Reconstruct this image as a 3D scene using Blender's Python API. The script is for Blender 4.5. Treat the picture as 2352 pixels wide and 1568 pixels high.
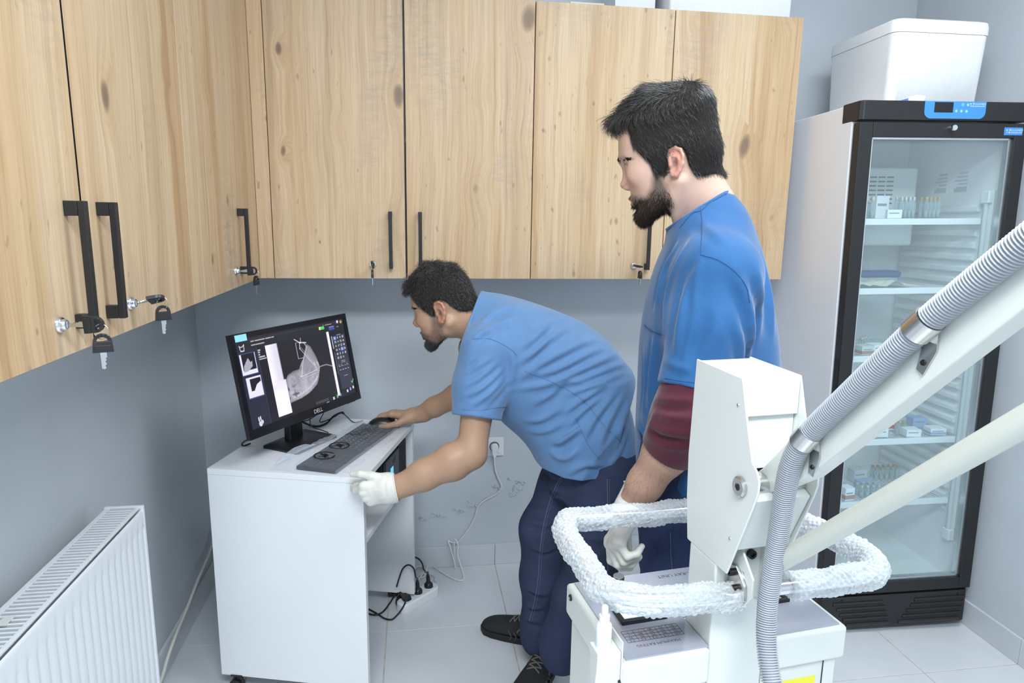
import bpy, bmesh, math, random
import numpy as np
from mathutils import Vector, Matrix, Euler
PI = math.pi
random.seed(7); RNG = np.random.default_rng(7)
for _o in list(bpy.data.objects): bpy.data.objects.remove(_o, do_unlink=True)
SC = bpy.context.scene
COL = SC.collection

# ---------------------------------------------------------------- camera, world, lights, exposure
FPX, PITCH, YAW, ROLL, CAMZ = 1520.88, .184233, .148111, .0157797, 1.5
IW, IH = 2352, 1568
def _cam_rows():
    cp, sp = math.cos(PITCH), math.sin(PITCH); cy, sy = math.cos(YAW), math.sin(YAW)
    f = np.array([sy*cp, cy*cp, -sp]); r = np.array([cy, -sy, 0]); u = np.cross(r, f)
    c, s = math.cos(ROLL), math.sin(ROLL)
    return np.array([c*r+s*u, -s*r+c*u, f])
CR = _cam_rows()
cam_d = bpy.data.cameras.new('camera'); cam = bpy.data.objects.new('camera', cam_d); COL.objects.link(cam)
cam_d.sensor_width = 36; cam_d.lens = 36*FPX/IW; cam_d.clip_start = .05
_m = Matrix([list(CR[0]), list(CR[1]), list(-CR[2])]).transposed().to_4x4()
_m.translation = (0, 0, CAMZ); cam.matrix_world = _m
SC.camera = cam
W = bpy.data.worlds.new('world'); SC.world = W; W.use_nodes = True
W.node_tree.nodes['Background'].inputs[0].default_value = (.72, .82, 1, 1)
W.node_tree.nodes['Background'].inputs[1].default_value = .35
def area(name, loc, rot, sx, sy, power, color=(1, 1, 1)):
    l = bpy.data.lights.new(name, 'AREA'); l.shape = 'RECTANGLE'; l.size = sx; l.size_y = sy
    l.energy = power; l.color = color
    o = bpy.data.objects.new(name, l); o.location = loc; o.rotation_euler = rot; COL.objects.link(o); return o
LC = (.88, .955, 1.0)
area('panel_lamp', (.10, -.35, 2.765), (0, 0, 0), 1.2, .6, 58, LC)
area('panel_lamp', (1.15, 1.1, 2.765), (0, 0, 0), 1.2, .6, 17, LC)
SC.view_settings.view_transform = 'Standard'; SC.view_settings.look = 'None'
SC.view_settings.gamma = 1; SC.view_settings.use_curve_mapping = False
SC.view_settings.exposure = 0.38
SC.cycles.max_bounces = 8; SC.cycles.transparent_max_bounces = 12
SC.cycles.caustics_reflective = False; SC.cycles.caustics_refractive = False

# ---------------------------------------------------------------- where a photo point lies on a plane of the room
def _ray(p): return CR.T @ np.array([(p[0]-IW/2)/FPX, -(p[1]-IH/2)/FPX, 1.0])
CC = np.array([0, 0, CAMZ])
def UX(p, v): d = _ray(p); return CC + d*(v/d[0])
def UY(p, v): d = _ray(p); return CC + d*(v/d[1])
def UZ(p, v): d = _ray(p); return CC + d*((v-CAMZ)/d[2])
def UD(p, v): return CC + _ray(p)*v
def UP(p, o, n): d = _ray(p); n = np.array(n, float); return CC + d*(((np.array(o)-CC) @ n)/(d @ n))

# ---------------------------------------------------------------- materials
MATS = {}
def mat(name, col, rough=.5, metal=0, spec=.5, emit=None, alpha=None, trans=0, coat=0, sss=0):
    if name in MATS: return MATS[name]
    m = bpy.data.materials.new(name); m.use_nodes = True; MATS[name] = m
    b = m.node_tree.nodes['Principled BSDF']; c = (*col, 1)
    b.inputs['Base Color'].default_value = c; b.inputs['Roughness'].default_value = rough
    b.inputs['Metallic'].default_value = metal; b.inputs['Specular IOR Level'].default_value = spec
    if emit: b.inputs['Emission Color'].default_value = (*emit[0], 1); b.inputs['Emission Strength'].default_value = emit[1]
    if alpha is not None: b.inputs['Alpha'].default_value = alpha
    if trans: b.inputs['Transmission Weight'].default_value = trans
    if coat: b.inputs['Coat Weight'].default_value = coat; b.inputs['Coat Roughness'].default_value = .08
    if sss:
        b.inputs['Subsurface Weight'].default_value = sss; b.inputs['Subsurface Radius'].default_value = (1, .35, .2); b.inputs['Subsurface Scale'].default_value = .006
    return m
def N(m, t, **kw):
    n = m.node_tree.nodes.new(t)
    for k, v in kw.items():
        if k.startswith('i_'):
            key = k[2:]; n.inputs[int(key) if key.isdigit() else key.replace('_', ' ')].default_value = v
        else: setattr(n, k, v)
    return n
def L(m, a, b): m.node_tree.links.new(a, b)
def bsdf(m): return m.node_tree.nodes['Principled BSDF']
def mottle(m, scale=30, amt=.06, bump=0.0, bscale=None, stretch=(1, 1, 1), bdist=.002):
    """slight unevenness of tone and surface"""
    b = bsdf(m); c = b.inputs['Base Color'].default_value[:]
    tc = N(m, 'ShaderNodeTexCoord'); mp = N(m, 'ShaderNodeMapping'); mp.inputs['Scale'].default_value = stretch
    L(m, tc.outputs['Object'], mp.inputs[0])
    n = N(m, 'ShaderNodeTexNoise', i_Scale=scale, i_Detail=5.0); L(m, mp.outputs[0], n.inputs['Vector'])
    r = N(m, 'ShaderNodeValToRGB'); r.color_ramp.elements[0].position = .3; r.color_ramp.elements[1].position = .7
    r.color_ramp.elements[0].color = (*[x*(1-amt) for x in c[:3]], 1); r.color_ramp.elements[1].color = (*[min(1, x*(1+amt)) for x in c[:3]], 1)
    L(m, n.outputs['Fac'], r.inputs[0]); L(m, r.outputs[0], b.inputs['Base Color'])
    if bump:
        n2 = N(m, 'ShaderNodeTexNoise', i_Scale=bscale or scale, i_Detail=4.0); L(m, mp.outputs[0], n2.inputs['Vector'])
        bp = N(m, 'ShaderNodeBump', i_Strength=bump, i_Distance=bdist); L(m, n2.outputs['Fac'], bp.inputs['Height']); L(m, bp.outputs[0], b.inputs['Normal'])
    return m

# ---------------------------------------------------------------- mesh building
class MB:
    def __init__(s): s.v = []; s.f = []; s.mi = []; s.cur = 0
    def add(s, vs, fs):
        b = len(s.v); s.v += [tuple(map(float, v)) for v in vs]
        s.f += [tuple(i+b for i in f) for f in fs]; s.mi += [s.cur]*len(fs); return s
    def box(s, x0, y0, z0, x1, y1, z1):
        vs = [(x0,y0,z0),(x1,y0,z0),(x1,y1,z0),(x0,y1,z0),(x0,y0,z1),(x1,y0,z1),(x1,y1,z1),(x0,y1,z1)]
        return s.add(vs, [(3,2,1,0),(4,5,6,7),(0,1,5,4),(1,2,6,5),(2,3,7,6),(3,0,4,7)])
    def prism(s, poly, d0, d1, axis='z', fn=None):
        """polygon (a,b) swept along an axis from d0 to d1; fn maps (a,b,d) to xyz"""
        n = len(poly)
        if fn is None:
            fn = {'z': lambda a, b, d: (a, b, d), 'y': lambda a, b, d: (a, d, b), 'x': lambda a, b, d: (d, a, b)}[axis]
        vs = [fn(a, b, d0) for a, b in poly] + [fn(a, b, d1) for a, b in poly]
        return s.add(vs, [tuple(range(n))[::-1], tuple(range(n, 2*n))] + [(i, (i+1) % n, n+(i+1) % n, n+i) for i in range(n)])
    def rings(s, rs, closed=False, caps=True):
        n = len(rs[0]); vs = [p for r in rs for p in r]; m = len(rs); fs = []
        for i in range(m if closed else m-1):
            j = (i+1) % m
            for k in range(n): l = (k+1) % n; fs.append((i*n+k, i*n+l, j*n+l, j*n+k))
        if caps and not closed: fs += [tuple(range(n))[::-1], tuple((m-1)*n+k for k in range(n))]
        return s.add(vs, fs)
    def tube(s, pts, r, n=10, closed=False, caps=True):
        pts = [np.array(p, float) for p in pts]; m = len(pts)
        rr = r if hasattr(r, '__len__') else [r]*m
        t = []
        for i in range(m):
            a = pts[(i-1) % m] if (closed or i > 0) else pts[i]; b = pts[(i+1) % m] if (closed or i < m-1) else pts[i]
            d = b-a; t.append(d/(np.linalg.norm(d)+1e-12))
        up = np.array([0, 0, 1.0]) if abs(t[0][2]) < .9 else np.array([1.0, 0, 0])
        u = np.cross(t[0], up); u /= np.linalg.norm(u); rs = []
        for i in range(m):
            u = u - t[i]*(u @ t[i]); u /= np.linalg.norm(u)+1e-12; w = np.cross(t[i], u)
            rs.append([pts[i]+rr[i]*(math.cos(2*PI*k/n)*u+math.sin(2*PI*k/n)*w) for k in range(n)])
        return s.rings(rs, closed, caps)
    def cyl(s, a, b, r, n=16, r2=None): return s.tube([a, b], [r, r if r2 is None else r2], n)
    def lathe(s, prof, n=20, o=(0, 0, 0), axis=(0, 0, 1)):
        ax = Vector(axis).normalized(); q = Vector((0, 0, 1)).rotation_difference(ax)
        rs = [[np.array(o)+np.array(q @ Vector((r*math.cos(2*PI*k/n), r*math.sin(2*PI*k/n), z))) for k in range(n)] for r, z in prof]
        return s.rings(rs)
    def ball(s, c, r, n=10, m=7):
        r = r if hasattr(r, '__len__') else (r, r, r)
        rs = [[(c[0]+r[0]*max(1e-3, math.sin(PI*j/m))*math.cos(2*PI*k/n), c[1]+r[1]*max(1e-3, math.sin(PI*j/m))*math.sin(2*PI*k/n), c[2]-r[2]*math.cos(PI*j/m)) for k in range(n)] for j in range(m+1)]
        return s.rings(rs)
    def grid(s, fn, nu, nv):
        vs = [fn(i/nu, j/nv) for j in range(nv+1) for i in range(nu+1)]; w = nu+1
        return s.add(vs, [(j*w+i, j*w+i+1, (j+1)*w+i+1, (j+1)*w+i) for j in range(nv) for i in range(nu)])
    def build(s, name, m, parent=None, smooth=False, bevel=0, loc=None, rot=None, ang=None, seg=2, fix=True):
        me = bpy.data.meshes.new(name); me.from_pydata(s.v, [], s.f)
        ms = m if isinstance(m, (list, tuple)) else [m]
        for x in ms: me.materials.append(x)
        if len(ms) > 1: me.polygons.foreach_set('material_index', s.mi)
        if fix:
            bm = bmesh.new(); bm.from_mesh(me); bmesh.ops.recalc_face_normals(bm, faces=bm.faces); bm.to_mesh(me); bm.free()
        return link(name, me, parent, smooth, bevel, loc, rot, ang, seg)
def link(name, me, parent=None, smooth=False, bevel=0, loc=None, rot=None, ang=None, seg=2):
    o = bpy.data.objects.new(name, me); COL.objects.link(o)
    if parent is not None: o.parent = parent
    if loc is not None: o.location = loc
    if rot is not None: o.rotation_euler = rot
    if smooth or bevel or ang:
        me.polygons.foreach_set('use_smooth', [True]*len(me.polygons))
        if ang or bevel: me.set_sharp_from_angle(angle=math.radians(ang or 35))
    if bevel:
        b = o.modifiers.new('b', 'BEVEL'); b.width = bevel; b.segments = seg; b.limit_method = 'ANGLE'; b.angle_limit = math.radians(40)
        b.harden_normals = True
    return o
def thing(name, label, cat, loc=(0, 0, 0), rotz=0, group=None, rot=None):
    o = bpy.data.objects.new(name, None); COL.objects.link(o); o.empty_display_size = .05
    o.location = loc; o.rotation_euler = rot or (0, 0, rotz); return tag(o, label, cat, group)
def tag(o, label, cat, group=None):
    o['label'] = label; o['category'] = cat
    if group: o['group'] = group
    return o
def part_label(o, s): o['label'] = s; return o
def structure(o): o['kind'] = 'structure'; return o
def copy_tree(o, parent=None):
    c = o.copy(); COL.objects.link(c)
    if parent is not None: c.parent = parent
    for ch in list(o.children): copy_tree(ch, c)
    return c
def smooth_path(pts, k=6):
    """Catmull-Rom through the points"""
    P = [np.array(p, float) for p in pts]; P = [2*P[0]-P[1]]+P+[2*P[-1]-P[-2]]; out = []
    for i in range(1, len(P)-2):
        a, b, c, d = P[i-1:i+3]
        for j in range(k):
            t = j/k; out.append(.5*(2*b+(c-a)*t+(2*a-5*b+4*c-d)*t*t+(3*b-a-3*c+d)*t**3))
    out.append(P[-2]); return out
def text_mesh(s, size, m, name='lettering', parent=None, M4=None, align='CENTER', depth=0):
    c = bpy.data.curves.new('t', 'FONT'); c.body = s; c.size = size; c.align_x = align; c.align_y = 'CENTER'; c.extrude = depth; c.resolution_u = 2
    o = bpy.data.objects.new('t', c); COL.objects.link(o)
    dg = bpy.context.evaluated_depsgraph_get(); me = bpy.data.meshes.new_from_object(o.evaluated_get(dg))
    bpy.data.objects.remove(o); me.materials.clear(); me.materials.append(m)
    if M4 is not None: me.transform(M4)
    return link(name, me, parent)
def frame_of(o, x, y, z=None):
    """4x4 from an origin and x, y axes"""
    x = Vector(x).normalized(); y = Vector(y); z = x.cross(y).normalized(); y = z.cross(x)
    m = Matrix([list(x), list(y), list(z)]).transposed().to_4x4(); m.translation = Vector(o); return m
# ---------------------------------------------------------------- room shell
XL, XR, YW, YF, ZC = -.836, 2.075, 2.679, -1.6, 2.8
wallm = mat('wall_paint', (.56, .60, .64), .62)
mottle(wallm, 3.5, .035, .12, 180, bdist=.0006)
ceilm = mat('ceiling_paint', (.82, .84, .85), .8); mottle(ceilm, 20, .02)
def slab(name, b, m):
    return structure(MB().box(*b).build(name, m))
slab('wall_back', (XL-.1, YW, -.02, XR+.1, YW+.1, ZC), wallm)
slab('wall_left', (XL-.1, YF, -.02, XL, YW, ZC), wallm)
slab('wall_right', (XR, YF, -.02, XR+.1, YW, ZC), wallm)
slab('wall_front', (XL-.1, YF-.1, -.02, XR+.1, YF, ZC), wallm)
slab('ceiling', (XL-.1, YF-.1, ZC, XR+.1, YW+.1, ZC+.1), ceilm)
# floor: grout bed with separate tiles
groutm = mat('grout', (.62, .50, .40), .9); mottle(groutm, 25, .25)
fl = slab('floor', (XL-.1, YF-.1, -.06, XR+.1, YW+.1, -.0025), groutm)
tilem = mat('floor_tile_glaze', (.66, .68, .71), .22); mottle(tilem, 6, .03)
def rtile(w, d):
    m = MB(); m.box(0, 0, -.01, w, d, 0); return m
tiles = {}
gx = [-.836, -.563, -.1155, .337, .7895, 1.242, 1.703, 2.075]
gy = [YF, -1.385, -.9325, -.48, -.0275, .425, .8775, 1.33, 1.7825, 2.2345, 2.679]
for i in range(len(gx)-1):
    for j in range(len(gy)-1):
        w, d = gx[i+1]-gx[i]-.003, gy[j+1]-gy[j]-.003; k = (round(w, 3), round(d, 3))
        if k not in tiles:
            o = rtile(w, d).build('tile', tilem, fl, bevel=.0012); tiles[k] = o
        else:
            o = tiles[k].copy(); COL.objects.link(o)
        o.location = (gx[i]+.0015, gy[j]+.0015, 0)
# baseboards: cut tiles with a seam
basem = mat('baseboard_tile', (.60, .63, .66), .3); mottle(basem, 8, .03)
def baseboard(name, cuts, fn, h=.095):
    root = None
    for a, b in zip(cuts[:-1], cuts[1:]):
        m = MB(); m.box(*fn(a+.0007, b-.0007, h))
        if root is None: root = structure(m.build(name, basem, bevel=.0012))
        else: m.build('tile', basem, root, bevel=.0012)
baseboard('baseboard_back', gx, lambda a, b, h: (a, YW-.012, .0005, b, YW-.0005, h))
baseboard('baseboard_left', gy, lambda a, b, h: (XL+.0005, a, .0005, XL+.012, b, h))
baseboard('baseboard_right', gy, lambda a, b, h: (XR-.012, a, .0005, XR-.0005, b, h))
# peeling plaster above the back baseboard: raised blistered flakes on the wall
flk = mat('peeling_plaster', (.60, .65, .68), .8)
wb = bpy.data.objects['wall_back']
mb = MB()
def flake(px, py, s, rr):
    c = UY((px, py), YW); n = 7; pts = []
    for k in range(n):
        a = 2*PI*k/n+rr.random()*.5; q = s*(.5+rr.random()*.8); pts.append((c[0]+1.5*q*math.cos(a), c[2]+.6*q*math.sin(a)))
    base = [(x, YW+.001, z) for x, z in pts]; top = [(c[0]+(x-c[0])*.7, YW-.0025-.004*rr.random(), c[2]+(z-c[2])*.7+.25*s) for x, z in pts]
    mb.rings([base, top])
_r = random.Random(3)
for px, py, n, sx, sy in [(975, 1190, 8, 16, 5), (1010, 1182, 12, 20, 5), (1050, 1172, 10, 16, 6), (1085, 1158, 7, 12, 8), (1140, 1117, 7, 10, 5), (1170, 1098, 3, 5, 4), (1190, 1118, 12, 14, 10), (1195, 1106, 6, 12, 5), (1180, 1135, 5, 8, 5)]:
    for _ in range(n): flake(px+_r.uniform(-sx, sx), py+_r.uniform(-sy, sy), _r.uniform(.0025, .0065), _r)
o = mb.build('peeling_plaster', flk, wb); o['kind'] = 'stuff'
# ceiling panels that light the room
lampm = mat('lamp_diffuser', (.9, .9, .9), .5, emit=((.93, .97, 1), 3.0))
trimm = mat('lamp_frame', (.85, .85, .85), .4)
for x, y, nm in ((.10, -.35, 'above the camera'), (1.15, 1.1, 'above the x-ray machine')):
    t = thing('ceiling_light', 'flush white rectangular ceiling light panel ' + nm, 'light', (x, y, ZC), group='ceiling light panels')
    MB().box(-.62, -.32, -.028, .62, .32, -.0005).build('frame', trimm, t, bevel=.003)
    MB().box(-.6, -.3, -.031, .6, .3, -.028).build('diffuser', lampm, t)
# ---------------------------------------------------------------- wall cabinets
def wood_mat():
    m = mat('oak_laminate', (.6, .45, .3), .42, spec=.35); b = bsdf(m)
    tc = N(m, 'ShaderNodeTexCoord'); oi = N(m, 'ShaderNodeObjectInfo')
    off = N(m, 'ShaderNodeVectorMath', operation='SCALE'); off.inputs[0].default_value = (7.3, 3.1, 11.7)
    L(m, oi.outputs['Random'], off.inputs['Scale'])
    P = N(m, 'ShaderNodeVectorMath', operation='ADD'); L(m, tc.outputs['Object'], P.inputs[0]); L(m, off.outputs[0], P.inputs[1])
    def nz(scale, st, det=4.0, rough=.55, dist=0.0):
        mp = N(m, 'ShaderNodeMapping'); mp.inputs['Scale'].default_value = st; L(m, P.outputs[0], mp.inputs[0])
        n = N(m, 'ShaderNodeTexNoise', i_Scale=scale, i_Detail=det, i_Roughness=rough, i_Distortion=dist); L(m, mp.outputs[0], n.inputs['Vector']); return n
    def math_(op, a, b_=None, v=None):
        n = N(m, 'ShaderNodeMath', operation=op); L(m, a, n.inputs[0])
        if b_ is not None: L(m, b_, n.inputs[1])
        if v is not None: n.inputs[1].default_value = v
        return n.outputs[0]
    def ramp(a, stops):
        r = N(m, 'ShaderNodeValToRGB'); e = r.color_ramp.elements
        while len(e) < len(stops): e.new(.5)
        for x, (p, c) in zip(e, stops): x.position = p; x.color = (*c, 1)
        L(m, a, r.inputs[0]); return r.outputs[0]
    def mix(bt, f, a, b_):
        n = N(m, 'ShaderNodeMix', data_type='RGBA', blend_type=bt)
        if isinstance(f, float): n.inputs[0].default_value = f
        else: L(m, f, n.inputs[0])
        for s, x in ((6, a), (7, b_)):
            if isinstance(x, tuple): n.inputs[s].default_value = (*x, 1)
            else: L(m, x, n.inputs[s])
        return n.outputs[2]
    # knots: cells stretched along the grain
    warp = nz(6, (1, 1, .5), 2); wv = N(m, 'ShaderNodeVectorMath', operation='MULTIPLY_ADD'); wv.inputs[1].default_value = (.05, .05, .1)
    L(m, warp.outputs['Color'], wv.inputs[0]); L(m, P.outputs[0], wv.inputs[2])
    mk = N(m, 'ShaderNodeMapping'); mk.inputs['Scale'].default_value = (1, 1, .55); L(m, wv.outputs[0], mk.inputs[0])
    vo = N(m, 'ShaderNodeTexVoronoi', feature='F1', i_Scale=6.2, i_Randomness=.95); L(m, mk.outputs[0], vo.inputs['Vector'])
    sep = N(m, 'ShaderNodeSeparateColor'); L(m, vo.outputs['Color'], sep.inputs[0])
    dist = vo.outputs['Distance']; size = math_('MULTIPLY_ADD', math_('POWER', sep.outputs[0], v=1.4), v=.165)
    size.node.inputs[2].default_value = .016
    rel = math_('DIVIDE', dist, size)
    knot = ramp(rel, [(.0, (1, 1, 1)), (.6, (.85, .85, .85)), (1.0, (0, 0, 0))])
    halo = ramp(math_('MULTIPLY', rel, v=.33), [(0, (1, 1, 1)), (1, (0, 0, 0))])
    # grain that bends round the knots
    bend = math_('MULTIPLY', math_('SUBTRACT', nz(2.2, (1.2, 1.2, .8), 3).outputs['Fac'], v=.5), v=.055)
    bend2 = math_('MULTIPLY', halo, v=.035)
    sx = N(m, 'ShaderNodeSeparateXYZ'); L(m, P.outputs[0], sx.inputs[0])
    gx_ = math_('ADD', math_('ADD', sx.outputs[0], bend), bend2)
    cx = N(m, 'ShaderNodeCombineXYZ'); L(m, gx_, cx.inputs[0]); L(m, sx.outputs[1], cx.inputs[1]); L(m, sx.outputs[2], cx.inputs[2])
    def nz2(scale, st, det=4.0, rough=.6):
        mp = N(m, 'ShaderNodeMapping'); mp.inputs['Scale'].default_value = st; L(m, cx.outputs[0], mp.inputs[0])
        n = N(m, 'ShaderNodeTexNoise', i_Scale=scale, i_Detail=det, i_Roughness=rough); L(m, mp.outputs[0], n.inputs['Vector']); return n.outputs['Fac']
    broad = nz2(9, (1, .2, .03), 3); fine = nz2(60, (1, .2, .022), 5, .7); hair = nz2(260, (1, .2, .02), 3, .6)
    base = ramp(broad, [(.28, (.47, .295, .155)), (.42, (.61, .425, .25)), (.55, (.68, .51, .335)), (.66, (.59, .42, .26)), (.8, (.48, .335, .21))])
    c = mix('MULTIPLY', .55, base, ramp(fine, [(.3, (.66, .58, .50)), (.55, (1, 1, 1)), (.8, (1.0, .99, .97))]))
    c = mix('MULTIPLY', .30, c, ramp(hair, [(.35, (.62, .55, .48)), (.55, (1, 1, 1))]))
    # weathered grey patches with saw marks
    patch = ramp(nz(3.0, (1.3, 1, .55), 3, .5).outputs['Fac'], [(.52, (0, 0, 0)), (.68, (1, 1, 1))])
    streak = nz(38, (.5, .3, 1.6), 4, .7, .6).outputs['Fac']
    pm = math_('MULTIPLY', patch, ramp(streak, [(.42, (0, 0, 0)), (.7, (1, 1, 1))]))
    c = mix('MIX', math_('MULTIPLY', pm, v=.75), c, (.36, .30, .25))
    specks = ramp(nz(55, (1, 1, .35), 2, .5).outputs['Fac'], [(.70, (0, 0, 0)), (.76, (1, 1, 1))])
    c = mix('MIX', math_('MULTIPLY', specks, v=.55), c, (.25, .17, .11))
    c = mix('MIX', math_('MULTIPLY', halo, v=.5), c, (.52, .35, .20))
    vs = N(m, 'ShaderNodeTexVoronoi', feature='F1', i_Scale=13.0, i_Randomness=1.0); L(m, mk.outputs[0], vs.inputs['Vector'])
    ss = N(m, 'ShaderNodeSeparateColor'); L(m, vs.outputs['Color'], ss.inputs[0]); sz = math_('MULTIPLY_ADD', math_('POWER', ss.outputs[1], v=3.0), v=.13); sz.node.inputs[2].default_value = .004
    kn2 = ramp(math_('DIVIDE', vs.outputs['Distance'], sz), [(.0, (1, 1, 1)), (.5, (.7, .7, .7)), (1.0, (0, 0, 0))])
    c = mix('MIX', math_('MULTIPLY', kn2, v=.75), c, (.21, .14, .10))
    rings = N(m, 'ShaderNodeMath', operation='SINE'); L(m, math_('MULTIPLY', rel, v=9.0), rings.inputs[0])
    ringm = math_('MULTIPLY', math_('MULTIPLY', rings.outputs[0], halo), v=.18)
    c = mix('MIX', ringm, c, (.30, .20, .12))
    c = mix('MIX', math_('MULTIPLY', knot, v=.9), c, (.17, .115, .085))
    L(m, c, b.inputs['Base Color'])
    bp = N(m, 'ShaderNodeBump', i_Strength=.10, i_Distance=.001); L(m, fine, bp.inputs['Height']); L(m, bp.outputs[0], b.inputs['Normal'])
    return m
woodm = wood_mat()
melm = mat('white_melamine', (.80, .81, .83), .35); mottle(melm, 9, .01)
blackm = mat('black_powder_coat', (.012, .012, .014), .42)
chromem = mat('chrome', (.80, .80, .82), .14, 1)
keym = mat('key_nickel', (.62, .62, .60), .28, 1)
plasm = mat('black_plastic', (.014, .014, .016), .35)
XC, YC, ZB, ZT = -.521, 2.364, 1.284, 2.22
def handle(door, x):
    """bar handle on two flat brackets, door-local: x along, -y out of the door"""
    m = MB(); z0, z1 = 1.3205-ZB, 1.5155-ZB
    m.box(x-.006, -.0305, z0, x+.006, -.0195, z1)
    m.box(x-.0062, -.0195, z0, x+.0062, -.0001, z0+.0225); m.box(x-.0062, -.0195, z1-.0225, x+.0062, -.0001, z1)
    return m.build('handle', blackm, door, bevel=.0012)
def lock(door, x):
    m = MB(); m.lathe([(.0002, -.0001), (.0125, -.0001), (.0125, .0025), (.0105, .005), (.0085, .005), (.0082, .0095), (.0072, .011), (.0002, .011)], 24, (x, -.0001, 1.3345-ZB), (0, -1, 0))
    m.box(x-.0006, -.0118, 1.3345-ZB-.0045, x+.0006, -.0109, 1.3345-ZB+.0045)
    return m.build('lock', chromem, door, ang=40)
def cabinet(label, origin, rotz, x0, x1, doors, depth=.315, filler=None):
    """origin: front plane; local x runs along the front, +y goes to the wall. doors: (xa, xb, handle x, lock x)"""
    t = thing('wall_cabinet', label, 'cabinet', origin, rotz, 'wood-fronted wall cabinets')
    m = MB(); th = .018; y0, y1 = .0205, depth-.0015; h = ZT-ZB
    m.box(x0+.0006, y0, 0, x0+th, y1, h); m.box(x1-th, y0, 0, x1-.0006, y1, h)
    m.box(x0+th, y0, 0, x1-th, y1, th); m.box(x0+th, y0, h-th, x1-th, y1, h); m.box(x0+th, y1-.008, th, x1-th, y1, h-th)
    m.box(x0+th, y0+.02, h*.5, x1-th, y1-.008, h*.5+th)
    m.build('carcass', melm, t)
    for xa, xb, hx, lx in doors:
        g0, g1 = (.0016, .0045) if abs(xb-1.161) < 1e-6 else (.0016, .0016)
        d = MB().box(xa+g0, 0, .0005, xb-g1, .0185, h-.0005).build('door', woodm, t, bevel=.0008)
        if abs(xa-1.161) < 1e-6: MB().box(xa+g0-.0007, .0004, .001, xa+g0-.0001, .018, h-.001).build('dark_edge', blackm, d)  # thin black strip added on this edge, darkens the seam between the doors
        if g1 > .004 or abs(xb+.0275) < 1e-6: MB().box(xb-g1+.0004, .0035, .001, xb+(.0012 if g1 > .004 else .0022), .018, h-.001).build('gap_shade', blackm, t)  # black strip added in the door gap to stand for its shadow
        if hx is not None: handle(d, hx)
        if lx is not None: lock(d, lx)
    if filler:
        MB().box(filler[0]+.0008, 0, .0005, filler[1]-.0008, .0185, h-.0005).build('filler_strip', woodm, t, bevel=.0006)
    return t
# back wall run (x is room X)
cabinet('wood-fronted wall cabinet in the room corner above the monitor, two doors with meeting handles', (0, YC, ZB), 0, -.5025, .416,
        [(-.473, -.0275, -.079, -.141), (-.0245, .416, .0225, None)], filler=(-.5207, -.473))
cabinet('wood-fronted wall cabinet behind the standing man, ending beside the fridge', (0, YC, ZB), 0, .416, 1.392,
        [(.416, .910, .848, .802), (.910, 1.392, .975, None)])
# left wall run: local x = room Y, front faces +X
Lrot = PI/2
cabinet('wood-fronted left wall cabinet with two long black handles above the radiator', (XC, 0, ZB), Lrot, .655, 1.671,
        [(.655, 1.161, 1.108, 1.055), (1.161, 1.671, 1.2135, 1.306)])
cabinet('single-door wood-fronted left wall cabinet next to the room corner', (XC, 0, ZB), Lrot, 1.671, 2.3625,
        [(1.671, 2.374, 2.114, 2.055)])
# ---- keys: one stays in the lock, one hangs from it on a ring
def key_mb(m, o, ax, up, L_=.030):
    """flat key: o = centre of the bow, ax = towards the tip, up = normal of the flat"""
    o, ax, up = map(lambda v: np.array(v, float), (o, ax, up)); ax /= np.linalg.norm(ax); up -= ax*(up @ ax); up /= np.linalg.norm(up); sd = np.cross(up, ax)
    F = lambda a, b, c: o+a*ax+b*sd+c*up
    return F
def bow(F, name, parent):
    m = MB(); pts = []
    for k in range(9):
        a = PI/2+PI*k/8; pts.append((-.004+.0125*math.cos(a), .0125*math.sin(a)))
    pts += [(.012, -.0135), (.012, .0135)]
    hole = [(-.004+.0072*math.cos(PI/2+PI*k/8), .0082*math.sin(PI/2+PI*k/8)) for k in range(9)]
    # bow as outer ring with a lens-shaped hole (outer arc to inner arc), then a solid grip
    n = 9; t = .0034
    for s in range(n-1):
        q = [pts[s], pts[s+1], hole[s+1], hole[s]]
        m.prism(q, -t, t, fn=lambda a, b, d: tuple(F(a, b, d)))
    m.prism([(-.0045, .0125), (-.0045, -.0125), (.012, -.0138), (.012, .0138)], -t, t, fn=lambda a, b, d: tuple(F(a, b, d)))
    m.prism([(.001, .0105), (.001, -.0105), (.0095, -.0108), (.0095, .0108)], -t*1.25, t*1.25, fn=lambda a, b, d: tuple(F(a, b, d)))
    return m.build(name, plasm, parent, bevel=.0006)
def blade(F, name, parent, L_=.026):
    m = MB(); p = [(.012, .0042), (.012+L_*.3, .0042), (.012+L_*.36, .002), (.012+L_*.45, .0036), (.012+L_*.55, .0014), (.012+L_*.68, .0032), (.012+L_*.8, .001), (.012+L_*.92, .0022), (.012+L_, 0), (.012+L_*.95, -.0036), (.012, -.0042)]
    m.prism(p, -.0009, .0009, fn=lambda a, b, d: tuple(F(a, b, d)))
    return m.build(name, keym, parent)
def keys(label, c, out, dirn, hang_turn):
    """c = lock centre (room), out = door normal, dirn = sideways swing of the key's flat"""
    t = thing('key_set', label, 'keys', c, group='keys hanging in cabinet locks')
    out = np.array(out, float); z = np.array([0, 0, 1.0])
    o1 = out*.0345; F1 = key_mb(None, o1, -out, dirn); b1 = bow(F1, 'key_head', t); blade(F1, 'key_blade', t, .020)
    e1 = o1+out*.0115
    # ring
    rc = e1-z*.011; m = MB(); sd = np.array(out)
    m.tube([rc+.0115*(math.cos(2*PI*k/20)*sd*.9+math.sin(2*PI*k/20)*z) for k in range(20)], .0006, 6, True); m.build('key_ring', keym, t, smooth=True)
    o2 = rc-z*.0195; F2 = key_mb(None, o2, (0, 0, -1), hang_turn); bow(F2, 'key_head', t); blade(F2, 'key_blade', t)
    return t
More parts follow.
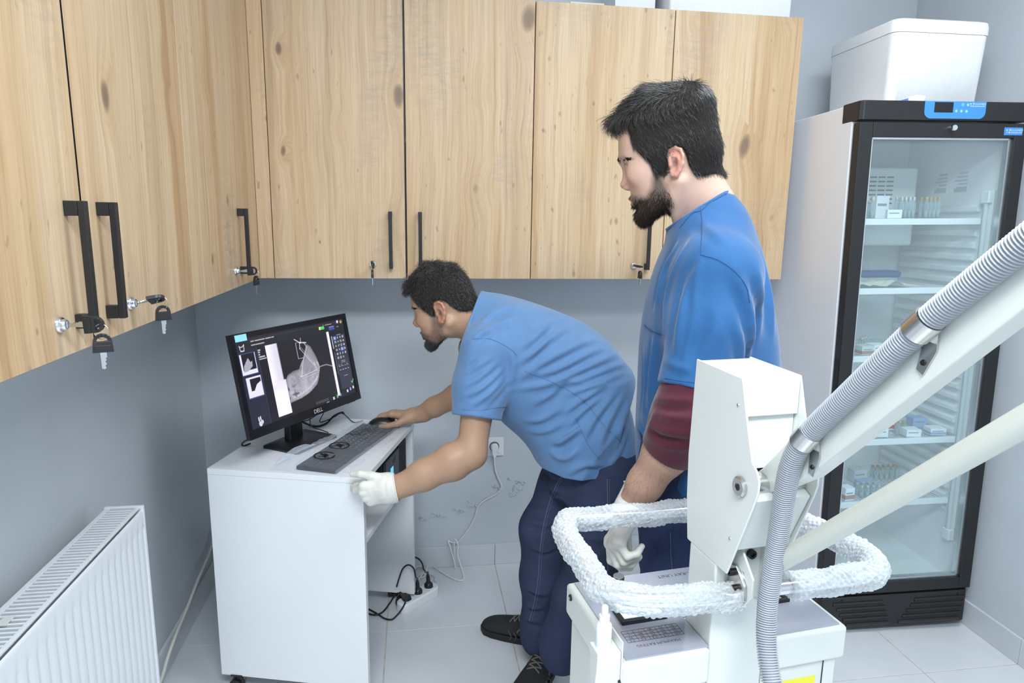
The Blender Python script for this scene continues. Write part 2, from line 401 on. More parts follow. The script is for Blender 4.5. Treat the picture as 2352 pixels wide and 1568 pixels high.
keys('large-looking pair of black-headed keys in the lock left of the longest handle', (XC+.011, 1.055, 1.3345), (1, 0, 0), (0, 1, .15), (.35, -1, 0))
keys('pair of black-headed keys in the second lock, one head tilted up', (XC+.011, 1.306, 1.3345), (.95, .1, .2), (-.2, .5, 1), (.75, -1, 0))
keys('pair of black-headed keys in the lock nearest the room corner', (XC+.011, 2.055, 1.3345), (1, 0, 0), (0, 1, .1), (1, -.25, 0))
keys('black-headed keys seen end-on in the back cabinet door above the monitor', (-.141, YC-.011, 1.3345), (0, -1, 0), (1, 0, .15), (1, .1, 0))
keys('black-headed keys in the back cabinet door beside the standing man', (.802, YC-.011, 1.3345), (.15, -1, 0), (.15, 0, 1), (1, .1, 0))
# ---- white boxes on top of the back cabinets
foamm = mat('white_foam', (.82, .83, .84), .75); mottle(foamm, 60, .02, .15, 220, bdist=.001)
def foam_box(name, label, loc, w, d, h, rz, lid=.35, r=.02, taper=.02):
    t = thing(name, label, 'box', loc, rz, 'white foam boxes')
    hb = h*(1-lid); m = MB(); n = 5
    def ring(w_, d_, z):
        out = []
        for cx, cy, a0 in ((w_/2-r, d_/2-r, 0), (-w_/2+r, d_/2-r, 90), (-w_/2+r, -d_/2+r, 180), (w_/2-r, -d_/2+r, 270)):
            for k in range(n): a = math.radians(a0+90*k/(n-1)); out.append((cx+r*math.cos(a), cy+r*math.sin(a), z))
        return out
    m.rings([ring(w-2*taper-.01, d-2*taper-.01, 0), ring(w-2*taper, d-2*taper, .006), ring(w-.004, d-.004, hb-.001)]); m.build('box_body', foamm, t, ang=40)
    m = MB(); m.rings([ring(w, d, hb), ring(w, d, h-.02), ring(w-.006, d-.006, h-.006), ring(w-.03, d-.03, h)]); m.build('box_lid', foamm, t, ang=50)
    return t
foam_box('foam_box', 'white box on top of the cabinet behind the standing man', (1.137, 2.53, ZT+.0005), .47, .24, .22, 0, .3, .012, .004)
cardm = mat('white_card', (.78, .80, .83), .6)
b = MB().box(-.075, -.1, 0, .075, .1, .17).build('carton', cardm, bevel=.001, loc=(.80, 2.58, ZT+.0005)); tag(b, 'pale carton standing at the left of the white box on the cabinet', 'box')
b = MB().box(-.06, -.05, 0, .06, .05, .012).build('folder', mat('cream_card', (.68, .66, .60), .6), bevel=.001, loc=(.60, 2.44, ZT+.0005)); tag(b, 'flat cream folder lying on the cabinet top near its front edge', 'folder')
# ---------------------------------------------------------------- computer desk on castors
DO, DR = np.array([-.62, 1.987, 0]), math.radians(-15.3)
DX, DY = np.array([math.cos(DR), math.sin(DR), 0]), np.array([-math.sin(DR), math.cos(DR), 0])
def dk(x, y, z): return DO+x*DX+y*DY+np.array([0, 0, z])
deskm = mat('desk_laminate', (.82, .83, .85), .3); mottle(deskm, 6, .01)
desk = thing('computer_desk', 'small white laminate computer desk on castors carrying the monitor', 'desk', DO, DR)
DD, DW, ZD = .550, .487, .75
def UDK(p, y): return UP(p, dk(0, y, 0), DY)
MB().box(0, 0, ZD-.018, DW, DD, ZD).build('desk_top', deskm, desk, bevel=.001)
MB().box(.0, .0005, .06, DW-.004, .0185, ZD-.0183).build('side_panel', deskm, desk, bevel=.0008)
MB().box(.0, DD-.0185, .06, DW-.004, DD-.0005, ZD-.0183).build('side_panel', deskm, desk, bevel=.0008)
MB().box(.02, .019, .535, DW-.006, DD-.019, .553).build('shelf', deskm, desk, bevel=.0008)
MB().box(.002, .019, .30, .019, DD-.019, .534).build('back_panel', deskm, desk, bevel=.0008)
rubm = mat('castor_rubber', (.018, .018, .02), .55)
for x, y in ((.05, .009), (.435, .009), (.05, DD-.009), (.435, DD-.009)):
    m = MB(); m.box(x-.019, y-.011, .0575, x+.019, y+.011, .063); m.cyl((x, y, .045), (x, y, .0575), .006, 10)
    m.tube([(x-.012+.024*k/6, y, .044+.010*math.sin(PI*k/6)) for k in range(7)], .006, 6)
    c = m.build('castor', blackm, desk, ang=40)
    for s in (-1, 1):
        w = MB(); w.lathe([(.0005, 0), (.016, 0), (.021, .003), (.022, .006), (.021, .010), (.009, .011), (.0005, .011)], 20, (x-.006, y+s*.003, .0222), (0, s, 0)); w.build('wheel', rubm, c, ang=45)
# ---- monitor
MYAW, MTILT = math.radians(57.3), math.radians(-11.1)
MQ = Euler((MTILT, 0, MYAW), 'XYZ').to_matrix(); MQ = Matrix.Rotation(MYAW, 3, 'Z') @ Matrix.Rotation(MTILT, 3, 'X')
MC = Vector((-.366, 2.183, 1.0)); MW, MH = .525, .314
base_c = np.array([-.382, 2.200, ZD])
mon = thing('monitor', 'black flat monitor showing an x-ray image of a bird', 'monitor', base_c, MYAW)
matte = mat('monitor_plastic', (.012, .0125, .015), .38)
bez = mat('monitor_bezel', (.010, .0105, .013), .22)
inv = Matrix.Translation(Vector(base_c)) @ Matrix.Rotation(MYAW, 4, 'Z')
HM = inv.inverted() @ (Matrix.Translation(MC) @ MQ.to_4x4())       # head frame inside the monitor's frame
def head(m, name, mt, **k):
    o = m.build(name, mt, mon, **k); o.matrix_local = HM; return o
m = MB(); w2, h2 = MW/2, MH/2
m.rings([[(-w2, .0, -h2), (w2, 0, -h2), (w2, 0, h2), (-w2, 0, h2)], [(-w2, .012, -h2), (w2, .012, -h2), (w2, .012, h2), (-w2, .012, h2)],
         [(-w2*.62, .036, -h2*.68), (w2*.62, .036, -h2*.68), (w2*.62, .036, h2*.62), (-w2*.62, .036, h2*.62)]])
head(m, 'housing', matte, bevel=.0015)
SX0, SX1, SZ0, SZ1 = -w2+.0165, w2-.0165, -h2+.027, h2-.0165
m = MB()
m.box(-w2, -.0035, SZ1, w2, 0, h2); m.box(-w2, -.0035, -h2, w2, 0, SZ0); m.box(-w2, -.0035, SZ0, SX0, 0, SZ1); m.box(SX1, -.0035, SZ0, w2, 0, SZ1)
head(m, 'bezel', bez)
# picture on the panel: a colour per vertex, lit from behind
NX, NY = 460, 260
uu, vv = np.meshgrid(np.linspace(0, 1, NX), np.linspace(1, 0, NY))     # v measured downwards from the top edge
AS = (SX1-SX0)/(SZ1-SZ0)
img = np.zeros((NY, NX, 3)); img[:] = (.012, .012, .018)
def sstep(a, b, x): t = np.clip((x-a)/(b-a), 0, 1); return t*t*(3-2*t)
def rect(u0, v0, u1, v1, c): img[(uu >= u0) & (uu < u1) & (vv >= v0) & (vv < v1)] = c
def segd(px, py, a, b):
    ax, ay = a; bx, by = b; dx, dy = (bx-ax)*AS, by-ay
    t = np.clip((((px-ax)*AS)*dx+(py-ay)*dy)/(dx*dx+dy*dy+1e-9), 0, 1); return np.hypot((px-ax)*AS-t*dx, (py-ay)-t*dy)
def poly_sd(px, py, pts):
    d = np.full(px.shape, 9.0); ins = np.zeros(px.shape, bool); n = len(pts)
    for i in range(n):
        a, b = pts[i], pts[(i+1) % n]; d = np.minimum(d, segd(px, py, a, b))
        c = ((a[1] > py) != (b[1] > py)); xx = (b[0]-a[0])*(py-a[1])/((b[1]-a[1]) or 1e-9)+a[0]; ins ^= c & (px < xx)
    return np.where(ins, -d, d)
def vnoise(u, v, s, seed):
    r = np.random.default_rng(seed).random((64, 64)); x = u*s*AS; y = v*s; x0 = np.floor(x).astype(int); y0 = np.floor(y).astype(int)
    fx, fy = x-x0, y-y0; fx = fx*fx*(3-2*fx); fy = fy*fy*(3-2*fy); g = lambda i, j: r[j % 64, i % 64]
    return (g(x0, y0)*(1-fx)+g(x0+1, y0)*fx)*(1-fy)+(g(x0, y0+1)*(1-fx)+g(x0+1, y0+1)*fx)*fy
rect(0, 0, 1, .125, (.016, .016, .022)); rect(0, .03, 1, .032, (.05, .05, .06))
rect(0, .125, .155, 1, (.018, .020, .036)); rect(.155, .13, .158, 1, (.06, .07, .12))
rect(.158, .125, 1, .127, (.16, .19, .30))
# the x-ray film
fu0, fv0, fu1, fv1 = .225, .13, .825, .965
film = (uu > fu0) & (uu < fu1) & (vv > fv0) & (vv < fv1); fx, fy = (uu-fu0)/(fu1-fu0), (vv-fv0)/(fv1-fv0)
g = np.full(uu.shape, .014)
lim = .165+.008*fy
g = np.maximum(g, (.80-.16*sstep(.02, .13, fx))*(1-sstep(lim-.012, lim+.012, fx))*(fy < .56))
bodyp = [(.607, .10), (.66, .15), (.691, .231), (.729, .345), (.741, .452), (.714, .614), (.656, .726), (.518, .809), (.38, .849), (.203, .866), (.195, .726), (.195, .591), (.201, .519), (.235, .469), (.327, .435), (.415, .43), (.433, .404), (.471, .339), (.52, .29), (.54, .257)]
bp_ = [(fu0+a*(fu1-fu0), fv0+b*(fv1-fv0)) for a, b in bodyp]
sd = poly_sd(uu, vv, bp_); tex = vnoise(uu, vv, 16, 1)*.5+vnoise(uu, vv, 38, 2)*.5
bdy = sstep(.003, -.010, sd)*(.16+.10*sstep(0, -.05, sd)+.22*(tex-.5)*sstep(.4, .5, fy)+.12*sstep(.40, .75, fy)*(1-sstep(.4, .75, fx)*.6))
g = np.maximum(g, bdy)
dk_ = sstep(.55, .75, vnoise(uu, vv, 30, 5))*sstep(.60, .68, fy)*(1-sstep(.80, .84, fy))*(fx < .36); g -= .22*dk_*(sd < -.01)
low = (1-sstep(.192, .204, fx))*(fy >= .515)*(.70+.14*sstep(.52, .75, fy)+.05*(tex-.5))
g = np.maximum(g, low)
for a, b, wd, br in [((.427, -.002), (.513, .074), .012, .60), ((.53, -.01), (.519, .075), .009, .5), ((.495, .060), (.60, .085), .016, .5), ((.50, .075), (.49, .155), .014, .42), ((.565, .08), (.60, .145), .012, .40),
        ((.486, .143), (.667, .445), .012, .36), ((.505, .13), (.69, .435), .007, .28), ((.602, .145), (.535, .281), .012, .36), ((.59, .14), (.52, .285), .007, .3), ((.535, .281), (.445, .407), .009, .30), ((.52, .30), (.428, .552), .011, .30), ((.48, .36), (.455, .55), .008, .28),
        ((.428, .552), (.686, .515), .012, .34), ((.437, .578), (.692, .555), .008, .30), ((.667, .40), (.69, .52), .018, .28), ((.71, .37), (.70, .56), .010, .28), ((.735, .42), (.72, .55), .008, .25)]:
    P0 = (fu0+a[0]*(fu1-fu0), fv0+a[1]*(fv1-fv0)); P1 = (fu0+b[0]*(fu1-fu0), fv0+b[1]*(fv1-fv0)); d = segd(uu, vv, P0, P1)*1.75
    g = np.maximum(g, g*.75+br*(sstep(wd*.9, wd*.45, d)*.75+.25*sstep(wd*1.2, wd*.7, d)))
sp_ = smooth_path([(.721, .40, 0), (.733, .489, 0), (.699, .584, 0), (.643, .657, 0), (.532, .737, 0), (.394, .779, 0), (.263, .808, 0)], 6)
for j, q_ in enumerate(sp_):     # back bone
    q = (fu0+q_[0]*(fu1-fu0), fv0+q_[1]*(fv1-fv0)); d = np.hypot((uu-q[0])*AS, vv-q[1]); g = np.maximum(g, g*.85+(.20 if j % 2 else .13)*sstep(.020, .006, d))
tp = [(.733, .489), (.760, .482), (.791, .479), (.862, .479), (.953, .525)]
for a, b in zip(tp[:-1], tp[1:]):
    g = np.maximum(g, .26*sstep(.009, .004, segd(uu, vv, (fu0+a[0]*(fu1-fu0), fv0+a[1]*(fv1-fv0)), (fu0+b[0]*(fu1-fu0), fv0+b[1]*(fv1-fv0)))))
g = np.where(fx > .955, .82, g); g = np.where((fx > .955) & (fx < .962), .4, g)
for (a, b) in (((.44, .057), (.44, .287)), ((.44, .287), (.526, .291)), ((.44, .057), (.47, .057))):
    g = np.maximum(g, .45*sstep(.004, .002, segd(uu, vv, (fu0+a[0]*(fu1-fu0), fv0+a[1]*(fv1-fv0)), (fu0+b[0]*(fu1-fu0), fv0+b[1]*(fv1-fv0)))))
g = np.clip(g+.01*(RNG.random(g.shape)-.5), 0, 1)
for k, t in enumerate((1.0, .96, 1.12)): img[..., k] = np.where(film, g*t, img[..., k])
# thumbnails
for (a, b, c, d, inv_) in ((.015, .17, .135, .40, 0), (.03, .435, .145, .66, 1)):
    rect(a-.004, b-.006, c+.004, d+.008, (.05, .08, .22)); rect(a, b, c, d, (.70, .68, .80))
    if not inv_: rect(a+.012, b, c-.006, d-.045, (.01, .01, .015)); q = poly_sd(uu, vv, [(a+.02, b+.13), (a+.06, b+.05), (a+.075, b+.10), (a+.09, b+.09), (a+.085, b+.15), (a+.05, b+.19), (a+.015, b+.2)]); img[q < 0] = (.36, .35, .42)
    else: rect(a+.025, b+.02, c-.005, d-.07, (.01, .01, .015)); q = poly_sd(uu, vv, [(a+.05, b+.15), (a+.075, b+.09), (c, b+.06), (c, d-.03), (a+.06, d-.06)]); img[q < 0] = (.70, .68, .80)
# tool panel on the right, marks and buttons
rect(.855, .20, .985, .90, (.035, .036, .055)); rect(.835, .07, .895, .118, (.05, .06, .28)); rect(.735, .05, .752, .085, (.75, .62, .2)); rect(.752, .05, .79, .085, (.10, .52, .16))
_r = random.Random(11)
for r_ in range(6):
    for c_ in range(4):
        u0, v0 = .868+c_*.029+.004*r_*.0, .215+r_*.052
        if r_ == 5 and c_ == 3: continue
        if (r_, c_) in ((0, 0), (3, 2)): rect(u0-.004, v0-.006, u0+.022, v0+.036, (.16, .25, .75))
        k = _r.randrange(4); cc = (.62, .63, .68)
        if k == 0: rect(u0+.003, v0+.004, u0+.015, v0+.008, cc); rect(u0+.003, v0+.022, u0+.015, v0+.026, cc); rect(u0+.003, v0+.004, u0+.006, v0+.026, cc); rect(u0+.012, v0+.004, u0+.015, v0+.026, cc)
        elif k == 1: img[np.abs(np.hypot((uu-u0-.009)*AS, vv-v0-.014)-.012) < .003] = cc
        elif k == 2: img[segd(uu, vv, (u0+.003, v0+.025), (u0+.015, v0+.004)) < .0035] = cc
        else: rect(u0+.005, v0+.004, u0+.012, v0+.026, cc)
for v0 in (.19, .535, .555, .73): rect(.90, v0, .945, v0+.008, (.30, .30, .34))
for c_ in range(4): rect(.868+c_*.029, .60, .886+c_*.029, .603, (.6, .6, .65)); rect(.868+c_*.029, .575, .870+c_*.029, .603, (.6, .6, .65)); rect(.868+c_*.029, .648, .884+c_*.029, .655, (.5, .5, .55))
rect(.842, .20, .85, .36, (.4, .4, .45)); rect(.846, .42, .8475, .70, (.3, .3, .35))
rect(.57, .945, .70, .975, (.05, .05, .06))
for k, w_ in enumerate((.022, .016, .014, .05, .06)): rect(.162, .155+.026*k, .162+w_, .170+.026*k, (.45, .45, .5))
for u0, w_ in ((.12, .03), (.156, .08), (.242, .045), (.29, .025)): rect(u0, .045, u0+w_, .056, (.42, .42, .45))
for u0, w_ in ((.12, .035), (.158, .07)): rect(u0, .088, u0+w_, .099, (.42, .42, .45))
rect(.80, .035, .87, .045, (.35, .35, .38)); rect(.84, .07, .89, .08, (.35, .35, .45)); rect(.92, .085, .94, .093, (.35, .35, .38)); rect(.78, .03, .786, .046, (.1, .5, .2))
img[np.hypot((uu-.935)*AS, vv-.028) < .020] = (.55, .58, .68); img[np.hypot((uu-.972)*AS, vv-.036) < .020] = (.62, .42, .05); img[np.hypot((uu-.972)*AS, vv-.030) < .009] = (.08, .06, .02)
# little pet-face outline mark top left, check mark and task icons along the bottom
for a, b in (((.028, .075), (.034, .135)), ((.034, .135), (.06, .135)), ((.06, .135), (.064, .068)), ((.028, .075), (.038, .092)), ((.038, .092), (.053, .088)), ((.053, .088), (.064, .068))): img[segd(uu, vv, a, b) < .004] = (.6, .6, .66)
for u0, v0, c in ((.745, .955, (.50, .50, .5)), (.785, .945, (.10, .45, .12)), (.82, .94, (.22, .22, .5)), (.90, .925, (.62, .64, .72)), (.935, .91, (.22, .3, .75)), (.968, .90, (.6, .62, .7))): rect(u0, v0, u0+.016, v0+.036, c)
for a, b in (((.968, .835), (.976, .855)), ((.976, .855), (.99, .815))): img[segd(uu, vv, a, b) < .006] = (.10, .55, .16)
rect(.675, .99, .70, .997, (.4, .4, .42)); rect(0, .965, .0, 1, (0, 0, 0))
me = bpy.data.meshes.new('screen'); xs = SX0+uu*(SX1-SX0); zs = SZ1-vv*(SZ1-SZ0)
co = np.stack([xs, np.full(xs.shape, -.0006), zs], -1).reshape(-1, 3); ii = np.arange(NX*NY).reshape(NY, NX)
fc = np.stack([ii[:-1, :-1], ii[:-1, 1:], ii[1:, 1:], ii[1:, :-1]], -1).reshape(-1, 4)
me.from_pydata(co.tolist(), [], fc.tolist())
ca = me.color_attributes.new('pix', 'FLOAT_COLOR', 'POINT'); ca.data.foreach_set('color', np.concatenate([np.clip(img, 0, 1).reshape(-1, 3), np.ones((NX*NY, 1))], 1).ravel())
scr = mat('screen_glass', (.01, .01, .012), .25); b = bsdf(scr); at = N(scr, 'ShaderNodeAttribute', attribute_name='pix'); L(scr, at.outputs['Color'], b.inputs['Emission Color']); b.inputs['Emission Strength'].default_value = .95
me.materials.append(scr); o = link('screen', me, mon); o.matrix_local = HM
# sticker, maker's lettering, rabbit sticker, buttons
m = MB(); m.box(-w2+.018, -.0042, h2-.024, -w2+.062, -.0036, h2-.004); part_label(head(m, 'sticker', mat('cyan_sticker', (.35, .78, .90), .5)), 'pale cyan sticker')
letm = mat('pale_print', (.75, .75, .76), .4)
o = text_mesh('DELL', .019, letm, 'lettering', mon, frame_of((.035, -.0039, -h2+.0135), (1, 0, 0), (0, 0, 1))); o.matrix_local = HM
m = MB(); stx = mat('pink_print', (.75, .55, .55), .5)
for x, z, rx, rz in ((0, 0, .007, .008), (-.004, .014, .0025, .008), (.003, .015, .0025, .008), (.008, .004, .004, .006)):
    m.prism([(-w2+.05+x+rx*math.cos(a), -h2+.038+z+rz*math.sin(a)) for a in np.linspace(0, 2*PI, 13)[:-1]], -.0040, -.0037, 'y')
head(m, 'sticker', letm)
m = MB()
for k in range(4): m.box(w2-.075+k*.012, -.001, -h2-.002, w2-.068+k*.012, .006, -h2+.0005)
head(m, 'button', matte)
# stand
m = MB(); n = 6
def rrect(w, d, r, z, cx=0, cy=0):
    out = []
    for sx_, sy_, a0 in ((1, 1, 0), (-1, 1, 90), (-1, -1, 180), (1, -1, 270)):
        for k in range(n): a = math.radians(a0+90*k/(n-1)); out.append((cx+sx_*(w/2-r)+r*math.cos(a), cy+sy_*(d/2-r)+r*math.sin(a), z))
    return out
m.rings([rrect(.20, .150, .012, .0004), rrect(.20, .150, .012, .006), rrect(.192, .142, .012, .009), rrect(.10, .07, .012, .013, 0, .02)]); m.build('stand_base', matte, mon, ang=30)
m = MB(); m.rings([rrect(.062, .030, .006, .012, 0, .03), rrect(.060, .028, .006, .10, 0, .030), rrect(.060, .028, .006, .27, 0, .058)]); m.build('stand_neck', matte, mon, ang=40)
# ---- keyboard in a clear bag
kbm = mat('keyboard_black', (.020, .021, .026), .45); keyc = mat('keycap_black', (.030, .032, .040), .38)
KO = dk(.331, .024, ZD+.002); KA = DR-math.radians(7.0)
kb = thing('keyboard', 'black keyboard wrapped in a clear plastic bag on the desk', 'keyboard', KO, KA)
m = MB(); m.prism([(-.066, 0), (.066, 0), (.066, .005), (-.066, .011)], 0, .438, fn=lambda a, b, d: (a, d, b)); m.build('case', kbm, kb, bevel=.003)
def kz(x): return .005+(.066-x)/.132*.006
rows = [(-.048, [.0165]*14), (-.029, [.0165]*14), (-.010, [.024]+[.0165]*12+[.009]), (.009, [.028]+[.0165]*12), (.028, [.02]+[.0165]*12), (.047, [.024, .018, .018, .10, .018, .018, .018, .018])]
for rx, ks in rows:
    y = .428
    y_list = []
    for w_ in ks: y_list.append((y-w_, y-.0022)); y -= w_+.0023
    for c_ in range(3): y_list.append((.128-.019*c_-.0165, .128-.019*c_))
    for c_ in range(4): y_list.append((.064-.0175*c_*.9-.0145, .064-.0175*c_*.9))
    for ya, yb in y_list:
        if ya < .004 or (rx == .009 and .07 < ya < .13): continue
        mm = MB(); z = kz(rx)-.0005
        mm.rings([[(rx-.0082, ya, z), (rx+.0082, ya, z), (rx+.0082, yb, z), (rx-.0082, yb, z)], [(rx-.0066, ya+.0015, z+.0032), (rx+.0066, ya+.0015, z+.0024), (rx+.0066, yb-.0015, z+.0024), (rx-.0066, yb-.0015, z+.0032)]])
        mm.build('key', keyc, kb, fix=False)
prm = mat('key_print', (.5, .52, .56), .5); m = MB(); _r = random.Random(5)
for rx, ks in rows[:5]:
    y = .42
    for w_ in ks[:-1]: m.box(rx-.003, y-.004, kz(rx)+.0024, rx-.0005, y-.001, kz(rx)+.0030); y -= w_+.0023
m.build('key_legend', prm, kb, fix=False)
bagm = mat('clear_film', (.85, .9, 1.0), .12)
def film_mat(m, fac, tint):
    nt = m.node_tree; b = bsdf(m); out = nt.nodes['Material Output']; tr = N(m, 'ShaderNodeBsdfTransparent'); tr.inputs[0].default_value = (*tint, 1)
    mx = N(m, 'ShaderNodeMixShader'); fr = N(m, 'ShaderNodeLayerWeight', i_Blend=fac[0]); mr = N(m, 'ShaderNodeMapRange'); mr.inputs[3].default_value = fac[1]; mr.inputs[4].default_value = fac[2]
    L(m, fr.outputs['Facing'], mr.inputs[0]); L(m, mr.outputs[0], mx.inputs[0]); L(m, tr.outputs[0], mx.inputs[1]); L(m, b.outputs[0], mx.inputs[2]); L(m, mx.outputs[0], out.inputs[0]); return m
film_mat(bagm, (.22, .035, .32), (.97, .98, 1))
flapm = mat('clear_film_folded', (.88, .92, 1.0), .14)
film_mat(flapm, (.25, .10, .62), (.95, .965, 1))
_t = np.random.default_rng(4); ph = _t.random(40)*6.28
def crinkle(u, v, s=1.0): return s*sum(math.sin(ph[k]+(3+2.3*k)*u*math.cos(ph[k+8])+(3+2.3*k)*v*math.sin(ph[k+8])) / (1+.35*k) for k in range(8))
def bag_fn(u, v):
    # sheet from the free flap by the monitor stand over the keys and down the front edge
    y = -.022+v*.485; wv = .006*crinkle(u*2, v*4)
    if u < .30:  t = u/.30; x = -.066-.075*(1-t)*(1-.75*v) ; z = .018*t+.001+(.028*math.sin(PI*t)*(1-v)**1.5*(1+.5*math.sin(9*v)))+.002*abs(crinkle(u*3, v*5))
    elif u < .86: t = (u-.30)/.56; x = -.066+.134*t; z = kz(x)+.0052+.0018*abs(crinkle(u*3, v*6))
    else: t = (u-.86)/.14; x = .068+.030*t; z = (kz(.066)+.0052)*(1-t)**1.6+.0012+.001*abs(crinkle(u*4, v*9))
    if u < .24: z = max(z, .0128+.002*abs(crinkle(u*5, v*7)))*(min(1, (.24-u)/.05))+z*(1-min(1, (.24-u)/.05))
    e = max(0, .03-v)/.03+max(0, v-.955)/.045
    z = z*(1-e)+e*.0015
    return (x+wv*.2*(u < .3), y, max(z, .0008))
m = MB(); m.grid(lambda u, v: bag_fn(.298+.564*u, v), 34, 110); m.cur = 1; m.grid(lambda u, v: bag_fn(.298*u, v), 22, 110); m.grid(lambda u, v: bag_fn(.862+.138*u, v), 9, 110); bag = m.build('plastic_bag', [bagm, flapm], kb, smooth=True); part_label(bag, 'crinkled clear plastic bag with round black printed symbols')
# printed signs on the bag (a struck-through bottle ring, a ring with a slash, lettering)
inkm = mat('black_ink', (.006, .006, .007), .4)
def on_bag(x, y): return (x, y, kz(x)+.0085)
m = MB()
def ringp(cx, cy, r0, r1, n_=28, sx=1.0):
    for k in range(n_):
        a, b_ = 2*PI*k/n_, 2*PI*(k+1)/n_
        m.add([on_bag(cx+r0*sx*math.cos(a), cy+r0*math.sin(a)), on_bag(cx+r1*sx*math.cos(a), cy+r1*math.sin(a)), on_bag(cx+r1*sx*math.cos(b_), cy+r1*math.sin(b_)), on_bag(cx+r0*sx*math.cos(b_), cy+r0*math.sin(b_))], [(0, 1, 2, 3)])
def strip(pts, w_):
    for a, b_ in zip(pts[:-1], pts[1:]):
        d = np.array(b_)-np.array(a); nrm = np.array([-d[1], d[0]])/(np.linalg.norm(d)+1e-9)*w_
        m.add([on_bag(*(np.array(a)+nrm)), on_bag(*(np.array(a)-nrm)), on_bag(*(np.array(b_)-nrm)), on_bag(*(np.array(b_)+nrm))], [(0, 1, 2, 3)])
for cx, cy, r, sl in ((-.022, .088, .033, .6), (-.022, .183, .033, -.7)):
    ringp(cx, cy, r*.84, r, sx=1.0); ringp(cx-.004, cy+.004, .004, .010, 12); strip([(cx-.012, cy-.014), (cx+.002, cy-.002), (cx+.014, cy-.016)], .0042)
    strip([(cx-r*.62, cy+r*.62*sl), (cx+r*.62, cy-r*.62*sl)], .0024); strip([(cx-.008, cy+.012), (cx+.010, cy+.006), (cx+.006, cy-.01)], .003)
strip([(-.055, .285), (-.045, .30), (-.03, .29), (-.018, .312), (-.004, .298)], .0018); strip([(-.05, .315), (-.03, .325), (-.012, .32)], .0016); strip([(.0, .30), (.004, .32)], .0016); strip([(.02, .275), (.03, .28)], .003)
ringp(-.012, .345, .010, .013, 16); ringp(-.012, .366, .008, .012, 14); strip([(.01, .335), (.012, .38)], .0014); strip([(.02, .33), (.022, .37)], .0012)
m.build('printed_symbol', inkm, kb, fix=False)['kind'] = 'stuff'
# ---- mouse and cords
msm = mat('mouse_black', (.013, .0135, .015), .3)
MSO = dk(.392, .474, ZD); ms = thing('computer_mouse', 'black wired mouse under the bare right hand of the bending man', 'mouse', MSO, DR+math.radians(-78))
m = MB(); rs = []
for k in range(13):
    t = k/12; y = -.058+.116*t; w_ = .031*math.sqrt(max(.02, 1-abs(2*t-1)**2.6)); h_ = (.010+.028*math.sin(PI*(.12+.80*t))**1.0)*(.35+.65*math.sqrt(max(.02, 1-abs(2*t-1)**3)))
    rs.append([(w_*math.copysign(abs(math.cos(a))**.8, math.cos(a)), y, .0006+(h_*max(0, math.sin(a))**.75 if math.sin(a) > 0 else 0)) for a in np.linspace(-.35, PI+.35, 16)])
m.rings(rs); m.build('shell', msm, ms, smooth=True)
m = MB(); m.cyl((-.004, .034, .0285), (.004, .034, .0285), .009, 14); m.build('scroll_wheel', rubm, ms, ang=40)
def cord(name, label, cat, pts, r, m_, k=6, parent=None, n=8):
    o = MB().tube(smooth_path(pts, k), r, n).build(name, m_, parent, smooth=True)
    return tag(o, label, cat) if label else o
z0 = ZD+.0035
cord('mouse_cable', 'thin black mouse cord lying across the desk', 'cord', [dk(.305, .497, z0+.008), dk(.27, .50, z0), dk(.215, .535, z0+.02), dk(.19, .51, z0+.01), dk(.155, .468, z0+.004), dk(.15, .52, z0+.03), dk(.115, .46, z0+.012), dk(.07, .47, z0), dk(.03, .42, z0), dk(.02, .40, z0)], .0017, plasm)
cord('monitor_cable', 'thick black monitor cord curving behind the stand', 'cord', [dk(.235, .50, z0+.030), dk(.225, .505, z0+.033), dk(.20, .49, z0+.022), dk(.185, .455, z0+.004), dk(.16, .43, z0), dk(.12, .44, z0+.003), dk(.09, .44, z0+.02), dk(.075, .43, z0+.06), dk(.065, .42, z0+.10)], .0036, plasm)
cord('keyboard_cable', 'thin black cord hanging from the monitor over its stand base', 'cord', [dk(.24, .34, z0+.011), dk(.205, .36, z0+.012), dk(.165, .385, z0+.012), dk(.135, .43, z0+.02), dk(.133, .45, z0+.07), dk(.13, .46, z0+.11)], .0017, plasm)
cord('power_cable', 'black cable end curling out below the lower left monitor corner', 'cable', [UZ((578, 1006), .80), UZ((566, 1011), .785), UZ((557, 1017), .765), UZ((556, 1022), .7535), UZ((562, 1023), .7535), UZ((575, 1018), .7535)], .0028, plasm)
# ---- black power unit on the shelf
upsm = mat('unit_graphite', (.035, .037, .043), .42); meshm = mat('unit_mesh_black', (.014, .014, .016), .5)
UO = dk(.468, .258, .5535)
ups = thing('power_unit', 'black power unit with a small blue display on the desk shelf', 'power unit', UO, DR)
MB().box(-.33, 0, 0, -.012, .25, .150).build('casing', meshm, ups, bevel=.003)
MB().prism([(0, .004), (.145, .004), (.152, .145), (.004, .145)], -.0118, 0, fn=lambda a, b, d: (d, a, b)).build('front_panel', upsm, ups, bevel=.003)
m = MB(); m.prism([(.150, .004), (.25, .004), (.25, .147), (.158, .147)], -.0118, -.003, fn=lambda a, b, d: (d, a, b)); m.build('mesh_panel', meshm, ups, bevel=.002)
m = MB()
for r_ in range(14):
    for c_ in range(10):
        y = .165+c_*.0085; z = .012+r_*.0095
        m.box(-.0031, y, z, -.0024, y+.005, z+.0055)
o = m.build('perforation', mat('hole_black', (.004, .004, .004), .8), ups, fix=False); o['kind'] = 'stuff'
MB().box(.0002, .052, .062, .0012, .082, .105).build('display', mat('blue_display', (.1, .4, .6), .3, emit=((.12, .48, .75), .75)), ups)
m = MB()
for y, z in ((.085, .118), (.098, .124), (.110, .128), (.098, .113), (.110, .117)): m.lathe([(.0003, 0), (.004, 0), (.0036, .0012), (.0003, .0012)], 12, (.0001, y, z), (1, 0, 0))
m.build('button', plasm, ups)
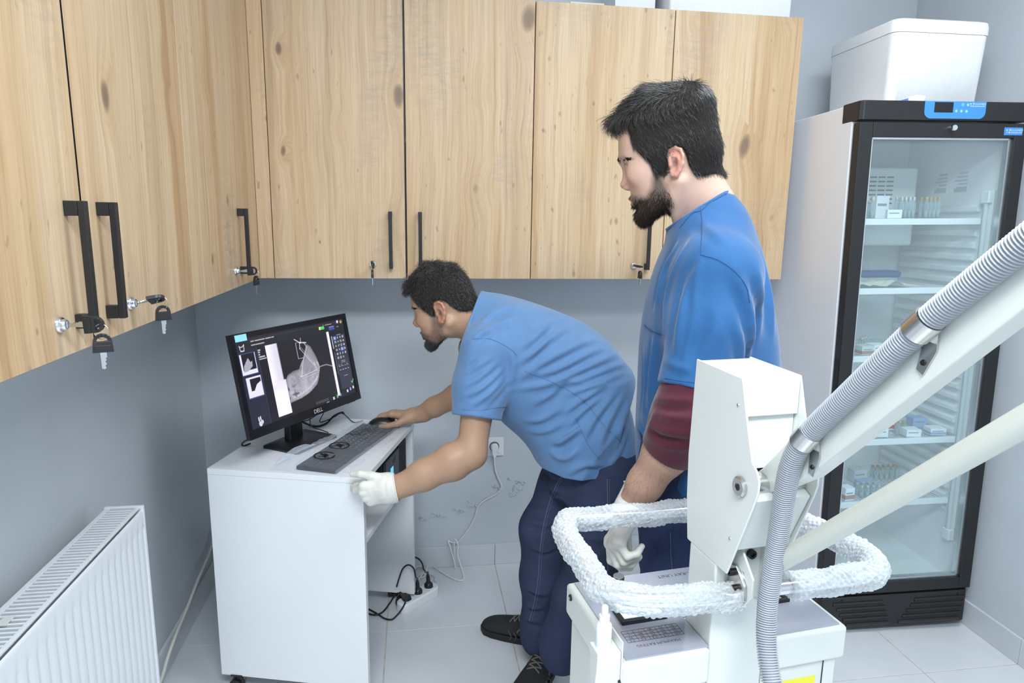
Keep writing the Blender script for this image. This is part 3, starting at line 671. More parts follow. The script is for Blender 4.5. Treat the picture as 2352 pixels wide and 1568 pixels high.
# ---- power strip, its plugs and cords, wall socket
whm = mat('white_plastic', (.80, .81, .83), .3); whc = mat('white_cord', (.76, .76, .77), .4)
a_, b_ = np.array([-.062, 2.355, 0]), np.array([.064, 2.472, 0])
sv = (b_-a_)/np.linalg.norm(b_-a_); SA = math.atan2(sv[1], sv[0])
stp = thing('power_strip', 'white three-socket power strip on the floor by the desk', 'power strip', (a_+b_)/2, SA)
def srect(l, w_, r, z, k=7):
    out = []
    for sx_, sy_, a0 in ((1, 1, 0), (-1, 1, 90), (-1, -1, 180), (1, -1, 270)):
        for i in range(k): q = math.radians(a0+90*i/(k-1)); out.append((sx_*(l/2-r)+r*math.cos(q), sy_*(w_/2-r)+r*math.sin(q), z))
    return out
m = MB(); m.rings([srect(.192, .058, .024, .0006), srect(.196, .062, .026, .008), srect(.194, .060, .025, .034), srect(.184, .050, .022, .040)]); m.build('casing', whm, stp, ang=30)
for i, x in enumerate((-.058, 0, .058)):
    m = MB(); m.lathe([(.0005, .0402), (.017, .0402), (.0175, .0415), (.0205, .0415), (.021, .0402)], 22, (x, 0, 0)); m.build('socket', whm, stp, ang=40)
sR = Matrix.Rotation(SA, 3, 'Z'); sC = Vector((a_+b_)/2)
def sp(x, y, z): v = sR @ Vector((x, y, z))+sC; return np.array(v)
def plug(x, up, label, pts):
    base = sp(x, 0, .0418); t = thing('power_plug', label, 'plug', base, group='black plugs in the power strip')
    m = MB(); up = np.array(up, float)/np.linalg.norm(up)
    m.lathe([(.0005, 0), (.0175, 0), (.0175, .010), (.013, .016), (.0085, .020), (.0075, .040), (.0048, .050), (.0035, .062), (.0005, .062)], 18, (0, 0, 0), up); m.build('plug_body', plasm, t, ang=40)
    e = up*.055; MB().tube(smooth_path([e]+[np.array(p)-base for p in pts], 6), .0033, 8).build('cord', plasm, t, smooth=True)
plug(.058, (-.06, .05, 1), 'black plug at the far end of the power strip, cord arching behind the desk', [UDK((974, 1308), .56), UDK((969, 1292), .57), UDK((958, 1281), .58), UDK((940, 1279), .59), UDK((920, 1290), .60)])
plug(0, (-.05, .02, 1), 'black plug in the middle of the power strip, cord looping up', [UDK((955, 1325), .50), UDK((950, 1305), .50), UDK((938, 1297), .50), UDK((925, 1306), .50), UDK((916, 1330), .50), UDK((911, 1347), .50)])
plug(-.058, (-.30, -.35, .55), 'black plug at the near end of the power strip, cord lying on the floor', [UZ((931, 1378), .06), UZ((925, 1395), .03), UZ((912, 1412), .008), UZ((900, 1422), .0045), UZ((884, 1420), .0045), UZ((868, 1410), .0045), UZ((850, 1400), .0045), UZ((836, 1394), .0045)])
t = thing('power_adapter', 'black adapter block wedged behind the power strip', 'adapter', UZ((906, 1366), .0))
m = MB(); m.box(-.026, -.013, .0006, .016, .013, .050); m.build('casing', plasm, t, bevel=.006); m = MB(); m.box(-.018, -.012, .0503, .030, .006, .060); m.build('plug_bar', plasm, t, bevel=.002)
b0 = np.array(t.location); MB().tube(smooth_path([np.array(q)-b0 for q in (UZ((906, 1362), .05), UZ((905, 1368), .02), UZ((895, 1385), .005), UZ((880, 1404), .0045), UZ((865, 1411), .0085), UZ((850, 1410), .0045), UZ((836, 1402), .0045))], 6), .0033, 8).build('cord', plasm, t, smooth=True)
# wall socket with plug; white lead running down to the floor and back to the strip
soc = thing('wall_socket', 'white square wall socket low on the grey back wall', 'socket', (.329, YW, .542))
m = MB(); m.box(-.041, -.008, -.041, .041, -.0003, .041); m.build('frame', whm, soc, bevel=.002)
m = MB(); m.box(-.027, -.0105, -.027, .027, -.0082, .027); m.build('face_plate', whm, soc, bevel=.001)
m = MB(); m.lathe([(.0215, .0107), (.0205, .0135), (.0185, .0135), (.0178, .0108)], 24, (0, 0, .002), (0, -1, 0)); m.build('socket_rim', mat('rim_grey', (.22, .23, .24), .4, .6), soc, ang=40)
pl = thing('power_plug', 'white angled plug in the wall socket with its lead hanging down', 'plug', (.329, YW-.0145, .544))
m = MB(); m.lathe([(.0005, 0), (.0165, 0), (.0165, .010), (.013, .017), (.0005, .018)], 20, (0, 0, 0), (0, -1, 0)); m.rings([[(x*s_, -.010+y_, z) for x, y_ in ((-.011, .006), (.011, .006), (.011, -.008), (-.011, -.008))] for s_, z in ((1, .004), (.9, -.02), (.6, -.034), (.4, -.042))]); m.build('plug_body', whm, pl, ang=45)
B = np.array(pl.location)
wp = [(1135, 1050), (1137, 1075), (1143, 1095), (1151, 1112), (1150, 1122), (1140, 1134), (1125, 1142), (1108, 1152), (1097, 1165), (1092, 1183), (1082, 1205), (1068, 1226), (1054, 1243), (1046, 1246), (1036, 1245), (1029, 1241)]
pts = [np.array((0, -.011, -.040))]+[UY(p, YW-(.006 if i < 3 else .0045))-B for i, p in enumerate(wp)]
low = [UY((1034, 1256), YW-.022), UY((1043, 1290), YW-.03), UY((1047, 1308), YW-.03), UY((1044, 1285), YW-.026), UY((1043, 1255), YW-.022), UY((1045, 1238), YW-.02), UY((1052, 1252), YW-.03), UY((1051, 1275), YW-.04), UZ((1058, 1298), .03), UZ((1065, 1325), .0045), UZ((1059, 1333), .0045), UZ((1040, 1328), .0045), UZ((1012, 1312), .006), UZ((990, 1296), .012), UZ((982, 1296), .012), UZ((979, 1312), .008), UZ((972, 1325), .006), UZ((958, 1325), .006), UZ((975, 1317), .006), UZ((995, 1322), .012), UZ((1001, 1333), .02)]
MB().tube(smooth_path(pts+[np.array(q)-B for q in low], 5), .0032, 8).build('cord', whc, pl, smooth=True)
cord('white_cable', 'white cord coiled on the floor behind the power strip', 'cord', [UZ((950, 1288), .006), UZ((968, 1292), .006), UZ((978, 1304), .006), UZ((966, 1318), .006), UZ((952, 1332), .006), UZ((962, 1330), .012), UZ((975, 1306), .012), UZ((960, 1300), .012), UZ((948, 1310), .006)], .003, whc)
cord('white_cable', 'white cord end curling below the far desk panel', 'cord', [UZ((905, 1355), .005), UZ((893, 1354), .005), UZ((889, 1345), .005), UZ((896, 1335), .005), UZ((915, 1330), .005)], .003, whc)
# cable along the left wall
cord('cable', 'cream cable sagging along the left baseboard behind the desk', 'cable', [(-.818, 2.66, .24), UX((487, 1250), -.815), UX((473, 1288), -.81), UX((455, 1330), -.805), UX((430, 1395), -.80), UX((405, 1455), -.797), UX((385, 1510), -.797), UX((370, 1560), -.795), (-.795, 1.80, .025), (-.797, 1.6, .006), (-.80, 1.2, .0055), (-.80, .6, .0055)], .0055, mat('cream_cord', (.66, .66, .60), .45))
# ---- radiator
radm = mat('radiator_enamel', (.80, .82, .85), .28)
RX0, RX1, RY1, RY0, RZ0, RZ1 = -.800, -.706, 1.745, .55, .155, .75
rad = thing('radiator', 'white panel radiator with top grille on the left wall', 'radiator', (RX0, RY0, RZ0))
w_, l_, h_ = RX1-RX0, RY1-RY0, RZ1-RZ0
# front panel: pressed flutes, as one corrugated sheet
m = MB(); ny = int(l_/.0333)*8; prof = []
for k in range(ny+1):
    y = .012+(l_-.024)*k/ny; ph_ = ((y/.0333) % 1); prof.append((y, -.0035*(0.5-0.5*math.cos(2*PI*ph_))**3))
def zrow(z, f): return [(w_+d*f, y, z) for y, d in prof]
rws = [zrow(.0, 0), zrow(.03, 0), zrow(.042, 1), zrow(h_-.066, 1), zrow(h_-.056, 0), zrow(h_-.018, 0)]
nn = len(prof); m.add([p for r in rws for p in r], [(i*nn+k, i*nn+k+1, (i+1)*nn+k+1, (i+1)*nn+k) for i in range(len(rws)-1) for k in range(nn-1)])
m.grid(lambda u, v: (w_-.004*(1-math.cos(v*PI/2)), .012+(l_-.024)*u, h_-.018+.008*math.sin(v*PI/2)), 2, 4)
m.build('front_panel', radm, rad, ang=50)
MB().box(.004, .012, 0, .012, l_-.012, h_-.012).build('rear_panel', radm, rad)
m = MB(); m.box(0, l_-.012, -.002, w_+.001, l_, h_-.001); m.build('side_cover', radm, rad, bevel=.0025)
m = MB(); m.box(0, 0, -.002, w_+.001, .012, h_-.001); m.build('side_cover', radm, rad, bevel=.0025)
m = MB(); m.box(.004, .012, h_-.009, .016, l_-.012, h_-.003); m.box(w_-.017, .012, h_-.009, w_-.008, l_-.012, h_-.003); m.build('grille_rail', radm, rad, bevel=.001)
for k in range(int((l_-.03)/.0135)):
    y = .018+k*.0135
    if k == 0: bar = MB().box(.016, 0, -.010, w_-.017, .0052, 0).build('slat', radm, rad, bevel=.0012); o = bar
    else: o = bar.copy(); COL.objects.link(o)
    o.location = (0, y, h_-.0035)
for x in (.033, .056):
    MB().box(x, .015, .0, x+.004, l_-.015, h_-.028).build('convector_fin', radm, rad)
yc = float(UX((12, 1424), -.76)[1])-RY0
MB().box(.030, yc-.014, h_-.004, .048, yc+.014, h_-.0005).build('clip', mat('clip_cream', (.72, .72, .68), .4), rad, bevel=.001)
m = MB()
for y in (l_-.15, .15): m.box(-.0345, y-.015, .10, .004, y+.015, .45)
m.build('wall_bracket', radm, rad)
# ---------------------------------------------------------------- glass-door fridge (leans a little to the left on its feet)
fwm = mat('fridge_white', (.88, .89, .93), .35); fbm = mat('fridge_black', (.012, .012, .013), .45); mottle(fbm, 300, .15, .15, 600, bdist=.0004)
fin = mat('fridge_liner', (.78, .82, .83), .4); gasm = mat('gasket_grey', (.45, .48, .50), .5); alum = mat('aluminium', (.72, .74, .76), .3, 1)
FROT = (Matrix.Rotation(-.042, 3, 'Z') @ Matrix.Rotation(-.01, 3, 'X') @ Matrix.Rotation(-.019, 3, 'Y')).to_euler()
FO = (1.46, 2.02, .012)
fr = thing('display_fridge', 'tall white medicine fridge with a black-framed glass door', 'fridge', FO, rot=FROT)
FR3 = np.array(FROT.to_matrix()); 
def fl_(x, y, z): return FR3 @ np.array([x, y, z])+np.array(FO)
def F_front(p, y): q = UP(p, fl_(0, y, 0), FR3[:, 1])-np.array(FO); return FR3.T @ q
FW, FD, FH = .592, .575, 1.878; z0f = -.012
# cabinet shell as separate sides so the inside is hollow
m = MB(); m.box(0, .045, .02, .032, FD, FH-.006); m.build('side_panel', fwm, fr, bevel=.004)
m = MB(); m.box(FW-.030, .045, .02, FW, FD, FH-.006); m.build('side_panel', fwm, fr, bevel=.004)
MB().box(.032, FD-.05, .02, FW-.03, FD, FH-.006).build('back_panel', fin, fr)
MB().box(.032, .06, FH-.06, FW-.03, FD-.05, FH-.006).build('top_panel', fwm, fr)
MB().box(.032, .06, .10, FW-.03, FD-.05, .15).build('inner_floor', fin, fr)
m = MB()
for x, y in ((.05, .10), (FW-.05, .10), (.05, FD-.06), (FW-.05, FD-.06)): m.cyl((x, y, -.006+.019*x-.012*.0), (x, y, .02), .018, 12)
m.build('foot', blackm, fr)
# header with control panel
m = MB(); m.prism([(-.0018, .012), (.011, 0), (FW-.011, 0), (FW+.0018, .012), (FW+.0018, .10), (-.0018, .10)], 1.8165, FH); m.build('header', fbm, fr, bevel=.004)
def panel_poly(x0, x1, zb, zt, r):
    p = [(x0, zt)]
    for k in range(7): a = PI+PI/2*k/6; p.append((x0+r+r*math.cos(a), zb+r+r*math.sin(a)))
    for k in range(7): a = 1.5*PI+PI/2*k/6; p.append((x1-r+r*math.cos(a), zb+r+r*math.sin(a)))
    return p+[(x1, zt)]
blum = mat('control_blue', (.055, .26, .62), .35); prnt = mat('white_print', (.62, .74, .88), .45)
m = MB(); m.prism(panel_poly(.216, .431, 1.823, FH-.001, .022), -.0015, -.0001, 'y'); cp = m.build('control_panel', blum, fr); part_label(cp, 'blue control panel with a dark display')
MB().box(.250, -.0022, 1.842, .315, -.0016, 1.874).build('display', mat('display_dark', (.006, .006, .008), .15), cp)
m = MB()
for x, z in ((.327, 1.847), (.345, 1.8468), (.363, 1.8465), (.348, 1.867), (.366, 1.8665)): m.lathe([(.0003, 0), (.0055, 0), (.0055, .0003), (.0003, .0003)], 14, (x, -.0016, z), (0, -1, 0)); 
m.build('button', mat('button_blue', (.16, .42, .75), .4), cp)
m = MB()
for x, z in ((.327, 1.847), (.345, 1.8468), (.363, 1.8465), (.366, 1.8665)): m.lathe([(.0003, 0), (.0024, 0), (.0003, .0002)], 8, (x, -.0020, z), (0, -1, 0))
m.build('symbol', prnt, cp)
def brand(x, z, s, par, y):
    m = MB()      # four-petal mark
    for dx, dz, a in ((-.0055, .004, .6), (.0045, .005, -.5), (-.005, -.0045, -.6), (.0055, -.0045, .9)):
        for k in range(3):
            t0 = a+k*.9; m.prism([(x+s*(dx+.0016*math.cos(t0+q)+.0017*math.cos(t0)), z+s*(dz+.0032*math.sin(t0+q))) for q in np.linspace(0, 2*PI, 9)[:-1]], y, y-.0003, 'y')
    m.build('logo', prnt, par)
    o = text_mesh('FULIOMED', .0115*s, prnt, 'lettering', par, frame_of((x+.0345*s, y-.0002, z+.003*s), (1, 0, 0), (0, 0, 1)))
    MB().box(x+.011*s, y-.0003, z-.0065*s, x+.058*s, y-.0001, z-.0045*s).build('print_line', prnt, par)
brand(.380, 1.8665, .80, cp, -.0016)
# door: black frame, glass, gasket, lock, brand sticker, recessed grip
ZD0, ZD1, gx0, gx1, gz0, gz1 = .142, 1.810, .047, FW-.045, .186, 1.764
m = MB()
for b_ in ((0, ZD0, gx0, ZD1), (gx1, ZD0, FW, ZD1), (gx0, ZD0, gx1, gz0), (gx0, gz1, gx1, ZD1)): m.box(b_[0], .0, b_[1], b_[2], .036, b_[3])
dr = m.build('door', fbm, fr, bevel=.003)
MB().box(-.0008, .006, .915, .0004, .026, 1.03).build('grip', mat('grip_black', (.004, .004, .004), .5), dr)
m = MB()
for b_ in ((.012, ZD0+.02, .030, ZD1-.02), (FW-.030, ZD0+.02, FW-.012, ZD1-.02)): m.box(b_[0], .0365, b_[1], b_[2], .0445, b_[3])
m.build('gasket', gasm, dr)
m = MB(); t_ = .012
for b_ in ((gx0, gz0, gx0+.008, gz1), (gx1-.012, gz0, gx1, gz1), (gx0, gz0, gx1, gz0+.010), (gx0, gz1-.006, gx1, gz1)): m.box(b_[0], .010, b_[1], b_[2], .030, b_[3])
m.build('spacer_bar', alum, dr)
glm = mat('pane_glass', (.9, .95, .97), .03)
film_mat(glm, (.25, .04, .38), (.925, .972, .975))
MB().box(gx0+.001, .012, gz0+.001, gx1-.001, .018, gz1-.001).build('pane', glm, dr)
m = MB(); m.lathe([(.0005, 0), (.0095, 0), (.0095, .016), (.0085, .018), (.0005, .018)], 20, (.317, -.0001, 1.793), (0, -1, 0)); m.build('lock', chromem, dr, ang=40)
st = MB().box(.506, -.0012, 1.773, .572, -.0001, 1.7975).build('brand_sticker', blum, dr)
brand(.518, 1.7855, .95, st, -.0013) if 0 else None
brand(.520, 1.7855, .86, fr, -.0013)
# kick grille with pressed slots
def zb(x): return .004
m = MB(); m.prism([(0, .018), (.014, 0), (FW-.014, 0), (FW, .018), (FW, .06), (0, .06)], .006, .134); kg = m.build('kick_grille', fbm, fr, bevel=.006)
dkm = mat('slot_black', (.003, .003, .003), .9)
for xa, xb, dx, sg in ((.052, .248, .016, 1), (.372, .575, -.014, -1)):
    for k in range(5):
        z = .112-.0215*k; a0, a1 = (xa+dx*k*.9, xb+.008*k) if sg > 0 else (xa+dx*k, xb-.004*k)
        m = MB(); m.rings([[(a0, -.0004, z), (a1, -.0004, z), (a1, -.0004, z+.0045), (a0, -.0004, z+.0045)], [(a0, .003, z), (a1, .003, z), (a1, .003, z+.004), (a0, .003, z+.004)]]); m.build('slot', dkm, kg)
        m = MB(); m.add([(a0, -.0002, z), (a1, -.0002, z), (a1, -.0045, z-.006), (a0, -.0045, z-.006), (a1, -.0002, z-.012), (a0, -.0002, z-.012)], [(0, 1, 2, 3), (3, 2, 4, 5), (0, 3, 5), (1, 4, 2)]); m.build('louver', fbm, kg)
m = MB()
for x, z in ((.085, .121), (.545, .120)): m.lathe([(.0003, 0), (.005, 0), (.003, .0015), (.0003, .001)], 10, (x, -.0003, z), (0, -1, 0))
m.build('screw', dkm, kg)
# ---- inside: evaporator cover, ribbed side walls, shelves, light bar
m = MB(); m.box(.034, FD-.20, 1.40, .50, FD-.052, 1.70); ev = m.build('evaporator_cover', fin, fr, bevel=.01)
m = MB()
for r_ in range(7):
    for c_ in range(3): m.box(.30+c_*.035, FD-.2012, 1.66-r_*.0165, .328+c_*.035, FD-.2, 1.6655-r_*.0165)
m.build('vent_slot', mat('vent_dark', (.10, .13, .14), .7), ev)
for k in range(27):
    z = .40+k*.0432
    for x0, x1, nm in ((FW-.030, FW-.047, 1), (.032, .049, 0)):
        m = MB(); m.prism([(x0, z+.030), (x1, z+.020), (x1, z+.006), (x0, z)], .12, FD-.075, 'y'); m.build('rib', fin, fr, fix=True)
m = MB(); m.box(FW-.0405, .062, .30, FW-.030, .105, 1.60); m.build('light_housing', fin, fr, bevel=.003)
m = MB(); m.cyl((FW-.046, .082, .335), (FW-.046, .082, 1.565), .0085, 12); m.build('light_tube', mat('tube_grey', (.55, .60, .62), .3), fr, ang=40)
m = MB()
for z in (.30, 1.555): m.box(FW-.056, .064, z, FW-.030, .100, z+.042)
m.build('tube_holder', fin, fr, bevel=.003)
lbm = mat('label_ink', (.25, .30, .30), .6)
m = MB(); 
for c_ in range(2):
    for r_ in range(6): m.box(FW-.0308, .20+c_*.10, 1.60+r_*.013-.0, FW-.0302, .26+c_*.10-.01*(r_ % 3), 1.606+r_*.013+(.008 if r_ == 0 else 0))
m.build('liner_label', mat('liner_ink', (.50, .56, .56), .6), fr)
shz = [1.492, 1.250, 1.006, .690, .448]
wirm = mat('wire_white', (.80, .83, .86), .35)
for k, z in enumerate(shz):
    s = MB().box(.050, .095, z-.010, FW-.047, .108, z+.012).build('shelf', wirm, fr, bevel=.002)
    m = MB(); n_ = 34
    for i in range(n_): x = .058+(FW-.112)*i/(n_-1); m.tube([(x, .108, z+.002), (x, FD-.09, z+.002)], .0016, 5, caps=False)
    for y in (.20, .33, FD-.09): m.tube([(.052, y, z-.001), (FW-.049, y, z-.001)], .0025, 6)
    o = m.build('wire', wirm, s, fix=False); o['kind'] = 'stuff'
# ---- contents
vgl = mat('vial_glass', (.75, .85, .87), .08); film_mat(vgl, (.3, .18, .75), (.72, .82, .84))
capm = mat('vial_cap', (.72, .70, .62), .3, .7); amb = mat('amber_cap', (.40, .30, .16), .4); lab = mat('label_paper', (.80, .84, .90), .6); liq = mat('vial_powder', (.60, .64, .62), .6)
def on_shelf(k, x, y): return fl_(x, y, shz[k]+.0125)
_proto = {}
ORD = ['first', 'second', 'third', 'fourth', 'fifth', 'sixth', 'seventh', 'eighth']
def vial(k, x, y, r=.0115, h=.052, cap=None, label='', grp=''):
    key = (r, h, cap.name); 
    if key not in _proto:
        t = bpy.data.objects.new('glass_vial', None); COL.objects.link(t)
        m = MB(); m.lathe([(.0005, .0003), (r, .0003), (r, h*.70), (r*.62, h*.80), (r*.62, h*.86)], 14); m.build('bottle', vgl, t, smooth=True)
        m = MB(); m.lathe([(.0005, .002), (r*.86, .002), (r*.86, h*.34), (.0005, h*.34)], 12); m.build('powder', liq, t, ang=40)
        m = MB(); m.lathe([(r*.68, h*.83), (r*.78, h*.86), (r*.78, h), (.0005, h)], 14); m.build('cap', cap, t, ang=40)
        _proto[key] = t; o = t
    else: o = copy_tree(_proto[key])
    o.location = on_shelf(k, x, y); o.rotation_euler = FROT; tag(o, label, 'vial', grp); return o
def carton(k, x, y, w_, d, h, m_, label, rz=0, zoff=0, stripe=None):
    t = thing('medicine_carton', label, 'carton', on_shelf(k, x, y)+FR3 @ np.array([0, 0, zoff]), rot=(FROT.to_matrix() @ Matrix.Rotation(rz, 3, 'Z')).to_euler(), group='cartons in the fridge')
    MB().box(-w_/2, -d/2, .0003, w_/2, d/2, h).build('box', m_, t, bevel=.0008)
    if stripe: MB().box(-w_/2-.0002, -d/2-.0003, h*.12, w_/2+.0002, d/2+.0003, h*.45).build('printed_band', stripe, t)
    MB().box(-w_*.4, -d/2-.0006, h*.55, w_*.3, -d/2-.0001, h*.66).build('print', lbm, t)
    return t
def px_on(k, p, y=.13): q = F_front(p, y); return q[0]
# top shelf: two racks of small vials, label cards
for gx, cp_, lb in ((2088, capm, 'pale-capped vial, {} from left in the {} row of the middle cluster, top fridge shelf'), (2145, amb, 'amber-capped vial, {} from left in the {} row, top fridge shelf')):
    x0 = px_on(0, (gx-22, 505))
    for r_ in range(2):
        for c_ in range(4): vial(0, x0+c_*.0245*.62+.006+.003*r_, .135+r_*.03, .0072, .074, cp_, lb.format(ORD[c_], ('front', 'rear')[r_]), 'clusters of vials on the top fridge shelf')
x0 = px_on(0, (2006, 505))
for c_ in range(2): vial(0, x0-.004, .135+.03*c_, .0085, .074, capm, ('nearer', 'farther')[c_]+' of two pale-capped vials at the left edge of the top fridge shelf', 'clusters of vials on the top fridge shelf')
carton(0, px_on(0, (2022, 500), .175), .185, .052, .03, .080, lab, 'tall pale carton among vials on the top fridge shelf', .1)
carton(0, px_on(0, (2052, 500), .115), .116, .054, .014, .030, lab, 'small white label box in front of the vials on the top fridge shelf', 0)
# second shelf: paper sheet, blue pack, grey bag
ppm = mat('crumpled_paper', (.72, .73, .66), .7)
t = thing('paper_sheet', 'crumpled cream paper lying on the second fridge shelf', 'paper', on_shelf(1, 0, 0), rot=FROT)
m = MB(); m.grid(lambda u, v: (.058+.31*u, .115+.22*v, .0035+.008*abs(crinkle(u*2, v*2))*math.sin(PI*min(1, u*1.02))**.5), 24, 14); m.build('sheet', ppm, t, smooth=True)
bpm = mat('pack_blue', (.06, .14, .34), .5); xb = px_on(1, (2096, 650), .30)
t = thing('soft_pack', 'flat navy blue pack lying behind the paper on the second fridge shelf', 'pack', on_shelf(1, xb-.115, .38), rot=FROT); MB().box(-.15, -.03, .014, .105, .04, .040).build('pouch', bpm, t, bevel=.01)
t = thing('plastic_pouch', 'grey translucent pouch leaning inside the fridge door edge, second shelf', 'pouch', on_shelf(1, .06, .13), rot=FROT)
m = MB(); m.rings([[(-.008, -.018, .0005), (.03, -.018, .0005), (.03, .018, .0005), (-.008, .018, .0005)], [(-.006, -.014, .03), (.036, -.014, .03), (.036, .014, .03), (-.006, .014, .03)], [(-.004, -.006, .075), (.018, -.006, .082), (.018, .006, .082), (-.004, .006, .075)]]); m.build('pouch', mat('pouch_grey', (.45, .48, .50), .4), t, bevel=.003)
# lower shelves: vial trays and cartons
blc = mat('carton_blue', (.30, .45, .72), .5); red = mat('band_red', (.55, .06, .06), .5); brn = mat('band_brown', (.35, .20, .13), .5); grn = mat('carton_grey', (.55, .62, .64), .5)
for px, y, w_, h, m_, st, lb in (((1983, 800), .14, .05, .032, grn, brn, 'grey carton with a brown band on the third fridge shelf'), ((2012, 806), .17, .06, .030, lab, None, 'pale flat carton behind the brown-banded one, third fridge shelf'), ((2048, 812), .13, .055, .034, lab, brn, 'white carton with a brown band on the third fridge shelf')):
    carton(2, px_on(2, px, y), y, w_, .05, h, m_, lb, .1, 0, st)
for c_ in range(3): vial(2, px_on(2, (1975+9*c_, 815), .2), .2+.01*c_, .009, .05, capm, ORD[c_]+' pale-capped vial from the left behind the cartons on the third fridge shelf', 'vials on the third fridge shelf')
for px, y, w_, h, m_, st, lb in (((2018, 1000), .14, .045, .034, lab, None, 'white carton at the left of the fourth fridge shelf'), ((2040, 985), .22, .055, .045, lab, red, 'carton with a red band at the back of the fourth fridge shelf'),
        ((2090, 1000), .13, .055, .028, lab, None, 'white flat carton in the middle front of the fourth fridge shelf'), ((2103, 985), .24, .055, .036, blc, None, 'pale blue carton behind the middle one on the fourth fridge shelf'), ((2146, 996), .14, .060, .026, lab, blc, 'white carton with a blue band at the right of the fourth fridge shelf')):
    carton(3, px_on(3, px, y), y, w_, .045, h, m_, lb, -.08, 0, st)
for c_ in range(4): vial(3, px_on(3, (2058+7*c_, 1002), .15), .15+.016*(c_ % 2), .0085, .046, amb, ORD[c_]+' amber-capped vial from the left between cartons on the fourth fridge shelf', 'vials on the fourth fridge shelf')
for px, y, w_, h, m_, st, lb in (((1945, 1120), .13, .040, .050, lab, brn, 'upright white carton with a brown top band on the lowest fridge shelf'), ((1985, 1110), .20, .060, .042, blc, None, 'pale blue carton on the lowest fridge shelf'), ((1968, 1095), .30, .060, .050, grn, None, 'grey carton at the back of the lowest fridge shelf')):
    carton(4, px_on(4, px, y), y, w_, .04, h, m_, lb, .12, 0, st)
for r_ in range(2):
    for c_ in range(4): vial(4, px_on(4, (1978+13*c_, 1135), .14), .14+.026*r_, .0085, .046, capm, 'pale-capped vial, '+ORD[c_]+' from left in the '+('front', 'rear')[r_]+' row on the lowest fridge shelf', 'front vials on the lowest fridge shelf')
for r_ in range(2):
    for c_ in range(5): vial(4, px_on(4, (2010+12*c_, 1110), .30), .30+.024*r_, .0085, .050, amb, 'amber-capped vial, '+ORD[c_]+' from left in the '+('front', 'rear')[r_]+' row, lowest fridge shelf', 'back vials on the lowest fridge shelf')
# floor trays standing in the bottom of the fridge
clr = mat('clear_plastic', (.85, .92, .94), .15); film_mat(clr, (.3, .10, .6), (.90, .95, .96))
t = thing('plastic_bin', 'clear ribbed plastic bin at the bottom of the fridge', 'bin', fl_(.17, .38, .1505), rot=FROT)
m = MB(); m.prism([(-.12+.24*k/16, -.06+(.008 if k % 2 else 0)) for k in range(17)]+[(.12, .06), (-.12, .06)], .0005, .16); m.build('bin_body', clr, t)
# polystyrene box on the fridge and small packs in front of it
bx = fl_(.332, .30, FH); foam_box('foam_box', 'large white polystyrene box with a lid on top of the fridge', (bx[0], bx[1], bx[2]+.006), .352, .39, .276, -.042, .165, .03, .010)
pk = fl_(.215, .035, FH); t = thing('small_pack', 'small white pack with a grey corner on the fridge top, before the box', 'pack', pk+np.array([0, 0, .0008]), -.04)
m = MB(); m.prism([(-.045, .0), (.05, 0), (.044, .010), (.012, .018), (-.018, .020), (-.040, .012)], -.02, .02, 'y'); m.build('wrapper', lab, t, bevel=.002); MB().prism([(.008, .0005), (.052, .0005), (.046, .0095), (.012, .0165)], -.0215, -.0202, 'y').build('printed_corner', mat('pack_grey', (.55, .55, .58), .5), t)
MB().prism([(-.07, .0005), (-.046, .0005), (-.046, .008)], -.018, .015, 'y').build('blue_corner', mat('pack_blue2', (.10, .18, .65), .5), t)
# ---------------------------------------------------------------- mobile x-ray machine
ZT_ = .82
MA = UZ((1438, 1515), ZT_); MO = np.array([MA[0], MA[1], 0.0]); MYA = math.radians(6.8)
MXH, MYH = np.array([math.cos(MYA), math.sin(MYA), 0]), np.array([-math.sin(MYA), math.cos(MYA), 0])
def mloc(q): q = np.array(q)-MO; return np.array([q @ MXH, q @ MYH, q[2]])
def mZ(p, z): return mloc(UZ(p, z))
def mX(p, x): return mloc(UP(p, MO+MXH*x, MXH))
def mY(p, y): return mloc(UP(p, MO+MYH*y, MYH))
creamm = mat('machine_cream', (.70, .72, .675), .32, coat=.2); mottle(creamm, 5, .012)
crm2 = mat('machine_enamel', (.71, .73, .70), .3)
panm = mat('panel_blue_grey', (.40, .42, .49), .16, .2, coat=.5); darkm = mat('print_dark', (.05, .055, .08), .5)
steelm = mat('stainless', (.62, .62, .60), .22, 1); boltm = mat('bolt_dark', (.035, .03, .028), .38, .6)
grom = mat('gap_black', (.008, .008, .008), .7)
xm = thing('xray_machine', 'cream mobile x-ray machine with an upright column, arm and bubble-wrapped handle', 'machine', MO, MYA)
k_ = .68/.72
CX0, CX1 = .157*k_, .266*k_       # column plates
PW, PD = .425*k_, .245*k_         # control panel top
# housings left and right of the column, cover lips and lower cabinets
def housing(x0, x1, y1, nm):
    m = MB(); m.box(x0, -.008, ZT_-.064, x1, y1, ZT_-.0025); return m.build(nm, creamm, xm, bevel=.007, seg=3)
hl = housing(-.014, CX0-.001, PD+.008, 'top_cover'); hr = housing(CX1+.001, PW+.012, .095, 'top_cover')
m = MB(); m.box(CX0-.001, .078, ZT_-.06, CX1+.03, PD+.008, ZT_-.0025); m.build('top_cover', creamm, xm, bevel=.005)
for x0, x1, y1 in ((-.004, CX0-.001, PD), (CX1+.001, PW+.002, PD)):
    MB().box(x0, .0, .16, x1, y1, ZT_-.0655).build('lower_cabinet', creamm, xm, bevel=.004)
MB().box(PW-.027, -.0012, .17, PW-.0255, -.0002, ZT_-.0655).build('panel_seam', grom, xm)
MB().box(-.03, -.02, .10, PW+.03, PD+.12, .158).build('chassis', creamm, xm, bevel=.008)
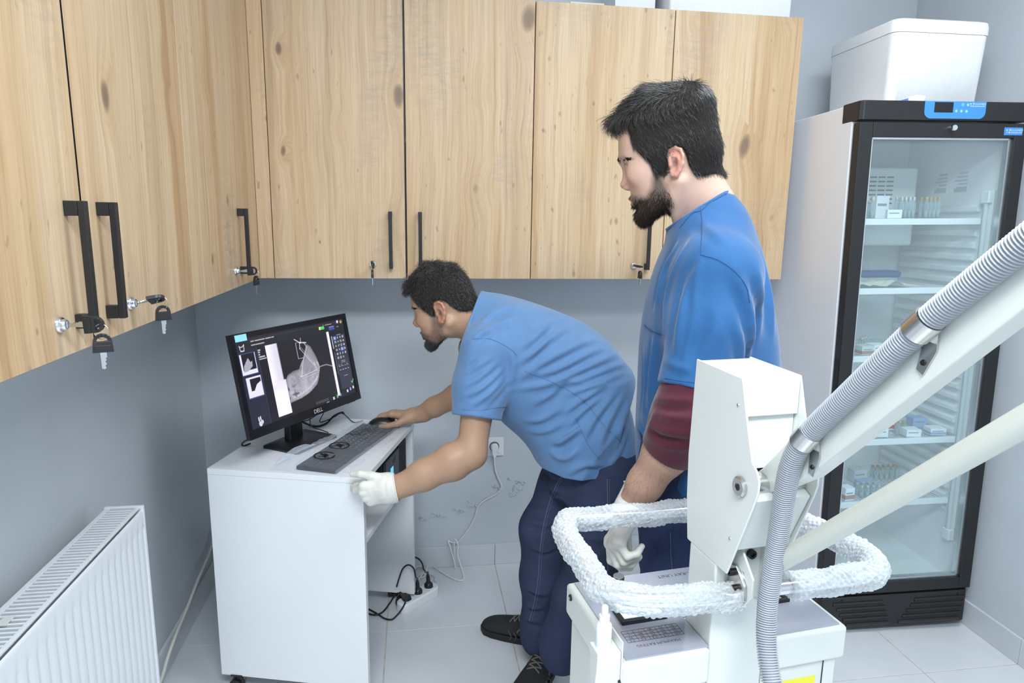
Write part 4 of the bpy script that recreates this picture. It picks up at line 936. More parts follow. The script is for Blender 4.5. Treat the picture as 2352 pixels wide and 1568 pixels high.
for x in (-.045, PW+.045):
    w = MB(); w.lathe([(.001, -.018), (.07, -.018), (.088, -.012), (.09, 0), (.088, .012), (.07, .018), (.001, .018)], 28, (x, PD+.02, .0902), (1, 0, 0)); w.build('wheel', rubm, xm, ang=40)
for x in (.04, PW-.04):
    w = MB(); w.lathe([(.001, -.012), (.028, -.012), (.034, 0), (.028, .012), (.001, .012)], 20, (x, .03, .0342), (1, 0, 0)); w.box(x-.018, .01, .06, x+.018, .05, .10); w.build('castor', rubm, xm, ang=40)
# panel plates with printing (it reads from the operator's side)
pl_ = MB().box(0, 0, ZT_-.0024, CX0-.003, PD, ZT_).build('control_panel', panm, xm)
MB().box(CX0-.003, .084, ZT_-.0024, CX1+.03, PD, ZT_).build('control_panel', panm, xm)
pr_ = MB().box(CX1+.003, 0, ZT_-.0024, PW, .088, ZT_).build('control_panel', panm, xm, bevel=.0006)
def flip(x, y, z=ZT_+.0002): return frame_of((x, y, z), (-1, 0, 0), (0, -1, 0))
def flat_text(s, px, size): q = mZ(px, ZT_); return text_mesh(s, size, darkm, 'lettering', xm, flip(q[0], q[1]))
q0, q1 = mZ((1480, 1327), ZT_), mZ((1590, 1314), ZT_)
text_mesh('MOBILE MEDICAL X-RAY UNIT', .0135, darkm, 'lettering', xm, flip(q0[0]+.118, q0[1]-.003))
tq = [mZ(p, ZT_) for p in ((1425, 1450), (1551, 1432), (1570, 1456), (1443, 1476))]
m = MB(); X0_, X1_, Y0_, Y1_ = tq[3][0], tq[2][0]+.002, (tq[3][1]+tq[2][1])/2, (tq[0][1]+tq[1][1])/2; z = ZT_+.0002
for i in range(6): x = X0_+(X1_-X0_)*i/5; m.box(x-.0003, Y0_, z-.0001, x+.0003, Y1_, z+.0001)
for j in range(5): y = Y0_+(Y1_-Y0_)*j/4; m.box(X0_, y-.0003, z-.0001, X1_, y+.0003, z+.0001)
m.build('rating_table', darkm, xm)
tw, thh = (X1_-X0_)/5, (Y1_-Y0_)/4
for j, row in enumerate((('mA', '-1.0', '-3.2', '-4.0', '-7.0'), ('15', '90', '90', '90', '90'), ('40', '90', '90', '80', '/'), ('50', '90', '80', '/', '/'))):
    for i, s in enumerate(row): text_mesh(s, .0078, darkm, 'lettering', xm, flip(X1_-tw*(i+.5), Y0_+thh*(j+.5)))
text_mesh('MAXIMUM RATING', .0092, darkm, 'lettering', xm, flip((X0_+X1_)/2-.002, Y0_-.011))
# ammeter, knob, second dark frame, small screws
mq = [mZ(p, ZT_+.006) for p in ((1406, 1400), (1430, 1430), (1534, 1414), (1512, 1388))]
ax0, ax1, ay0, ay1 = mq[1][0], mq[2][0], mq[1][1], mq[0][1]+.05
me_ = MB(); me_.box(ax0, ay0, ZT_, ax1, ay1, ZT_+.008); me_ = me_.build('ammeter', blackm, xm, bevel=.001)
MB().box(ax0+.006, ay0+.006, ZT_+.0081, ax1-.006, ay1-.006, ZT_+.0090).build('dial', mat('dial_white', (.82, .84, .87), .25), me_)
text_mesh('mA', .011, darkm, 'lettering', me_, flip((ax0+ax1)/2, ay0+.016, ZT_+.0093))
m = MB(); cx_, cy_ = (ax0+ax1)/2, ay0+.022
for a0, a1 in ((.5, 2.64),):
    pts = [(cx_-.030*math.cos(a), cy_+.030*math.sin(a)) for a in np.linspace(a0, a1, 14)]
    for a, b_ in zip(pts[:-1], pts[1:]): m.prism([(a[0], a[1]), (b_[0], b_[1]), (b_[0], b_[1]+.0016), (a[0], a[1]+.0016)], ZT_+.0091, ZT_+.0093)
m.build('scale', darkm, me_)
kq = mZ((1421, 1322), ZT_+.026)
m = MB(); m.lathe([(.0005, 0), (.0125, 0), (.0125, .002), (.0112, .003), (.0108, .024), (.0095, .0255), (.0005, .0255)], 24, (kq[0], kq[1], ZT_+.0002)); kn = m.build('knob', blackm, xm, ang=35)
m = MB(); m.lathe([(.0004, .0257), (.0102, .0257), (.0100, .0266), (.0004, .0266)], 24, (kq[0], kq[1], ZT_)); m.build('knob_cap', steelm, kn, ang=35); part_label(kn, 'black knob with a brushed metal cap')
fq = mZ((1785, 1372), ZT_+.004); m = MB(); fx, fy = fq[0], fq[1]
m.box(fx-.045, fy-.012, ZT_, fx+.018, fy-.006, ZT_+.006); m.box(fx+.012, fy-.006, ZT_, fx+.018, fy+.03, ZT_+.006); m.box(fx-.045, fy-.006, ZT_, fx-.039, fy+.03, ZT_+.006); m.box(fx-.045, fy+.03, ZT_, fx+.018, fy+.036, ZT_+.006); m.build('meter_frame', blackm, xm)
for p, xx in (((1311, 1372), None), ((1423, 1568), None)):
    q = mX(p, -.0145); m = MB(); m.lathe([(.0003, 0), (.0062, 0), (.0062, .002), (.0048, .0035), (.0003, .0035)], 14, (-.0142 if q[1] > -.005 else -.0142, q[1], q[2]), (-1, 0, 0)); sc = m.build('screw', blackm, xm, ang=40)
    m = MB(); m.lathe([(.0002, .0036), (.003, .0036), (.002, .0046), (.0002, .0046)], 10, (-.0142, q[1], q[2]), (-1, 0, 0)); m.build('screw_head', steelm, sc)
yq = mY((1855, 1562), -.0088); MB().box(yq[0]-.09, -.0009, yq[2]-.10, yq[0]+.022, -.0001, yq[2]).build('warning_label', mat('label_yellow', (.82, .78, .04), .5), xm, bevel=.0003)
# ---- column: side plates, core, covers
prof = [(1600, 824), (1705, 869), (1714, 957), (1727, 1062), (1738, 1085), (1743, 1108), (1741, 1132), (1733, 1156), (1668, 1318), (1580, 1245), (1578, 1235), (1577, 1140), (1581, 1040)]
pp = [mX(p, CX0)[1:] for p in prof]; pp[9] = (pp[9][0], pp[8][1])
m = MB(); m.prism([tuple(a) for a in pp], CX0, CX0+.0035, 'x'); m.build('side_plate', crm2, xm, bevel=.0012)
m = MB(); m.prism([tuple(a) for a in pp], CX1-.0035, CX1, 'x'); m.build('side_plate', crm2, xm, bevel=.0012)
yb, ztp = pp[0][0], pp[0][1]
yf_, zf_ = pp[1]
MB().box(CX0, .0005, .16, CX1, yb-.018, pp[8][1]+.001).build('column', crm2, xm, bevel=.004)
zcap = mY((1714, 957), yf_)[2]
m = MB(); m.prism([(yb-.002, ztp-.002), (yf_-.001, zf_+.0), (yf_-.0035, zf_-.004), (yf_-.0035, zcap), (yf_+.002, zcap), (yf_+.002, zf_-.012), (yb-.002, ztp-.012)], CX0+.0005, CX1-.004, 'x'); m.build('cap', crm2, xm, bevel=.002)
pv0 = float(mX((1702, 1117), CX0)[2]); zp, yp = pp[4][1]-.004, float(mX((1702, 1117), CX0)[1])
m = MB(); m.prism([(yf_+.004, zcap+.01), (yf_+.004, pv0+.016), (yb-.01, pv0+.016), (yb-.01, ztp-.013), (yf_+.01, zf_-.014)], CX0+.004, CX1-.0045, 'x'); m.build('front_cover', crm2, xm, bevel=.001)
p0, p1 = mX((1733, 1156), CX0), mX((1683, 1268), CX0)
m = MB(); m.prism([(p0[1]+.004, p0[2]), (p1[1]+.004, p1[2]), (p1[1]+.012, p1[2]), (yb-.02, p1[2]), (yb-.02, p0[2]+.01), (p0[1]+.03, p0[2]+.012)], CX0+.0045, CX1-.0045, 'x'); m.build('lower_cover', crm2, xm, bevel=.0012)
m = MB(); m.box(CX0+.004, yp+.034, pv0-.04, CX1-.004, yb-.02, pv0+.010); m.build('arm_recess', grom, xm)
# pivot pin with its washer
pv = mX((1702, 1117), CX0)
m = MB(); m.cyl((CX0+.003, pv[1], pv[2]), (CX1-.003, pv[1], pv[2]), .0165, 24); pin = m.build('pivot_pin', steelm, xm, ang=35)
m = MB(); m.lathe([(.003, 0), (.0155, 0), (.0155, .004), (.013, .006), (.006, .006), (.0055, .004), (.0005, .004)], 26, (CX0-.0002, pv[1], pv[2]), (-1, 0, 0)); m.build('washer', steelm, pin, ang=35)
m = MB(); m.lathe([(.0005, .0042), (.005, .0042), (.003, .006), (.0005, .0045)], 8, (CX0-.0003, pv[1], pv[2]), (-1, 0, 0)); m.build('bolt', boltm, pin)
for p in ((1696, 930), (1677, 1236)):
    q = mX(p, CX0); m = MB(); m.lathe([(.0003, 0), (.0026, 0), (.002, .0014), (.0003, .0016)], 10, (CX0-.0001, q[1], q[2]), (-1, 0, 0)); m.build('screw', steelm, xm)
# ---- lift arm, in the column's plane, rising towards the camera side
AX0, AX1 = CX0+.036, CX1-.034
up0, up1 = mX((1800, 1022), AX0), mX((2091, 772), AX0); lo0, lo1 = mX((1850, 1098), AX0), mX((2260, 780), AX0)
du = (up1-up0)/np.linalg.norm(up1-up0); T = .62
u_end = up0+du*T; dl = (lo1-lo0)/np.linalg.norm(lo1-lo0); l_end = lo0+dl*T
r0 = np.array([0, pv[1], pv[2]])
poly = [tuple(u_end[1:]), tuple(up0[1:]), (pv[1]+.004, pv[2]+.024), (pv[1]+.022, pv[2]+.008), (pv[1]+.022, pv[2]-.010), (pv[1]+.004, pv[2]-.022), tuple(lo0[1:]), tuple(l_end[1:])]
MB().prism(poly, AX0, AX1, 'x').build('lift_arm', creamm, xm, bevel=.003)
for a, b_ in ((CX0+.005, AX0), (AX1, CX1-.004)): MB().cyl((a, pv[1], pv[2]), (b_, pv[1], pv[2]), .0185, 24).build('bushing', steelm, xm, ang=35)
s0 = mX((1800, 1284), (CX0+CX1)/2+.004); s1 = mX((2352, 968), (CX0+CX1)/2+.004); d_ = (s1-s0)/np.linalg.norm(s1-s0)
m = MB(); m.tube([s0-d_*.01, s0+d_*.02, s0+d_*.72], .0142, 20); m.build('parallel_rod', mat('rod_cream', (.60, .61, .545), .3), xm, ang=40)
m = MB(); m.box(AX0-.01, u_end[1]-.06, min(u_end[2], l_end[2])-.03, AX1+.01, u_end[1]+.03, u_end[2]+.04); hd = m.build('arm_joint', crm2, xm, bevel=.01)
e = s0+d_*.72; hx = MB().tube([e-d_*.03, (e+u_end)/2+np.array([0, -.02, -.01]), u_end+np.array([.0, -.01, -.03])], .02, 14).build('arm_joint', crm2, xm, smooth=True)
# ---- corrugated hose and its two clamps
hx_ = AX0-.013
hp = [mX((2352+50, 520), hx_), mX((2352, 558), hx_), mX((2215, 668), hx_), mX((2130, 738), hx_), mX((2040, 822), hx_), mX((1945, 912), hx_), mX((1872, 982), hx_), mX((1838, 1022), hx_-.002), mX((1816, 1070), hx_-.0), mX((1803, 1130), hx_+.006), mX((1794, 1190), hx_+.012), mX((1783, 1260), hx_+.016), mX((1770, 1330), hx_+.016), mX((1762, 1400), hx_+.014), mX((1760, 1460), hx_+.010), mX((1765, 1520), hx_+.006), mX((1776, 1580), hx_+.004), mX((1786, 1640), hx_+.002), mX((1790, 1720), hx_+.004)]
path = smooth_path(hp, 12); seg = np.r_[0, np.cumsum(np.linalg.norm(np.diff(path, axis=0), axis=1))]
n_r = int(seg[-1]/.0037*5); tt = np.linspace(0, seg[-1], n_r); P3 = np.stack([np.interp(tt, seg, [p[i] for p in path]) for i in range(3)], 1)
rr = .0128+.0022*np.clip(np.sin(2*PI*tt/.0037)*1.3+.3, -.6, 1)
hosem = mat('hose_grey', (.40, .42, .46), .38)
MB().tube(list(P3), list(rr), 18).build('hose', hosem, xm, smooth=True, fix=False)
def clamp(px, tabdir):
    c = mX(px, hx_); i = int(np.argmin(np.linalg.norm(P3-c, axis=1))); t = P3[i+8]-P3[i-8]; t /= np.linalg.norm(t); c = P3[i]
    m = MB(); m.tube([c-t*.012, c+t*.012], .0165, 24); 
    # tab screwed to the arm's side face
    dn = np.array([0, t[2], -t[1]]); dn = dn if dn[2] < 0 else -dn
    a = np.array([AX0-.0012, c[1], c[2]])
    def tp(u, v, w): q = a+t*u+dn*v; return (AX0-.0004-w, q[1], q[2])
    m.prism([(-.010, .004), (.012, .004), (.044, .026), (.041, .036), (.012, .026)], 0, .0022, fn=lambda u, v, w: tp(u, v, w))
    cl = m.build('hose_clamp', steelm, xm, ang=40)
    q = tp(.032, .026, .0022); m = MB(); m.lathe([(.0003, 0), (.0036, 0), (.003, .0015), (.0003, .0015)], 12, q, (-1, 0, 0)); m.build('screw', boltm, cl)
clamp((1852, 1003), 0); clamp((2120, 748), 0)
# ---- bracket wings, flange and bolts that carry the handle
BX0, BX1 = CX0+.028, CX1-.022
zbt, zbb = mY((1705, 1258), -.02)[2], mY((1700, 1398), -.02)[2]
wing = [(.001, zbt-.002), (-.026, zbt-.004), (-.056, zbt-.035), (-.056, zbb+.04), (-.030, zbb+.004), (.001, zbb)]
for x in (BX0, BX1-.004): MB().prism(wing, x, x+.004, 'x').build('bracket', crm2, xm, bevel=.001)
MB().box(BX0+.004, -.004, zbb+.006, BX1-.004, .001, zbt-.004).build('bracket_back', crm2, xm)
m = MB(); m.prism([(.0, zbt-.036), (-.018, zbt-.030), (-.044, zbt-.052), (-.046, zbb+.030), (-.020, zbb+.002), (.0, zbb+.006)], BX0-.005, BX0-.0005, 'x'); m.build('flange', steelm, xm, bevel=.0008)
hz_ = .5*(zbt+zbb)-.012
for y, z in ((-.012, zbt-.044), (-.014, zbb+.016), (-.024, hz_+.0)):
    m = MB(); m.lathe([(.0003, 0), (.0058, 0), (.0058, .007), (.0035, .007), (.0030, .004), (.0003, .004)], 12, (BX0-.0052, y, z), (-1, 0, 0)); m.build('bolt', boltm, xm, ang=40)
m = MB(); m.lathe([(.0003, 0), (.0075, 0), (.0075, .007), (.004, .007), (.0035, .004), (.0003, .004)], 14, (BX0+.030, -.0045, zbt-.02), (0, -1, 0)); m.build('bolt', boltm, xm, ang=40)
m = MB(); m.lathe([(.0003, 0), (.0065, 0), (.0003, .0006)], 14, (BX0-.0001, -.030, zbt-.040), (-1, 0, 0)); m.build('hole', steelm, xm)
# ---- handle tube and bubble wrap
HZ = float(mY((1690, 1366), -.016)[2])
def hh(p, z=None): return mZ(p, HZ if z is None else z)
left = [(1712, 1366), (1650, 1371), (1570, 1377), (1480, 1378), (1410, 1366), (1368, 1335), (1335, 1282), (1304, 1238), (1296, 1212), (1310, 1196), (1350, 1190), (1420, 1186), (1500, 1179), (1580, 1173), (1640, 1169)]
right = [(1770, 1352), (1830, 1345), (1900, 1335), (1960, 1328), (1998, 1318), (2006, 1296), (1985, 1272), (1940, 1248), (1890, 1222), (1850, 1203), (1800, 1182), (1750, 1170), (1700, 1167), (1640, 1169)]
Lp = [hh(p) for p in left]; Rp = [hh(p) for p in right]
loop = smooth_path(Lp+[q for q in Rp[::-1][1:]], 6)
MB().tube(loop, .0115, 14).build('handle_tube', chromem, xm, smooth=True)
bwm = mat('bubble_film', (.90, .94, .96), .08, spec=.8); b = bsdf(bwm)
film_mat(bwm, (.40, .34, .82), (.95, .975, 1))
n1 = N(bwm, 'ShaderNodeTexNoise', i_Scale=150.0, i_Detail=3.0); tc = N(bwm, 'ShaderNodeTexCoord'); L(bwm, tc.outputs['Object'], n1.inputs['Vector'])
bp = N(bwm, 'ShaderNodeBump', i_Strength=.9, i_Distance=.005); L(bwm, n1.outputs['Fac'], bp.inputs['Height']); L(bwm, bp.outputs[0], b.inputs['Normal'])
def wrap(pts, name, seed, r0=.0225):
    path = smooth_path(pts, 14); seg = np.r_[0, np.cumsum(np.linalg.norm(np.diff(path, axis=0), axis=1))]
    nl, na = int(seg[-1]/.0021), 76; tt = np.linspace(0, seg[-1], nl); P = np.stack([np.interp(tt, seg, [p[i] for p in path]) for i in range(3)], 1)
    T_ = np.gradient(P, axis=0); T_ /= np.linalg.norm(T_, axis=1)[:, None]
    up = np.array([0, 0, 1.0]); U = np.cross(T_, up); U /= np.linalg.norm(U, axis=1)[:, None]; V = np.cross(T_, U)
    ang = np.linspace(0, 2*PI, na+1)[:-1]; rg = np.random.default_rng(seed)
    s_ = tt[:, None]; a_ = ang[None, :]*r0+s_*.35     # unrolled, wound at a slant
    # hexagonal bubbles about 9 mm apart, some crushed
    px_ = .0088; py_ = px_*.866; best = np.full((nl, na), 9.0); amp = np.zeros((nl, na))
    row = np.floor(a_/py_)
    for dr_ in (0, 1):
        rr_ = row+dr_; cx = np.floor(s_/px_-(rr_ % 2)*.5+.5); d = np.hypot(s_-(cx+(rr_ % 2)*.5)*px_, a_-rr_*py_)
        h = np.modf(np.abs(np.sin(cx*127.1+rr_*311.7+seed)*43758.5))[0]
        c = d < best; best = np.where(c, d, best); amp = np.where(c, .35+.65*h, amp)
    bub = np.sqrt(np.clip(1-(best/.0042)**2, 0, 1))*amp*.0036
    lump = sum(rg.uniform(.3, 1)*np.sin(s_*rg.uniform(20, 120)+ang[None, :]*rg.integers(1, 4)+rg.uniform(0, 6)) for _ in range(7))*.00085
    cr = np.abs(sum(rg.uniform(.3, 1)*np.sin(s_*rg.uniform(150, 420)+ang[None, :]*rg.integers(-9, 9)+rg.uniform(0, 6)) for _ in range(6)))*.0005
    R_ = r0+bub+lump+cr-.0012; R_[0] *= .62; R_[-1] *= .62
    co = P[:, None, :]+R_[..., None]*(np.cos(ang)[None, :, None]*U[:, None, :]+np.sin(ang)[None, :, None]*V[:, None, :])
    ii = np.arange(nl*na).reshape(nl, na); j = np.roll(ii, -1, 1)
    f = np.stack([ii[:-1], j[:-1], j[1:], ii[1:]], -1).reshape(-1, 4)
    me = bpy.data.meshes.new(name); me.from_pydata(co.reshape(-1, 3).tolist(), [], f.tolist()); me.materials.append(bwm)
    o = link(name, me, xm, smooth=True); part_label(o, 'clear bubble wrap wound round the handle'); return o
ls = smooth_path(Lp, 4); rs_ = smooth_path(Rp, 4)
wrap([hh((1700, 1366))]+Lp[1:], 'bubble_wrap', 3); wrap([hh((1812, 1347))]+Rp[2:], 'bubble_wrap', 8)
# ---- exposure hand switch in its holder on the left side
q = mX((1385, 1500), -.036)
m = MB(); m.box(-.0142, q[1]-.022, q[2]-.055, -.012, q[1]+.020, q[2]+.030); 
o_ = [[(-.0145, q[1]+.016, q[2]+s_), (-.052, q[1]+.016-t_, q[2]+s_), (-.052, q[1]-.016+t_, q[2]+s_), (-.0145, q[1]-.020, q[2]+s_)] for s_, t_ in ((-.055, .008), (-.02, .002), (.012, 0))]
m.rings(o_); m.build('switch_holder', crm2, xm, bevel=.0012)
qc = MO+MXH*(-.036)+MYH*(q[1]-.0)+np.array([0, 0, q[2]])
hs = thing('hand_switch', 'white exposure hand switch standing in a holder on the machine side', 'switch', qc, MYA)
m = MB(); m.lathe([(.0005, -.085), (.008, -.085), (.0105, -.06), (.0118, .0125), (.0122, .02), (.0122, .050), (.0100, .0535), (.0085, .055), (.0085, .066), (.0072, .067), (.0005, .067)], 24); m.build('switch_body', mat('switch_white', (.76, .80, .78), .3), hs, ang=35)
m = MB(); m.lathe([(.0005, .0675), (.0056, .0675), (.0053, .080), (.0042, .082), (.0005, .082)], 20); m.build('button', mat('switch_button', (.66, .68, .62), .35), hs, ang=35)
# ---------------------------------------------------------------- solid modelling by distance fields (for bodies, clothes, hands)
F32 = np.float32
class Prim:
    def __init__(s, f, c, r, k=.01, mode='u'): s.f, s.c, s.r, s.k, s.mode = f, np.array(c, float), float(r), k, mode
def rc(a, b, ra, rb, k=.012, mode='u', wide=None):
    """tapered capsule; wide=(axis, factor) stretches the section along an axis"""
    a, b = np.array(a, float), np.array(b, float); ba = b-a; L2 = float(ba @ ba)+1e-12
    if wide is not None: w, fc = np.array(wide[0], float)/np.linalg.norm(wide[0]), wide[1]
    def f(P):
        q = P-a.astype(F32); t = np.clip((q @ ba.astype(F32))/F32(L2), 0, 1); q = q-t[:, None]*ba.astype(F32)
        if wide is not None: q = q-((q @ w.astype(F32))*F32(1-1/fc))[:, None]*w.astype(F32)
        return np.sqrt((q*q).sum(1))-(F32(ra)+F32(rb-ra)*t)
    return Prim(f, (a+b)/2, math.sqrt(L2)/2+max(ra, rb)*(wide[1] if wide is not None and wide[1] > 1 else 1), k, mode)
def chain(pts, rs, k=.012, mode='u', wide=None): return [rc(pts[i], pts[i+1], rs[i], rs[i+1], k, mode, wide) for i in range(len(pts)-1)]
def ell(c, r, k=.012, mode='u', R=None):
    c = np.array(c, float); r = np.array(r, float); Rt = None if R is None else np.array(R, float).astype(F32)
    def f(P):
        q = P-c.astype(F32)
        if Rt is not None: q = q @ Rt          # columns of R are the ellipsoid's axes
        u = q/r.astype(F32); k0 = np.sqrt((u*u).sum(1)); v = u/r.astype(F32); k1 = np.sqrt((v*v).sum(1))+F32(1e-9)
        return k0*(k0-1)/k1
    return Prim(f, c, r.max(), k, mode)
def half(o, n, k=.002, mode='i', r=9):
    """keep the side the normal points away from"""
    o = np.array(o, float); n = np.array(n, float)/np.linalg.norm(n)
    return Prim(lambda P: (P-o.astype(F32)) @ n.astype(F32), o, r, k, mode)
def xf(prims, M, s=1.0):
    """primitives given in a local frame, placed by the 4x4 M (rotation+translation) and a scale"""
    M = np.array(M, float); R, t = M[:3, :3], M[:3, 3]; out = []
    for p in prims:
        def f(P, p=p): return p.f(((P-t.astype(F32)) @ R.astype(F32))/F32(s))*F32(s)
        out.append(Prim(f, R @ (p.c*s)+t, p.r*s, p.k*s, p.mode))
    return out
def smin(a, b, k): h = np.maximum(k-np.abs(a-b), 0)/k; return np.minimum(a, b)-h*h*k*F32(.25)
def evald(prims, P, c=None, rad=0):
    P = P.astype(F32); d = np.full(len(P), 1.0, F32)
    for p in prims:
        if c is not None and p.mode in 'us':
            if np.linalg.norm(c-p.c)-p.r-rad > p.k+.02: continue
        elif c is not None and p.mode == 'd' and np.linalg.norm(c-p.c)-p.r-rad > 0: continue
        v = p.f(P)
        if p.mode == 'u': d = smin(d, v, F32(p.k))
        elif p.mode == 's': d = -smin(-d, v, F32(p.k))
        elif p.mode == 'i': d = -smin(-d, -v, F32(p.k))
        elif p.mode == 'd': d = d+v
    return d
_Q = np.array([(0,0,0),(1,0,0),(0,1,0),(1,1,0),(0,0,1),(1,0,1),(0,1,1),(1,1,1)])
_E = [(0,1),(2,3),(4,5),(6,7),(0,2),(1,3),(4,6),(5,7),(0,4),(1,5),(2,6),(3,7)]
def surface(prims, h, lo=None, hi=None, B=14):
    """quads of the zero level (naive surface nets on active blocks only)"""
    us = [p for p in prims if p.mode == 'u']
    lo = np.min([p.c-p.r for p in us], 0)-.02 if lo is None else np.array(lo, float)
    hi = np.max([p.c+p.r for p in us], 0)+.02 if hi is None else np.array(hi, float)
    nb = np.ceil((hi-lo)/(h*B)).astype(int); hb = h*B; rad = hb*.5*math.sqrt(3)
    g = np.stack(np.meshgrid(*[np.arange(n) for n in nb], indexing='ij'), -1).reshape(-1, 3)
    cen = lo+(g+.5)*hb; keep = []
    for i in range(0, len(g), 4096): keep.append(np.abs(evald(prims, cen[i:i+4096])) < rad*1.35+.004)
    g = g[np.concatenate(keep)]; loc = np.arange(B+1)
    LG = np.stack(np.meshgrid(loc, loc, loc, indexing='ij'), -1).reshape(-1, 3)
    DIM = nb*B+2; key = lambda q: (q[:, 0]*DIM[1]+q[:, 1])*DIM[2]+q[:, 2]
    VK, VP, QK = [], [], []
    for b in g:
        base = b*B; P = lo+(LG+base)*h; c = lo+(base+B/2)*h
        d = evald(prims, P, c, rad).reshape(B+1, B+1, B+1)
        s = d < 0
        if s.all() or not s.any(): continue
        cor = np.stack([d[q[0]:B+q[0], q[1]:B+q[1], q[2]:B+q[2]] for q in _Q], -1); sc_ = cor < 0; n = sc_.sum(-1)
        ix = np.argwhere((n > 0) & (n < 8)); cc = cor[ix[:, 0], ix[:, 1], ix[:, 2]]; acc = np.zeros((len(ix), 3)); cnt = np.zeros(len(ix))
        for a, e in _E:
            va, ve = cc[:, a], cc[:, e]; m = (va < 0) != (ve < 0); t = np.where(m, va/np.where(m, va-ve, 1), 0)
            acc += m[:, None]*(_Q[a]+t[:, None]*(_Q[e]-_Q[a])); cnt += m
        VK.append(key(ix+base)); VP.append(lo+(ix+base+acc/cnt[:, None])*h)
        for ax in range(3):
            sl = [slice(0, B)]*3; s2 = list(sl); s2[ax] = slice(1, B+1)
            a_, b_ = s[tuple(sl)], s[tuple(s2)]; e = np.argwhere(a_ != b_)
            if not len(e): continue
            u = np.zeros(3, int); v = np.zeros(3, int); u[(ax+1) % 3] = 1; v[(ax+2) % 3] = 1; G = e+base
            q = np.stack([key(G-u-v), key(G-v), key(G), key(G-u)], 1); fl = ~a_[e[:, 0], e[:, 1], e[:, 2]]; q[fl] = q[fl][:, ::-1]; QK.append(q)
    VK = np.concatenate(VK); VP = np.concatenate(VP); QK = np.concatenate(QK); o = np.argsort(VK); VK, VP = VK[o], VP[o]
    ix = np.searchsorted(VK, QK); ix = np.minimum(ix, len(VK)-1); ok = (VK[ix] == QK).all(1); return VP, ix[ok]
def normals(prims, P, e=.0015):
    n = np.stack([evald(prims, P+np.eye(3)[i]*e)-evald(prims, P-np.eye(3)[i]*e) for i in range(3)], 1); return n/(np.linalg.norm(n, axis=1)[:, None]+1e-9)
def mesh_obj(name, V, Q, m, parent=None, col=None, at=(0, 0, 0)):
    me = bpy.data.meshes.new(name); V = V-np.array(at)
    me.vertices.add(len(V)); me.vertices.foreach_set('co', V.astype(F32).ravel())
    me.loops.add(Q.size); me.loops.foreach_set('vertex_index', Q.astype(np.int32).ravel()); me.polygons.add(len(Q))
    me.polygons.foreach_set('loop_start', np.arange(0, Q.size, Q.shape[1], dtype=np.int32)); me.polygons.foreach_set('loop_total', np.full(len(Q), Q.shape[1], np.int32))
    me.update(calc_edges=True); me.materials.append(m)
    if col is not None:
        ca = me.color_attributes.new('tone', 'FLOAT_COLOR', 'POINT'); ca.data.foreach_set('color', np.concatenate([col, np.ones((len(col), 1))], 1).astype(F32).ravel())
    me.polygons.foreach_set('use_smooth', [True]*len(me.polygons))
    o = bpy.data.objects.new(name, me); COL.objects.link(o)
    if parent is not None: o.parent = parent
    return o
def trace(prims, px, d0=.6, d1=3.5):
    """where the sight line of a photo point first meets the solid"""
    d = _ray(px); d = d/np.linalg.norm(d); t = d0
    for _ in range(160):
        v = float(evald(prims, (CC+d*t)[None])[0])
        if v < .0008: return CC+d*t
        t += max(.001, v*.7)
        if t > d1: return None
def folds(prims, strokes, k=.014):
    """cloth creases along strokes on the traced surface: a rounded ridge with a valley beside it; (points, width, height[, side])"""
    out = []
    for st in strokes:
        pts, w, hgt = st[:3]; side = st[3] if len(st) > 3 else 1
        q = [trace(prims, p[:2]) for p in smooth_path([(*p, 0) for p in pts], 3)]; q = [x for x in q if x is not None]
        if len(q) < 3: continue
        q = np.array(q); jump = np.linalg.norm(np.diff(q, axis=0), axis=1)
        if jump.max() > .10: q = q[:int(np.argmax(jump > .10))+1] if np.argmax(jump > .10) >= 2 else q[int(np.argmax(jump > .10))+1:]
        if len(q) < 3: continue
        nn = normals(prims, q, .004); t = np.gradient(q, axis=0); t /= np.linalg.norm(t, axis=1)[:, None]+1e-9; bb = np.cross(nn, t)*side
        L_ = np.r_[0, np.cumsum(np.linalg.norm(np.diff(q, axis=0), axis=1))]; L_ /= L_[-1]
        def f(P, q=q.astype(F32), nn=nn, bb=bb, L_=L_, w=w, h=hgt):
            best = np.full(len(P), 9, F32); v = np.zeros(len(P), F32); u = np.zeros(len(P), F32); hn = np.zeros(len(P), F32)
            for i in range(len(q)-1):
                e = q[i+1]-q[i]; r = P-q[i]; s_ = np.clip(r @ e/(e @ e), 0, 1); r = r-s_[:, None]*e; d = (r*r).sum(1); m = d < best
                best = np.where(m, d, best); v = np.where(m, r @ bb[i].astype(F32), v); hn = np.where(m, r @ nn[i].astype(F32), hn); u = np.where(m, L_[i]+s_*(L_[i+1]-L_[i]), u)
            d = np.sqrt(best); ta = np.clip(np.sin(np.pi*np.clip(u, .02, .98)), 0, 1)**.7; lat = np.sqrt(np.maximum(best-v*v-hn*hn, 0))
            g = np.exp(-(v/w)**2)-.75*np.exp(-((v+1.7*w)/(1.1*w))**2); return (-h*ta*g*np.exp(-(hn/.03)**2)*np.exp(-(lat/w)**2)).astype(F32)
        c = q.mean(0); out.append(Prim(f, c, np.linalg.norm(q-c, axis=1).max()+3.6*w, .01, 'd'))
    return out
